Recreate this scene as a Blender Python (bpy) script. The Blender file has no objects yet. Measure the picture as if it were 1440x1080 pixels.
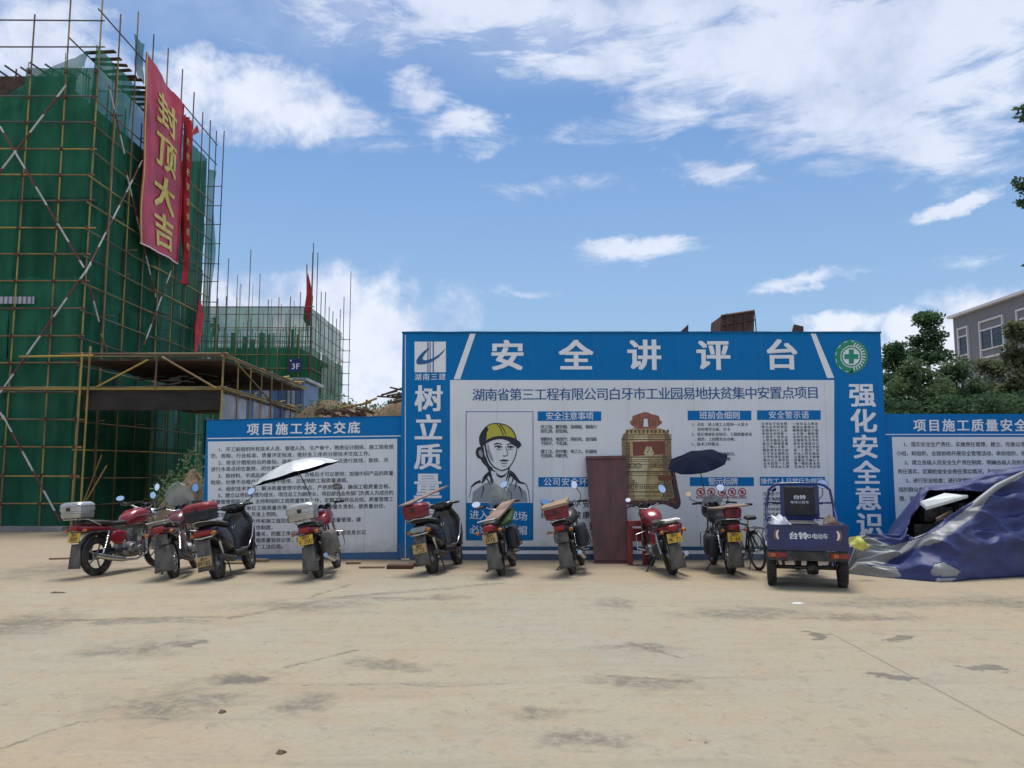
import bpy, bmesh, math, random
import numpy as np
from mathutils import Vector, Matrix, noise as mnoise
R = math.radians
random.seed(7)
S = bpy.context.scene
C = S.collection

# ------------------------------------------------------------------ camera
CAMZ = 1.6
F = 1130.0
PITCH = math.atan(121.0 / F)
cam = bpy.data.objects.new('camera', bpy.data.cameras.new('camera'))
C.objects.link(cam)
cam.location = (0, 0, CAMZ)
cam.rotation_euler = (R(90) + PITCH, 0, 0)
cam.data.sensor_width = 36
cam.data.lens = F / 1440 * 36
cam.data.clip_start = 0.1
cam.data.clip_end = 3000
S.camera = cam
cp, sp = math.cos(PITCH), math.sin(PITCH)


def ray(px, py):
    u = (px - 720) / F
    v = (540 - py) / F
    return Vector((u, cp - v * sp, sp + v * cp))


def P(px, py, Y):
    """layout helper: point of the place at distance Y that shows at a photo pixel"""
    d = ray(px, py)
    return Vector((d.x / d.y * Y, Y, CAMZ + d.z / d.y * Y))


def G(px, py):
    d = ray(px, py)
    t = -CAMZ / d.z
    return Vector((d.x * t, d.y * t, 0))


def PX(px, py, X):
    """same, on the plane x = X"""
    d = ray(px, py)
    t = X / d.x
    return Vector((X, d.y * t, CAMZ + d.z * t))


# ------------------------------------------------------------------ light
SUN_EL, SUN_AZ = R(79), R(-6)      # azimuth from +Y (ahead) towards +X (right)
W = bpy.data.worlds.new('World')
S.world = W
W.use_nodes = True
W.cycles.sampling_method = 'NONE'
S.cycles.max_bounces = 5
S.cycles.diffuse_bounces = 3
S.cycles.transparent_max_bounces = 12
S.view_settings.view_transform = 'Standard'
S.view_settings.look = 'None'
S.view_settings.exposure = 0.26
S.view_settings.gamma = 1
S.view_settings.use_curve_mapping = False
sl = bpy.data.lights.new('sun', 'SUN')
sl.energy = 3.0
sl.angle = R(22)
sl.color = (1.0, 0.95, 0.87)
sun = bpy.data.objects.new('sun', sl)
C.objects.link(sun)
sd = Vector((math.sin(SUN_AZ) * math.cos(SUN_EL), math.cos(SUN_AZ) * math.cos(SUN_EL), math.sin(SUN_EL)))
sun.rotation_euler = sd.to_track_quat('Z', 'Y').to_euler()
sun.location = (0, 0, 40)


class NT:
    """tiny node-tree writer"""
    def __init__(self, tree):
        self.t = tree
        self.n = tree.nodes
        self.l = tree.links

    def new(self, typ, ins=None, **kw):
        nd = self.n.new(typ)
        for k, v in kw.items():
            setattr(nd, k, v)
        if ins:
            for k, v in ins.items():
                self.set(nd.inputs[k], v)
        return nd

    def set(self, sock, v):
        if isinstance(v, bpy.types.NodeSocket):
            self.l.new(v, sock)
        else:
            sock.default_value = v

    def m(self, op, a, b=None, c=None, clamp=False):
        nd = self.n.new('ShaderNodeMath')
        nd.operation = op
        nd.use_clamp = clamp
        self.set(nd.inputs[0], a)
        if b is not None:
            self.set(nd.inputs[1], b)
        if c is not None:
            self.set(nd.inputs[2], c)
        return nd.outputs[0]

    def v(self, op, a, b=None):
        nd = self.n.new('ShaderNodeVectorMath')
        nd.operation = op
        self.set(nd.inputs[0], a)
        if b is not None:
            self.set(nd.inputs[1], b)
        return nd.outputs['Value'] if op in ('LENGTH', 'DOT_PRODUCT', 'DISTANCE') else nd.outputs[0]

    def smooth(self, x, a, b):
        nd = self.n.new('ShaderNodeMapRange')
        nd.interpolation_type = 'SMOOTHSTEP'
        self.set(nd.inputs['Value'], x)
        nd.inputs['From Min'].default_value = a
        nd.inputs['From Max'].default_value = b
        return nd.outputs['Result']

    def noise(self, vec, scale, detail=4, rough=0.55, dist=0.0):
        nd = self.n.new('ShaderNodeTexNoise')
        if vec is not None:
            self.set(nd.inputs['Vector'], vec)
        nd.inputs['Scale'].default_value = scale
        nd.inputs['Detail'].default_value = detail
        nd.inputs['Roughness'].default_value = rough
        nd.inputs['Distortion'].default_value = dist
        return nd.outputs['Fac']

    def mix(self, f, a, b, blend='MIX'):
        nd = self.n.new('ShaderNodeMix')
        nd.data_type = 'RGBA'
        nd.blend_type = blend
        self.set(nd.inputs[0], f)
        self.set(nd.inputs[6], a if isinstance(a, bpy.types.NodeSocket) else tuple(a) + (1,) if len(a) == 3 else a)
        self.set(nd.inputs[7], b if isinstance(b, bpy.types.NodeSocket) else tuple(b) + (1,) if len(b) == 3 else b)
        return nd.outputs[2]


def build_world():
    t = NT(W.node_tree)
    W.node_tree.nodes.clear()
    out = t.new('ShaderNodeOutputWorld')
    bg = t.new('ShaderNodeBackground', {'Strength': 0.10})
    t.l.new(bg.outputs[0], out.inputs[0])
    sky = t.new('ShaderNodeTexSky', sky_type='NISHITA', sun_disc=False)
    sky.sun_elevation = SUN_EL
    sky.sun_rotation = SUN_AZ
    sky.air_density = 1.25
    sky.dust_density = 0.9
    sky.ozone_density = 1.6
    tc = t.new('ShaderNodeTexCoord')
    d = tc.outputs['Generated']
    sx = t.new('ShaderNodeSeparateXYZ', {0: d})
    x, y, z = sx.outputs
    az = t.m('ARCTAN2', x, y)
    el = t.m('ARCSINE', z)
    ae = t.new('ShaderNodeCombineXYZ', {0: az, 1: el, 2: 0.0}).outputs[0]
    # domain warp for ragged edges
    wn = t.new('ShaderNodeTexNoise', {'Vector': d, 'Scale': 9.0, 'Detail': 6.0, 'Roughness': 0.62})
    w1 = t.v('SUBTRACT', wn.outputs['Color'], (0.5, 0.5, 0.5))
    w1 = t.v('MULTIPLY', w1, (0.13, 0.075, 0.0))
    aew = t.v('ADD', ae, w1)
    # noise in a stretched, slanted frame: wisps
    mp = t.new('ShaderNodeMapping', {'Vector': ae, 'Rotation': (0, 0, R(-16)), 'Scale': (2.2, 7.5, 1)})
    wis = t.noise(mp.outputs[0], 3.2, 7, 0.62, 0.4)
    puff = t.noise(d, 16, 8, 0.6, 0.2)

    def blob(px, py, rx, ry, k=1.0, tilt=0):
        dv = ray(px, py).normalized()
        a0, e0 = math.atan2(dv.x, dv.y), math.asin(dv.z)
        mpn = t.new('ShaderNodeMapping', {'Vector': t.v('SUBTRACT', aew, (a0, e0, 0)), 'Rotation': (0, 0, R(tilt))})
        s = t.v('MULTIPLY', mpn.outputs[0], (F / rx, F / ry, 0))
        r = t.v('LENGTH', s)
        return t.m('MULTIPLY', t.m('SUBTRACT', 1.0, r), k)

    def union(lst):
        acc = lst[0]
        for q in lst[1:]:
            acc = t.m('MAXIMUM', acc, q)
        return acc
    soft = union([blob(*a) for a in [
        (620, -40, 520, 110, 1.0, 0), (1150, 90, 430, 130, 1.0, 12), (960, 20, 420, 90, 1.0, 0), (40, 70, 170, 70, .9),
        (1260, 40, 300, 120, 1.0), (905, 352, 115, 26, .9, 2), (1350, 287, 55, 13, .8, -8), (1140, 392, 66, 13, .7, -10),
        (735, 412, 75, 11, .5), (640, 176, 90, 34, .8, 10), (590, 132, 62, 36, .9), (1010, 236, 110, 24, .6, 14), (470, 165, 150, 50, .7), (1380, 350, 90, 16, .3, 8),
        (760, 265, 120, 14, .25), (1230, 175, 260, 80, .85, 14), (900, 170, 160, 40, .45, 0)]])
    hard = union([blob(*a) for a in [
        (335, 125, 150, 62, 1.0, -6), (400, 150, 150, 45, .9), (450, 425, 85, 62, 1.0), (385, 465, 140, 80, 1.0), (520, 500, 190, 130, .9),
        (1182, 457, 48, 24, 1), (1290, 472, 75, 40, 1.0, 16), (1405, 440, 110, 52, 1.0, 18), (1340, 520, 220, 70, 1.0), (300, 430, 70, 50, .9), (60, 70, 150, 60, .8)]])
    dsoft = t.smooth(t.m('ADD', t.m('MULTIPLY', soft, 1.25), t.m('MULTIPLY', t.m('SUBTRACT', wis, 0.46), 3.1)), 0.12, 1.0)
    inner = t.smooth(soft, -0.12, 0.12)
    dsoft = t.m('MULTIPLY', t.m('MULTIPLY', dsoft, inner), 0.82)
    dhard = t.smooth(t.m('ADD', t.m('MULTIPLY', hard, 1.7), t.m('MULTIPLY', t.m('SUBTRACT', puff, 0.5), 3.2)), -0.1, 1.15)
    dhard = t.m('MULTIPLY', t.m('MULTIPLY', dhard, t.smooth(hard, -0.12, 0.1)), 0.95)
    # the rest of the sky (outside the frame): broken cloud, its cover thickened to brighten the boards
    pz = t.m('ADD', t.m('MAXIMUM', z, 0.0), 0.16)
    pl = t.new('ShaderNodeCombineXYZ', {0: t.m('DIVIDE', x, pz), 1: t.m('DIVIDE', y, pz), 2: 0.0}).outputs[0]
    gen = t.smooth(t.noise(pl, 0.9, 6, 0.6, 0.3), 0.36, 0.60)
    infront = t.m('MULTIPLY', t.smooth(y, 0.35, 0.6), t.m('SUBTRACT', 1.0, t.smooth(z, 0.42, 0.56)))
    gen = t.m('MULTIPLY', gen, t.m('SUBTRACT', 1.0, infront))
    gen = t.m('MULTIPLY', gen, 0.85)
    dens = t.m('MAXIMUM', t.m('MAXIMUM', dsoft, dhard), gen)
    # colour of clouds: white tops, lilac-grey bodies
    tone = t.smooth(t.m('ADD', t.noise(d, 7, 6, 0.6), t.m('MULTIPLY', dens, 0.10)), 0.36, 0.66)
    cc = t.mix(tone, (4.9, 5.5, 7.2), (7.3, 7.7, 8.7))
    skyc = t.mix(1.0, sky.outputs[0], (0.64, 0.84, 1.04), 'MULTIPLY')
    # pale milky air towards the horizon
    hz = t.m('MULTIPLY', t.m('SUBTRACT', 1.0, t.smooth(el, 0.0, 0.55)), 0.7)
    skyc = t.mix(hz, skyc, (3.3, 4.7, 6.9))
    col = t.mix(dens, skyc, cc)
    t.l.new(col, bg.inputs['Color'])


build_world()

# ------------------------------------------------------------------ materials
MATS = {}


def mat(name, c, rough=0.6, metal=0.0, var=0.12, scale=6.0, bump=0.0, c2=None, spec=None, coat=0.0, bscale=None, dirt=0.0, stretch=None, trans=0.0):
    if name in MATS:
        return MATS[name]
    m = bpy.data.materials.new(name)
    m.use_nodes = True
    t = NT(m.node_tree)
    b = m.node_tree.nodes['Principled BSDF']
    tc = t.new('ShaderNodeTexCoord')
    vec = tc.outputs['Object']
    if stretch:
        vec = t.v('MULTIPLY', vec, stretch)
    n = t.noise(vec, scale, 5, 0.6)
    if c2 is None:
        c2 = tuple(max(0, q * (1 - 2.2 * var)) for q in c)
        c1 = tuple(min(1, q * (1 + var)) for q in c)
    else:
        c1 = c
    col = t.mix(t.smooth(n, 0.3, 0.7), c2, c1)
    if dirt > 0:
        dn = t.m('MULTIPLY', t.smooth(t.noise(vec, scale * 0.6, 6, 0.7), 0.45, 0.75), dirt)
        col = t.mix(dn, col, (0.23, 0.19, 0.14))
        t.set(b.inputs['Roughness'], t.m('ADD', t.m('MULTIPLY', dn, 0.5), rough, clamp=True))
    else:
        b.inputs['Roughness'].default_value = rough
    t.l.new(col, b.inputs['Base Color'])
    b.inputs['Metallic'].default_value = metal
    if spec is not None:
        b.inputs['Specular IOR Level'].default_value = spec
    if coat:
        b.inputs['Coat Weight'].default_value = coat
        b.inputs['Coat Roughness'].default_value = 0.12
    if trans:
        b.inputs['Alpha'].default_value = 1 - trans
    if bump:
        bn = t.new('ShaderNodeBump', {'Strength': bump, 'Distance': 0.02, 'Height': t.noise(vec, bscale or scale * 4, 6, 0.65)})
        t.l.new(bn.outputs[0], b.inputs['Normal'])
    MATS[name] = m
    return m


M = {}
def board_mat(name, c):
    m = bpy.data.materials.new(name)
    m.use_nodes = True
    t = NT(m.node_tree)
    b = m.node_tree.nodes['Principled BSDF']
    g = t.new('ShaderNodeNewGeometry')
    p = g.outputs['Position']
    n = t.noise(p, 1.1, 5, 0.6)
    col = t.mix(t.smooth(n, 0.3, 0.7), tuple(q * 0.93 for q in c), c)
    x, y, z = t.new('ShaderNodeSeparateXYZ', {0: p}).outputs
    dribble = t.noise(t.v('MULTIPLY', p, (9, 1, .7)), 1.6, 5, 0.65)
    col = t.mix(t.m('MULTIPLY', t.smooth(dribble, 0.52, 0.8), 0.10), col, (0.20, 0.19, 0.17))
    sp_ = t.m('ADD', z, t.m('MULTIPLY', t.noise(p, 7, 5, 0.7), -0.75))
    mud = t.m('MULTIPLY', t.m('SUBTRACT', 1.0, t.smooth(sp_, -0.40, 0.02)), 0.45)
    col = t.mix(mud, col, (0.24, 0.19, 0.13))
    fx = t.m('FRACT', t.m('DIVIDE', t.m('ADD', x, 20.07), 1.2))
    seam = t.m('SUBTRACT', 1.0, t.smooth(t.m('ABSOLUTE', t.m('SUBTRACT', fx, 0.5)), 0.0015, 0.006))
    col = t.mix(t.m('MULTIPLY', seam, 0.22), col, (0.08, 0.09, 0.10))
    t.l.new(col, b.inputs['Base Color'])
    b.inputs['Roughness'].default_value = 0.5
    b.inputs['Specular IOR Level'].default_value = 0.15
    h = t.m('ADD', t.noise(t.v('MULTIPLY', p, (2.2, 1, 0.6)), 1.0, 3, 0.5), t.m('MULTIPLY', seam, -0.12))
    bn = t.new('ShaderNodeBump', {'Strength': 0.35, 'Distance': 0.06, 'Height': h})
    t.l.new(bn.outputs[0], b.inputs['Normal'])
    return m


M['blue'] = board_mat('board_blue', (0.0008, 0.18, 0.47))
M['blue2'] = board_mat('board_blue_dark', (0.003, 0.115, 0.27))
M['white'] = board_mat('board_white', (0.80, 0.82, 0.82))
M['letter_white'] = mat('letter_white', (0.84, 0.85, 0.86), 0.5, var=0.02)
M['ink'] = mat('ink_black', (0.018, 0.02, 0.028), 0.6, var=0.0)
M['ink_blue'] = mat('ink_blue', (0.012, 0.11, 0.30), 0.6, var=0.0)
M['ink_red'] = mat('ink_red', (0.42, 0.02, 0.03), 0.6, var=0.0)
M['ink_grey'] = mat('ink_grey', (0.30, 0.32, 0.34), 0.6, var=0.0)
M['yellow'] = mat('helmet_yellow', (0.52, 0.47, 0.05), 0.6, var=0.02)
M['green'] = mat('emblem_green', (0.01, 0.27, 0.15), 0.6, var=0.0)
M['gold'] = mat('bell_gold', (0.56, 0.42, 0.20), 0.6, c2=(0.36, 0.25, 0.11), scale=9)
M['gold2'] = mat('bell_gold_pale', (0.66, 0.56, 0.33), 0.6, var=0.08, scale=4)
M['gold_dark'] = mat('bell_gold_dark', (0.30, 0.22, 0.12), 0.6, c2=(0.18, 0.12, 0.06), scale=12)
M['bell_dark'] = mat('bell_dark', (0.12, 0.085, 0.04), 0.6, var=0.2)
M['bell_red'] = mat('bell_red', (0.28, 0.05, 0.035), 0.6, c2=(0.17, 0.07, 0.04), scale=12)
M['bell_rust'] = mat('bell_rust', (0.40, 0.13, 0.08), 0.6, c2=(0.22, 0.08, 0.06), scale=14)
M['bell_purple'] = mat('bell_purple', (0.11, 0.045, 0.055), 0.6, c2=(0.06, 0.04, 0.04), scale=10)
M['frame_steel'] = mat('frame_steel', (0.30, 0.31, 0.33), 0.5, 0.6, var=0.2)
M['tyre'] = mat('tyre_rubber', (0.028, 0.027, 0.026), 0.85, var=0.3, scale=9, dirt=0.5)
M['black'] = mat('black_plastic', (0.022, 0.022, 0.024), 0.42, var=0.2, dirt=0.25, scale=5)
M['black_gloss'] = mat('black_paint', (0.008, 0.009, 0.011), 0.2, coat=0.5, var=0.2, dirt=0.18, scale=4)
M['seat'] = mat('seat_vinyl', (0.022, 0.021, 0.021), 0.5, var=0.2, dirt=0.2, bump=0.2)
M['chrome'] = mat('chrome', (0.62, 0.62, 0.62), 0.22, 0.95, var=0.1, dirt=0.25)
M['alu'] = mat('cast_aluminium', (0.33, 0.33, 0.33), 0.42, 0.75, var=0.3, scale=14, dirt=0.45, bump=0.3)
M['steel_dark'] = mat('dark_steel', (0.07, 0.068, 0.065), 0.5, 0.5, var=0.3, scale=14, dirt=0.35)
M['red_paint'] = mat('red_paint', (0.26, 0.010, 0.02), 0.28, coat=0.5, var=0.1, dirt=0.15, scale=4)
M['maroon'] = mat('maroon_paint', (0.12, 0.012, 0.022), 0.28, coat=0.5, var=0.15, dirt=0.2, scale=4)
M['red_lens'] = mat('red_lens', (0.26, 0.012, 0.014), 0.2, var=0.1, dirt=0.25)
M['amber'] = mat('amber_lens', (0.40, 0.13, 0.02), 0.25, var=0.1, dirt=0.2)
M['plate'] = mat('plate_yellow', (0.70, 0.42, 0.02), 0.5, var=0.05, scale=10, dirt=0.3)
M['plate_dirty'] = mat('plate_mud', (0.50, 0.33, 0.12), 0.6, var=0.12, scale=10, dirt=0.6)
M['mud'] = mat('muddy_flap', (0.15, 0.14, 0.12), 0.8, c2=(0.07, 0.066, 0.06), scale=9, dirt=0.5)
M['mirror'] = mat('mirror_glass', (0.92, 0.93, 0.95), 0.03, 1.0, var=0.0)
M['clear'] = mat('clear_screen', (0.55, 0.62, 0.60), 0.25, var=0.1, dirt=0.4, trans=0.5)
M['silver'] = mat('silver_box', (0.48, 0.48, 0.46), 0.3, 0.75, var=0.12, scale=3, dirt=0.15)
M['wood'] = mat('raw_plank', (0.33, 0.24, 0.15), 0.75, c2=(0.22, 0.14, 0.09), scale=5, stretch=(1, 6, 6), bump=0.2)
M['card'] = mat('cardboard', (0.25, 0.17, 0.13), 0.8, var=0.2, scale=4)
M['boxred'] = mat('red_crate', (0.22, 0.018, 0.024), 0.5, var=0.15, dirt=0.2)
M['steelplate'] = mat('primer_plate', (0.17, 0.058, 0.052), 0.62, c2=(0.085, 0.042, 0.04), scale=1.6, stretch=(3, 1, 1), bump=0.15, dirt=0.15)
M['concrete'] = mat('concrete', (0.30, 0.29, 0.27), 0.85, var=0.15, scale=1.5, bump=0.3)
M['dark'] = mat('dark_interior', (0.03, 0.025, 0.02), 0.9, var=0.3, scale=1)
M['timber'] = mat('old_timber', (0.11, 0.065, 0.04), 0.8, c2=(0.05, 0.033, 0.024), scale=4, bump=0.3)
M['rust'] = mat('rusty_steel', (0.13, 0.06, 0.035), 0.75, c2=(0.06, 0.035, 0.026), scale=5, bump=0.3)
M['trike'] = mat('trike_blue', (0.003, 0.016, 0.12), 0.25, coat=0.6, var=0.12, scale=3, dirt=0.05)
M['tarp'] = mat('blue_tarp', (0.022, 0.034, 0.125), 0.55, c2=(0.033, 0.046, 0.155), scale=1.5, bump=0.55, bscale=4.5, dirt=0.12)
M['tarp_grey'] = mat('grey_tarp_side', (0.27, 0.28, 0.285), 0.45, c2=(0.2, 0.21, 0.215), scale=2, bump=0.25, bscale=8, dirt=0.15)
M['yellow_cloth'] = mat('yellow_cloth', (0.66, 0.66, 0.16), 0.8, var=0.1, scale=5, bump=0.2)
M['foam'] = mat('white_foam', (0.66, 0.68, 0.66), 0.7, var=0.06, scale=3)
M['silver_cloth'] = mat('silver_cloth', (0.60, 0.62, 0.61), 0.38, 0.25, var=0.05, scale=4)
M['navy_cloth'] = mat('navy_cloth', (0.006, 0.011, 0.028), 0.9, var=0.2, scale=3, spec=0.1)
M['tan_wall'] = mat('render_wall', (0.185, 0.185, 0.2), 0.8, var=0.04, scale=0.6, dirt=0.06)
M['trim_white'] = mat('white_trim', (0.58, 0.58, 0.6), 0.6, var=0.04)
M['glass'] = mat('dark_glass', (0.03, 0.036, 0.045), 0.08, var=0.3, scale=0.5)
M['flag'] = mat('red_flag', (0.50, 0.018, 0.028), 0.65, var=0.2, scale=2)
M['red_banner'] = mat('red_banner', (0.52, 0.035, 0.075), 0.5, var=0.18, scale=0.7)
M['banner_gold'] = mat('banner_gold', (0.66, 0.56, 0.13), 0.55, var=0.08)
M['hoard'] = mat('pale_sheet', (0.42, 0.46, 0.52), 0.5, var=0.15, scale=1.5, dirt=0.25)
M['hoard_blue'] = mat('blue_sheet', (0.10, 0.20, 0.38), 0.5, var=0.2, scale=1.0, dirt=0.2)
M['earth'] = mat('bare_earth', (0.22, 0.14, 0.085), 0.95, c2=(0.12, 0.09, 0.055), scale=1.6, bump=0.8, bscale=6)
M['bark'] = mat('bark', (0.10, 0.08, 0.06), 0.9, c2=(0.05, 0.04, 0.03), scale=7, bump=0.6)
def leaf_mat(name, c1, c2):
    m = bpy.data.materials.new(name)
    m.use_nodes = True
    t = NT(m.node_tree)
    m.node_tree.nodes.clear()
    out = t.new('ShaderNodeOutputMaterial')
    g = t.new('ShaderNodeNewGeometry')
    n = t.noise(g.outputs['Position'], 1.1, 4, 0.6)
    n2 = t.noise(g.outputs['Position'], 14, 2, 0.5)
    col = t.mix(t.smooth(n, 0.35, 0.65), c2, c1)
    col = t.mix(t.m('MULTIPLY', t.smooth(n2, 0.5, 0.7), 0.5), col, tuple(min(1, q * 1.7) for q in c1))
    d = t.new('ShaderNodeBsdfDiffuse', {'Color': col})
    tl = t.new('ShaderNodeBsdfTranslucent', {'Color': col})
    mx = t.new('ShaderNodeMixShader', {0: 0.45, 1: d.outputs[0], 2: tl.outputs[0]})
    t.l.new(mx.outputs[0], out.inputs[0])
    return m


M['leaf_a'] = leaf_mat('leaf_dark', (0.10, 0.17, 0.085), (0.05, 0.095, 0.05))
M['leaf_b'] = leaf_mat('leaf_mid', (0.14, 0.20, 0.095), (0.075, 0.12, 0.06))
M['leaf_c'] = leaf_mat('leaf_olive', (0.17, 0.19, 0.105), (0.095, 0.11, 0.065))
M['skin'] = mat('skin', (0.35, 0.2, 0.13), 0.6)
M['shirt'] = mat('grey_green_shirt', (0.10, 0.14, 0.12), 0.8)
M['bag_white'] = mat('white_bag', (0.7, 0.7, 0.72), 0.5, var=0.08, bump=0.3)
M['bagblack'] = mat('black_bag', (0.016, 0.02, 0.028), 0.5, var=0.2, bump=0.3)
M['sign_navy'] = mat('sign_navy', (0.02, 0.03, 0.15), 0.5)


def pole_mat(name, ca, cb):
    m = bpy.data.materials.new(name)
    m.use_nodes = True
    t = NT(m.node_tree)
    b = m.node_tree.nodes['Principled BSDF']
    g = t.new('ShaderNodeNewGeometry')
    oi = t.new('ShaderNodeObjectInfo')
    off = t.new('ShaderNodeCombineXYZ', {0: oi.outputs['Random'], 1: oi.outputs['Random'], 2: oi.outputs['Random']}).outputs[0]
    vec = t.v('ADD', g.outputs['Position'], t.v('MULTIPLY', off, (37, 37, 37)))
    n = t.smooth(t.noise(vec, 0.55, 3, 0.5), 0.42, 0.58)
    col = t.mix(n, ca, cb)
    n2 = t.smooth(t.noise(vec, 9, 4, 0.7), 0.5, 0.8)
    col = t.mix(t.m('MULTIPLY', n2, 0.6), col, (0.07, 0.04, 0.03))
    t.l.new(col, b.inputs['Base Color'])
    b.inputs['Roughness'].default_value = 0.6
    b.inputs['Metallic'].default_value = 0.2
    return m


M['pole_y'] = pole_mat('yellow_tube', (0.42, 0.31, 0.07), (0.24, 0.15, 0.06))
M['pole_r'] = pole_mat('rusty_tube', (0.13, 0.07, 0.05), (0.22, 0.17, 0.08))
M['pole_g'] = pole_mat('grey_tube', (0.10, 0.10, 0.11), (0.16, 0.12, 0.10))


def stripe_mat():
    m = bpy.data.materials.new('red_white_bands')
    m.use_nodes = True
    t = NT(m.node_tree)
    b = m.node_tree.nodes['Principled BSDF']
    g = t.new('ShaderNodeNewGeometry')
    z = t.new('ShaderNodeSeparateXYZ', {0: g.outputs['Position']}).outputs[2]
    f = t.m('FRACT', t.m('DIVIDE', z, 1.05))
    k = t.m('GREATER_THAN', f, 0.5)
    n = t.smooth(t.noise(g.outputs['Position'], 3, 4, 0.6), 0.35, 0.7)
    red = t.mix(n, (0.20, 0.035, 0.035), (0.12, 0.05, 0.04))
    wh = t.mix(n, (0.62, 0.62, 0.60), (0.42, 0.42, 0.40))
    t.l.new(t.mix(k, red, wh), b.inputs['Base Color'])
    b.inputs['Roughness'].default_value = 0.6
    return m


M['stripe'] = stripe_mat()


def net_mat(name, c, alpha, alpha2, scale=0.5, amp=1.0):
    m = bpy.data.materials.new(name)
    m.use_nodes = True
    t = NT(m.node_tree)
    m.node_tree.nodes.clear()
    out = t.new('ShaderNodeOutputMaterial')
    g = t.new('ShaderNodeNewGeometry')
    oi = t.new('ShaderNodeObjectInfo')
    n = t.noise(g.outputs['Position'], scale, 5, 0.6)
    vv = t.v('MULTIPLY', g.outputs['Position'], (1.6, 1.6, 0.35))
    n2 = t.noise(vv, 1.6, 4, 0.55)
    k = t.m('ADD', 0.78, t.m('MULTIPLY', oi.outputs['Random'], 0.42))
    kc = t.new('ShaderNodeCombineColor', {0: k, 1: k, 2: k}).outputs[0]
    colr = t.mix(t.smooth(n2, 0.3, 0.7), tuple(q * 0.62 for q in c), c)
    colr = t.mix(1.0, colr, kc, 'MULTIPLY')
    dif = t.new('ShaderNodeBsdfDiffuse', {'Color': colr})
    trl = t.new('ShaderNodeBsdfTranslucent', {'Color': colr})
    mx = t.new('ShaderNodeMixShader', {0: 0.35, 1: dif.outputs[0], 2: trl.outputs[0]})
    tr = t.new('ShaderNodeBsdfTransparent')
    a = t.new('ShaderNodeMapRange', {'Value': n, 'From Min': 0.3, 'From Max': 0.7, 'To Min': alpha, 'To Max': alpha2})
    mx2 = t.new('ShaderNodeMixShader', {0: a.outputs[0], 1: tr.outputs[0], 2: mx.outputs[0]})
    t.l.new(mx2.outputs[0], out.inputs[0])
    return m


M['net'] = net_mat('green_safety_net', (0.05, 0.23, 0.14), 0.78, 0.95)
M['net_thin'] = net_mat('thin_safety_net', (0.045, 0.22, 0.15), 0.6, 0.9)
M['net_far'] = net_mat('far_safety_net', (0.045, 0.23, 0.125), 0.8, 0.97, 0.35)
M['net_sheer'] = net_mat('sheer_safety_net', (0.05, 0.25, 0.15), 0.6, 0.88, 0.4)

# ------------------------------------------------------------------ mesh builder


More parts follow.
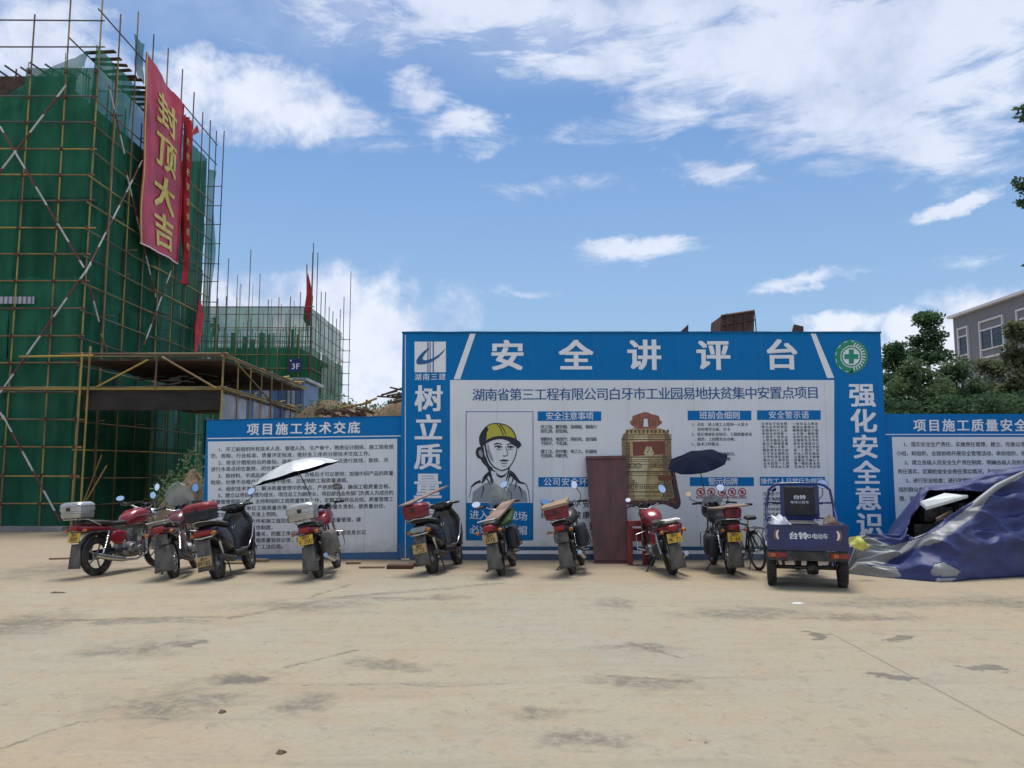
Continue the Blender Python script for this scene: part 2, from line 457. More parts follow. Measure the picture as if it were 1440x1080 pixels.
class MB:
    def __init__(self):
        self.v = []
        self.f = []
        self.mi = []
        self.k = 0

    def add(self, vs, fs, T=None):
        o = len(self.v)
        if T is not None:
            vs = [T @ Vector(q) for q in vs]
        self.v += [tuple(q) for q in vs]
        self.f += [tuple(i + o for i in q) for q in fs]
        self.mi += [self.k] * len(fs)
        return self

    def box(self, c, s, rot=None, T=None, taper=1.0):
        hx, hy, hz = s[0] / 2, s[1] / 2, s[2] / 2
        vs = []
        for z, k in ((-hz, 1), (hz, taper)):
            for x, y in ((-hx, -hy), (hx, -hy), (hx, hy), (-hx, hy)):
                vs.append(Vector((x * k, y * k, z)))
        if rot is not None:
            m = rot if isinstance(rot, Matrix) else Matrix.Rotation(rot, 3, 'Z')
            vs = [m @ q for q in vs]
        vs = [q + Vector(c) for q in vs]
        return self.add(vs, [(3, 2, 1, 0), (4, 5, 6, 7), (0, 1, 5, 4), (1, 2, 6, 5), (2, 3, 7, 6), (3, 0, 4, 7)], T)

    def tube(self, pts, r, n=8, T=None, caps=True, r2=None):
        pts = [Vector(p) for p in pts]
        L = len(pts)
        vs, fs = [], []
        up = None
        for i, p in enumerate(pts):
            if i == 0:
                d = pts[1] - p
            elif i == L - 1:
                d = p - pts[i - 1]
            else:
                d = (pts[i + 1] - p).normalized() + (p - pts[i - 1]).normalized()
            d = d.normalized() if d.length > 1e-9 else Vector((0, 0, 1))
            if up is None:
                up = d.orthogonal().normalized()
            else:
                up = (up - d * up.dot(d))
                up = up.normalized() if up.length > 1e-6 else d.orthogonal().normalized()
            w = d.cross(up)
            rr = r if r2 is None else r + (r2 - r) * i / (L - 1)
            if isinstance(r, (list, tuple)):
                rr = r[i]
            for j in range(n):
                a = 2 * math.pi * j / n
                vs.append(p + (up * math.cos(a) + w * math.sin(a)) * rr)
        for i in range(L - 1):
            for j in range(n):
                k = (j + 1) % n
                fs.append((i * n + j, i * n + k, (i + 1) * n + k, (i + 1) * n + j))
        if caps:
            fs.append(tuple(range(n - 1, -1, -1)))
            fs.append(tuple((L - 1) * n + j for j in range(n)))
        return self.add(vs, fs, T)

    def loft(self, secs, n=16, T=None, axis='y'):
        """secs: (y, z, half width, half height, exponent[, x])"""
        vs, fs = [], []
        for s in secs:
            y, z, hw, hh, e = s[:5]
            x0 = s[5] if len(s) > 5 else 0
            for j in range(n):
                a = 2 * math.pi * j / n
                c, q = math.cos(a), math.sin(a)
                vx = x0 + hw * math.copysign(abs(c) ** (2 / e), c)
                vz = z + hh * math.copysign(abs(q) ** (2 / e), q)
                vs.append((vx, y, vz) if axis == 'y' else (vx, vz, y))
        L = len(secs)
        for i in range(L - 1):
            for j in range(n):
                k = (j + 1) % n
                fs.append((i * n + j, (i + 1) * n + j, (i + 1) * n + k, i * n + k))
        fs.append(tuple(range(n)))
        fs.append(tuple((L - 1) * n + j for j in range(n - 1, -1, -1)))
        return self.add(vs, fs, T)

    def lathe(self, prof, c=(0, 0, 0), axis='z', n=20, T=None):
        """prof: (radius, height along the axis)"""
        vs, fs = [], []
        for r, h in prof:
            for j in range(n):
                a = 2 * math.pi * j / n
                p = (r * math.cos(a), r * math.sin(a), h)
                if axis == 'x':
                    p = (p[2], p[0], p[1])
                elif axis == 'y':
                    p = (p[0], p[2], p[1])
                vs.append((p[0] + c[0], p[1] + c[1], p[2] + c[2]))
        L = len(prof)
        for i in range(L - 1):
            for j in range(n):
                k = (j + 1) % n
                fs.append((i * n + j, i * n + k, (i + 1) * n + k, (i + 1) * n + j))
        return self.add(vs, fs, T)

    def torus(self, c, Rr, r, axis='x', n=28, k=8, T=None, rx=1.0, a0=0, a1=360):
        vs, fs = [], []
        full = a1 - a0 >= 360
        m = n if full else n + 1
        for i in range(m):
            a = R(a0 + (a1 - a0) * i / n)
            for j in range(k):
                b = 2 * math.pi * j / k
                rr = Rr + r * math.cos(b)
                w = r * rx * math.sin(b)
                vs.append((c[0] + w, c[1] + rr * math.cos(a), c[2] + rr * math.sin(a)))
        for i in range(n):
            i2 = (i + 1) % m
            for j in range(k):
                j2 = (j + 1) % k
                fs.append((i * k + j, i2 * k + j, i2 * k + j2, i * k + j2))
        return self.add(vs, fs, T)

    def quad(self, a, b, c, d, T=None):
        return self.add([a, b, c, d], [(0, 1, 2, 3)], T)

    def slab(self, outline, n, depth, T=None):
        """closed outline (3d points, ccw seen from along -n) thickened backwards along n"""
        nv = Vector(n)
        L = len(outline)
        vs = [Vector(p) for p in outline] + [Vector(p) + nv * depth for p in outline]
        fs = [tuple(range(L)), tuple(range(2 * L - 1, L - 1, -1))]
        for i in range(L):
            j = (i + 1) % L
            fs.append((i, i + L, j + L, j))
        return self.add(vs, fs, T)

    def build(self, name, mats, parent=None, smooth=None, world=False, bevel=0):
        me = bpy.data.meshes.new(name)
        vs = self.v
        if world and parent is not None:
            o = Vector((0, 0, 0))
            q = parent
            while q is not None:
                o = o + q.location
                q = q.parent
            vs = [(a - o.x, b - o.y, c - o.z) for a, b, c in vs]
        me.from_pydata(vs, [], self.f)
        if not isinstance(mats, (list, tuple)):
            mats = [mats]
        for q in mats:
            me.materials.append(q)
        if len(mats) > 1:
            me.polygons.foreach_set('material_index', self.mi)
        if smooth:
            me.polygons.foreach_set('use_smooth', [True] * len(me.polygons))
            try:
                me.set_sharp_from_angle(angle=R(smooth))
            except Exception:
                pass
        me.update()
        ob = bpy.data.objects.new(name, me)
        C.objects.link(ob)
        if parent is not None:
            ob.parent = parent
        if bevel:
            bv = ob.modifiers.new('bevel', 'BEVEL')
            bv.width = bevel
            bv.segments = 2
            bv.limit_method = 'ANGLE'
        return ob


def thing(name, label, cat, loc=(0, 0, 0), rot=(0, 0, 0), group=None):
    o = bpy.data.objects.new(name, None)
    o.empty_display_size = 0.3
    C.objects.link(o)
    o.location = loc
    o.rotation_euler = rot
    o['label'] = label
    o['category'] = cat
    if group:
        o['group'] = group
    return o


def tag(o, label, cat, group=None):
    o['label'] = label
    o['category'] = cat
    if group:
        o['group'] = group
    return o


def struct(o):
    o['kind'] = 'structure'
    return o


def stuff(o):
    o['kind'] = 'stuff'
    return o


CYL = {}


def pole(name, a, b, r, m, parent, n=8):
    """one straight tube as an object sharing a unit mesh"""
    key = (m, n)
    if key not in CYL:
        q = MB().tube([(0, 0, 0), (0, 0, 1)], 1.0, n)
        me = bpy.data.meshes.new('tube')
        me.from_pydata(q.v, [], q.f)
        me.materials.append(M[m])
        me.polygons.foreach_set('use_smooth', [len(p.vertices) == 4 for p in me.polygons])
        CYL[key] = me
    a, b = Vector(a), Vector(b)
    o = bpy.data.objects.new(name, CYL[key])
    C.objects.link(o)
    d = b - a
    o.rotation_mode = 'QUATERNION'
    o.rotation_quaternion = d.to_track_quat('Z', 'Y')
    o.scale = (r, r, d.length)
    if parent is not None:
        o.parent = parent
        a = a - parent.location
    o.location = a
    return o


# ------------------------------------------------------------------ lettering
GL = {}


def load_glyphs(chars):
    chars = sorted(set(chars) - {' ', '\n', '　'})
    objs = []
    for ch in chars:
        cu = bpy.data.curves.new('g', 'FONT')
        cu.body = ch
        cu.size = 1
        cu.resolution_u = 2
        cu.offset = 0.0
        o = bpy.data.objects.new('g', cu)
        C.objects.link(o)
        objs.append((ch, o, cu))
    for bold in (0,):
        bpy.context.view_layer.update()
        dg = bpy.context.evaluated_depsgraph_get()
        for ch, o, cu in objs:
            me = bpy.data.meshes.new_from_object(o.evaluated_get(dg))
            vs = [(v.co.x, v.co.y) for v in me.vertices]
            fs = [tuple(p.vertices) for p in me.polygons]
            GL[(ch, bold)] = (vs, fs)
            bpy.data.meshes.remove(me)
    for ch, o, cu in objs:
        bpy.data.objects.remove(o)
        bpy.data.curves.remove(cu)


TEXT = {
    'left_title': '项目施工技术交底',
    'left': ['　　1、开工前组织所有技术人员、管理人员、生产骨干，熟悉设计图纸、施工验收规',
             '范、规程、行业标准、质量评定标准，做好各工序的分部技术交底工作。',
             '　　2、按设计图纸给出的座标、高程，引测控制桩和水准点进行放线、复核，并',
             '进行水准点闭合复核，闭合差符合规范。',
             '　　3、原材料、半成品按规范试验、检验，合格后才可以使用；加强中间产品的质量',
             '检验，杜绝不合格产品在工程中使用，达到预防工程质量通病。',
             '　　4、组织技术攻关，解决质量管理中的难点，严把质量关，确保工程质量合格。',
             '　　5、建立以项目经理为组长，项目总工为副组长，项目部各业务部门负责人为成员的',
             '质量管理领导小组，主持和组织工程质量策划工作，定期工程样品总结，质量管理工',
             '作，各班组对本单位工程质量负责，具体到每个人的质量负责制，使质量创优，',
             '落实到每个施工人员身上到岗。',
             '　　6、严格按设计文件和施工规范组织施工，推行全面质量管理，建',
             '立质检员、安全员工作制度。',
             '　　7、把好开工前质量关，把握工序交接检查制度；做好工程信息化记',
             '录，做好分部分项工程质量验收记录；按专业规划进行工',
             '作，于施工全过程推广工法应用。'],
    'right_title': '项目施工质量安全技术交底',
    'right': ['　　1、落实安全生产责任，实施责任管理，建立、完善以项目经理为首的',
              '小组，和组织，全面协助开展安全管理活动，承担组织，领导安全生产',
              '　　2、建立各级人员安全生产责任制度，明确各级人员的安全职责任务',
              '责任落实，定期检查安全责任落实情况，及时报告。',
              '　　3、进行安全检查；进行定期安全教育和考核',
              '组织群众参加安全活动，定期检查',
              '理，消除事故隐患，落实措施',
              '　　4、建立安全台账',
              '班组安全'],
    'rules': ['1、点名：班上班工人签到一人发卡', '　　　及时填写交底、分卡', '2、班长领读安全知识，工程质量讲话', '　　　规范，上岗要安全合格；', '3、技术工作要点…', '', '　　　　　　　　　　　项检查知识。', '　　　　　　　　　　　项目措施…'],
    'notice': ['进工地、戴安帽，架梯稳、看路行', '按孔洞，防坠物。', '', '钢筋材，堆放齐；用机电、查线路', '不踩乎，不乱接。', '', '遵工法，防中暑；电工九、防漏电', '勿违章，明职责。'],
}
GRID = '生命在于安全预防为主平时讲安全高高兴兴上班安安全全回家一人把关一处安众人把关稳如山事故出于麻痹质量在于细心多看一眼防患未然'
ALL = ''.join(''.join(v) if isinstance(v, list) else v for v in TEXT.values()) + GRID
ALL += '安全讲评台树立质量意识强化湖南省第三工程有限公司白牙市工业园易地扶贫集中安置点项目湖南三建安全注意事项公司安全环境方针班前会细则安全警示语警示标牌操作工人日常行为规范进入施工现场必须戴安全帽安全生产平安一生绿色环境健康保障警钟长鸣封顶大吉3F台铃电动三轮车中国安全生产热烈祝贺主体结构封顶0123456789湘MKCVU禁止吸烟注意高压当心坠落+VWX'
load_glyphs(ALL)
gx = [v[0] for v in GL[('国', 0)][0]]
gy = [v[1] for v in GL[('国', 0)][0]]
EMX0, EMW = min(gx), (max(gx) - min(gx))
EMY0, EMH = min(gy), (max(gy) - min(gy))
# em box of a CJK glyph: 国 fills about 0.83 x 0.9 of it
EMS = 0.88 / EMW


def put_glyph(mb, ch, ox, oy, ex, ey, w, h, bold=0):
    """glyph with its em cell centre at (ox,oy); ex maps (a, b, lift) of the print plane to 3d; bold = thicker strokes"""
    g = GL.get((ch, 0))
    if not g:
        return
    vs, fs = g
    if not vs:
        return
    cx0, cy0 = EMX0 + EMW / 2, EMY0 + EMH / 2
    narrow = ord(ch) < 256
    if narrow:
        xs = [q[0] for q in vs]
        cx0 = (min(xs) + max(xs)) / 2
    offs = {0: [(0, 0)], 1: [(-.012, 0), (.012, 0.006)], 2: [(-.03, -.02), (.03, -.02), (-.03, .02), (.03, .02), (0, 0)]}[bold]
    for i, (da, db) in enumerate(offs):
        mb.add([ex(ox + ((a - cx0) * EMS + da) * w, oy + ((b - cy0) * EMS + db) * h, 0.0006 * i) for a, b in vs], fs)


def text_run(mb, s, x0, zc, pitch, w, h, plane, bold=0):
    x = x0 + pitch / 2
    for ch in s:
        if ch in ' 　':
            x += pitch
            continue
        half = ch.isdigit()
        put_glyph(mb, ch, x, zc, plane, None, w, h, bold)
        x += pitch * (0.6 if half else 1)


# ------------------------------------------------------------------ ground
def ground():
    m = bpy.data.materials.new('yard_concrete')
    m.use_nodes = True
    t = NT(m.node_tree)
    b = m.node_tree.nodes['Principled BSDF']
    g = t.new('ShaderNodeNewGeometry')
    p = g.outputs['Position']
    big = t.noise(p, 0.16, 6, 0.6, 0.3)
    mid = t.noise(p, 0.7, 6, 0.62, 0.2)
    st = t.v('MULTIPLY', p, (0.35, 1.3, 1))
    streak = t.noise(st, 0.9, 7, 0.65, 0.5)
    fine = t.noise(p, 22, 5, 0.7)
    grit = t.noise(p, 90, 3, 0.7)
    col = t.mix(t.smooth(big, 0.36, 0.62), (0.345, 0.28, 0.18), (0.315, 0.29, 0.222))
    col = t.mix(t.m('MULTIPLY', t.smooth(mid, 0.45, 0.72), 0.45), col, (0.33, 0.24, 0.145))
    col = t.mix(t.m('MULTIPLY', t.smooth(streak, 0.52, 0.76), 0.5), col, (0.24, 0.21, 0.165))
    # sand washed up along the foot of the boards
    yy = t.new('ShaderNodeSeparateXYZ', {0: p}).outputs
    sand = t.m('MULTIPLY', t.smooth(t.m('ADD', yy[1], t.m('MULTIPLY', mid, 3.0)), 12.0, 15.5), 0.65)
    col = t.mix(sand, col, (0.31, 0.235, 0.15))
    warp = t.new('ShaderNodeTexNoise', {'Vector': p, 'Scale': 1.4, 'Detail': 7.0, 'Roughness': 0.68})
    wv = t.v('MULTIPLY', t.v('SUBTRACT', warp.outputs['Color'], (0.5, 0.5, 0.5)), (1.3, 1.3, 0))
    pw = t.v('ADD', p, wv)

    def stain(px, py, rx, ry, soft=0.5):
        c = G(px, py)
        ex = (G(px + rx, py) - c).length
        ey = abs((G(px, py - ry) - G(px, py + ry)).y) / 2
        s = t.v('MULTIPLY', t.v('SUBTRACT', pw, (c.x, c.y, 0)), (1 / ex, 1 / ey, 0))
        return t.m('SUBTRACT', 1.0, t.v('LENGTH', s))

    def uni(lst):
        acc = lst[0]
        for q in lst[1:]:
            acc = t.m('MAXIMUM', acc, q)
        return acc
    damp = uni([stain(*a) for a in [(1400, 943, 44, 8), (1262, 896, 30, 6), (1140, 893, 18, 5), (1262, 952, 30, 7), (345, 955, 50, 9),
                                    (255, 908, 20, 5)]])
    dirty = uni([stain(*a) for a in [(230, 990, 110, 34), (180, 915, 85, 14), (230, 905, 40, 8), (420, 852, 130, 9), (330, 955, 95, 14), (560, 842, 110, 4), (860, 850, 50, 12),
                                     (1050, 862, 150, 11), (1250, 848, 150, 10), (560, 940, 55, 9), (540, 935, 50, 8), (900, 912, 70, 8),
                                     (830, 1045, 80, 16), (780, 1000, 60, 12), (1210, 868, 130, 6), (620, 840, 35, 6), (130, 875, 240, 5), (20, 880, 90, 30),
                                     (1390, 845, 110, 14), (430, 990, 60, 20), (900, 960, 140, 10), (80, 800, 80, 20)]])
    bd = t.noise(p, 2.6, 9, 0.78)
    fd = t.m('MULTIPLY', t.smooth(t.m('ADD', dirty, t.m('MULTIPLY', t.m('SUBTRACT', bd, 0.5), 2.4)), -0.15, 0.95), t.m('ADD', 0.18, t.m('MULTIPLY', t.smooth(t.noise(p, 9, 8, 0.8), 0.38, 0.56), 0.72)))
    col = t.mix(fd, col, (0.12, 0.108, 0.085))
    fp = t.m('MULTIPLY', t.smooth(damp, 0.12, 0.36), 0.8)
    col = t.mix(fp, col, (0.085, 0.072, 0.055))
    # dark curving seam of washed-in dirt across the left, wheel tracks and scuffs
    def seg(a, b, w, amp=1.0):
        a, b = G(*a), G(*b)
        d = (b - a)
        L = d.length
        d = d / L
        q = t.v('SUBTRACT', pw2, tuple(a))
        al = t.m('MINIMUM', t.m('MAXIMUM', t.v('DOT_PRODUCT', q, tuple(d)), 0.0), L)
        sc = t.new('ShaderNodeVectorMath', {0: tuple(d)}, operation='SCALE')
        t.set(sc.inputs['Scale'], al)
        return t.m('MULTIPLY', t.m('SUBTRACT', 1.0, t.m('DIVIDE', t.v('DISTANCE', q, sc.outputs[0]), w)), amp)
    pw2 = t.v('ADD', p, t.v('MULTIPLY', t.v('SUBTRACT', warp.outputs['Color'], (0.5, 0.5, 0.5)), (0.45, 0.45, 0)))
    line = [(-10, 877), (150, 871), (330, 868), (430, 849), (480, 839), (600, 830), (700, 820)]
    lines = uni([seg(a_, b_, .13) for a_, b_ in zip(line, line[1:])] + [seg((0, 1052), (100, 1015), .035), seg((100, 1015), (240, 1010), .03), seg((430, 842), (490, 822), .06),
                                                                        seg((860, 952), (975, 958), .05), seg((500, 915), (402, 938), .04), seg((880, 905), (955, 925), .06), seg((720, 962), (430, 966), .02)])
    lk = t.m('MULTIPLY', t.smooth(t.m('ADD', lines, t.m('MULTIPLY', t.m('SUBTRACT', bd, 0.5), 2.6)), -0.05, 0.8), 0.75)
    col = t.mix(t.m('MULTIPLY', lk, t.m('ADD', 0.4, t.smooth(t.noise(p, 11, 6, 0.75), 0.42, 0.62))), col, (0.13, 0.11, 0.08))
    tr = t.noise(t.v('MULTIPLY', p, (0.25, 2.6, 1)), 1.3, 6, 0.7, 0.6)
    col = t.mix(t.m('MULTIPLY', t.smooth(tr, 0.5, 0.72), 0.38), col, (0.185, 0.165, 0.13))
    pale = t.noise(t.v('MULTIPLY', p, (0.5, 1.1, 1)), 1.1, 7, 0.7, 0.4)
    col = t.mix(t.m('MULTIPLY', t.smooth(pale, 0.52, 0.75), 0.5), col, (0.37, 0.34, 0.27))
    # blotchy wear at several sizes
    b1 = t.noise(p, 5.5, 8, 0.75, 0.3)
    col = t.mix(t.m('MULTIPLY', t.smooth(b1, 0.52, 0.64), 0.36), col, (0.17, 0.148, 0.112))
    b2 = t.noise(t.v('ADD', p, (31, 7, 0)), 2.2, 8, 0.72, 0.3)
    col = t.mix(t.m('MULTIPLY', t.smooth(b2, 0.52, 0.64), 0.45), col, (0.34, 0.25, 0.15))
    # slab joint running towards the front right corner, and two hair cracks
    a, c = G(1172, 893), G(1440, 1035)
    dv = (c - a).normalized()
    nv = (-dv.y, dv.x, 0)
    wj = t.v('MULTIPLY', t.v('SUBTRACT', warp.outputs['Color'], (0.5, 0.5, 0.5)), (0.035, 0.035, 0))
    pj = t.v('ADD', p, wj)
    dist = t.m('ABSOLUTE', t.v('DOT_PRODUCT', t.v('SUBTRACT', pj, tuple(a)), nv))
    alo = t.v('DOT_PRODUCT', t.v('SUBTRACT', pj, tuple(a)), tuple(dv))
    jl = t.m('MULTIPLY', t.m('SUBTRACT', 1.0, t.smooth(dist, 0.004, 0.015)), t.smooth(alo, -0.3, 0.3))
    col = t.mix(t.m('MULTIPLY', jl, 0.55), col, (0.11, 0.085, 0.055))
    col = t.mix(t.m('MULTIPLY', t.smooth(fine, 0.35, 0.75), 0.34), col, (0.22, 0.19, 0.14))
    speck = t.smooth(t.noise(p, 34, 2, 0.5), 0.68, 0.76)
    col = t.mix(t.m('MULTIPLY', speck, 0.35), col, (0.10, 0.085, 0.065))
    t.l.new(col, b.inputs['Base Color'])
    rr = t.m('SUBTRACT', 0.9, t.m('MULTIPLY', fp, 0.35))
    t.l.new(rr, b.inputs['Roughness'])
    h = t.m('ADD', t.m('MULTIPLY', fine, 0.7), t.m('ADD', t.m('MULTIPLY', grit, 0.4), t.m('MULTIPLY', jl, -3.0)))
    bn = t.new('ShaderNodeBump', {'Strength': 0.35, 'Distance': 0.012, 'Height': h})
    t.l.new(bn.outputs[0], b.inputs['Normal'])
    mb = MB()
    mb.quad((-700, -300, 0), (700, -300, 0), (700, 1200, 0), (-700, 1200, 0))
    struct(mb.build('ground', m))


ground()

# ------------------------------------------------------------------ the notice boards
YB = 14.65


def on(Y, dy=0.0):
    return lambda x, z, k=0: (x, Y - dy - k, z)


class Sheet:
    """a printed board in the plane y = Y; print layers sit a few mm proud of each other"""
    def __init__(self, Y, tilt=0.0, pivot=None):
        self.Y = Y

    def xz(self, px, py):
        p = P(px, py, self.Y)
        return p.x, p.z

    def rect(self, mb, x0, y0, x1, y1, dy):
        a = self.xz(x0, y0)
        b = self.xz(x1, y0)
        c = self.xz(x1, y1)
        d = self.xz(x0, y1)
        q = [(d[0], self.Y - dy, d[1]), (c[0], self.Y - dy, c[1]), (b[0], self.Y - dy, b[1]), (a[0], self.Y - dy, a[1])]
        mb.add(q, [(0, 1, 2, 3)])

    def poly(self, mb, pts, dy):
        q = [self.xz(*p) for p in pts]
        area = sum(q[i][0] * q[(i + 1) % len(q)][1] - q[(i + 1) % len(q)][0] * q[i][1] for i in range(len(q)))
        if area < 0:
            q = q[::-1]
        bm = bmesh.new()
        vs = [bm.verts.new((x, self.Y - dy, z)) for x, z in q]
        f = bm.faces.new(vs)
        bmesh.ops.triangulate(bm, faces=[f])
        bm.verts.index_update()
        mb.add([v.co[:] for v in bm.verts], [tuple(v.index for v in f.verts) for f in bm.faces])
        bm.free()

    def stroke(self, mb, pts, w0, w1=None, dy=0.01, mid=None, k=1.0):
        """inked brush line: width in px, tapering"""
        n = len(pts)
        L, Rr = [], []
        for i, p in enumerate(pts):
            a = pts[max(0, i - 1)]
            b = pts[min(n - 1, i + 1)]
            dx, dz = b[0] - a[0], b[1] - a[1]
            l = math.hypot(dx, dz) or 1
            u = i / (n - 1)
            w = w0 + ((w1 if w1 is not None else w0) - w0) * u
            if mid is not None:
                w = (w0 * (1 - u) + (w1 if w1 is not None else w0) * u) * (1 - math.sin(math.pi * u)) + mid * math.sin(math.pi * u)
            L.append((p[0] - dz / l * w / 2, p[1] + dx / l * w / 2))
            Rr.append((p[0] + dz / l * w / 2, p[1] - dx / l * w / 2))
        for i in range(n - 1):
            q = [L[i], Rr[i], Rr[i + 1], L[i + 1]]
            qq = [self.xz(*s) for s in q]
            mb.add([(x, self.Y - dy, z) for x, z in qq], [(0, 1, 2, 3)])

    def glyph(self, mb, ch, cx, cy, w, h, dy=0.008, bold=1):
        c = self.xz(cx, cy)
        a = self.xz(cx - w / 2, cy)
        b = self.xz(cx + w / 2, cy)
        t = self.xz(cx, cy - h / 2)
        u = self.xz(cx, cy + h / 2)
        put_glyph(mb, ch, c[0], c[1], on(self.Y, dy), None, (b[0] - a[0]), (t[1] - u[1]), bold)

    def text(self, mb, s, x0, y0, x1, y1, h, w=None, dy=0.008, bold=1):
        """evenly spaced characters, first centre (x0,y0), last centre (x1,y1)"""
        n = len(s)
        for i, ch in enumerate(s):
            u = i / (n - 1) if n > 1 else 0
            self.glyph(mb, ch, x0 + (x1 - x0) * u, y0 + (y1 - y0) * u, w or h, h, dy, bold)


def line_px(mb, sh, s, x0, y, pitch, h, slope=0.0, bold=0, dy=0.008, w=None):
    x = x0
    for ch in s:
        if ch == '　':
            x += pitch * 0.62
            continue
        half = ch.isdigit() or ch == '、' or ch in '，。；：'
        if ch.isdigit():
            sh.glyph(mb, ch, x, y + (x - x0) * slope, h, h, dy, bold)
            x += pitch * 0.75
            continue
        sh.glyph(mb, ch, x, y + (x - x0) * slope, w or h, h, dy, bold)
        x += pitch


def thick_panel(mb, x0, z0, x1, z1, Y, depth):
    mb.box(((x0 + x1) / 2, Y + depth / 2, (z0 + z1) / 2), (x1 - x0, depth, z1 - z0))


def back_posts(parent, xs, z1, Y):
    for x in xs:
        mb = MB()
        mb.tube([(x, Y + 0.10, 0), (x, Y + 0.10, z1)], 0.03, 8)
        mb.tube([(x, Y + 1.1, 0), (x, Y + 0.12, z1 * 0.8)], 0.024, 8)
        mb.build('support_post', M['frame_steel'], parent, world=True)


def center_board():
    sh = Sheet(YB)
    xl = P(566, 469, YB).x
    xr = P(1238, 465, YB).x
    ztop = P(900, 467, YB).z
    t = thing('safety_board', 'tall blue and white safety display board with large white heading and a printed bell', 'display board', ((xl + xr) / 2, YB, 0))
    mb = MB()
    thick_panel(mb, xl, 0.02, xr, ztop, YB, 0.07)
    mb.build('panel', M['blue'], t, world=True, bevel=0.004)
    # folded capping along the top edge
    mb = MB()
    n = 42
    for i in range(n):
        a, b = xl - .012 + (xr - xl + .024) * i / n, xl - .012 + (xr - xl + .024) * (i + 1) / n
        za, zb = [ztop + .004 + .007 * mnoise.noise(Vector((q * 2.1, 3, 0))) for q in (a, b)]
        vs = [(a, YB - .012, ztop - .03), (b, YB - .012, ztop - .03), (b, YB - .012, zb + .006), (a, YB - .012, za + .006), (a, YB + .085, za + .006), (b, YB + .085, zb + .006)]
        mb.add(vs, [(0, 1, 2, 3), (3, 2, 5, 4)])
    mb.build('top_capping', M['blue2'], t, world=True)
    back_posts(t, [xl + 0.3 + i * (xr - xl - 0.6) / 4 for i in range(5)], ztop, YB)
    # white field and bars
    mb = MB()
    sh.rect(mb, 633, 534.5, 1173, 768.5, 0.003)
    o = mb.build('white_field', M['white'], t, world=True)
    mb = MB()
    sh.rect(mb, 576, 768.5, 1187, 787, 0.003)
    mb.build('base_band', M['blue2'], t, world=True)
    mb = MB()
    sh.rect(mb, 640, 774, 1180, 779, 0.006)
    sh.rect(mb, 569.5, 471, 570.5, 785, 0.004)
    sh.poly(mb, [(661, 469), (669, 469), (647, 533.5), (638, 533.5)], 0.006)
    sh.poly(mb, [(1139, 467), (1146, 467), (1173, 531.5), (1163, 531.5)], 0.006)
    mb.build('white_stripe', M['letter_white'], t, world=True)
    for i, ch in enumerate('安全讲评台'):
        mb = MB()
        sh.glyph(mb, ch, [713.5, 810, 906, 1003, 1099][i], [500.5, 500.5, 500, 500, 499.5][i], 46, 42, bold=2)
        mb.build('heading_character', M['letter_white'], t, world=True)
    for st, (xa, ya, xb, yb_), h_, w_ in (('树立质量意识', (603, 561, 601, 766), 36, 38), ('强化安全意识', (1212, 556, 1223, 738), 33, 36)):
        for i, ch in enumerate(st):
            mb = MB()
            sh.glyph(mb, ch, xa + (xb - xa) * i / 5, ya + (yb_ - ya) * i / 5, w_, h_, bold=2)
            mb.build('slogan_character', M['letter_white'], t, world=True)
    mb = MB()
    sh.text(mb, '湖南三建', 588, 530.5, 622, 530, 9.5)
    mb.build('company_lettering', M['letter_white'], t, world=True)
    mb = MB()
    sh.text(mb, '湖南省第三工程有限公司白牙市工业园易地扶贫集中安置点项目', 673, 555.5, 1143, 552.5, 17.5)
    mb.build('subtitle_lettering', M['ink_blue'], t, world=True)
    # company emblem: white square, two bars and a swoosh
    mb = MB()
    sh.rect(mb, 583, 480.5, 627, 523.5, 0.005)
    ob = mb.build('emblem', M['letter_white'], t, world=True)
    mb = MB()
    for x, w in ((601.2, .9), (603.2, .9), (605.2, .9), (609.3, 1.6)):
        sh.rect(mb, x - w / 2, 480.7, x + w / 2, 523.3, 0.008)
    a = [(603.5, 489), (596, 494), (589, 501), (585.6, 507), (585.6, 511), (589, 512.8), (598, 512), (608, 508.5), (617, 502.5), (624, 495), (626.3, 490)]
    b = [(603.5, 491), (599, 496), (595.5, 501), (594.2, 504.5), (595.5, 506.4), (600, 506.5), (606, 505), (612, 502), (618, 498), (623, 493.5), (626.3, 490)]
    for i in range(len(a) - 1):
        q = [a[i], b[i], b[i + 1], a[i + 1]]
        mb.add([(sh.xz(*s)[0], YB - .01, sh.xz(*s)[1]) for s in q], [(0, 1, 2, 3)])
    mb.build('swoosh', M['ink_blue'], ob, world=True)
    # green safety emblem: gear on the left, leaves on the right, cross in the middle
    cx, cy = 1197, 501.5

    def disc(mb, r, dy, n=36, r0=0):
        pts = []
        for i in range(n):
            a0, a1 = 2 * math.pi * i / n, 2 * math.pi * (i + 1) / n
            q = [(cx + r0 * math.cos(a0), cy + r0 * math.sin(a0)), (cx + r * math.cos(a0), cy + r * math.sin(a0)), (cx + r * math.cos(a1), cy + r * math.sin(a1)), (cx + r0 * math.cos(a1), cy + r0 * math.sin(a1))]
            z = [sh.xz(*s) for s in q]
            mb.add([(s[0], YB - dy, s[1]) for s in z], [(3, 2, 1, 0)])
    mb = MB()
    disc(mb, 22.6, 0.004)
    eb = mb.build('safety_emblem', M['letter_white'], t, world=True)
    mb = MB()
    n = 40
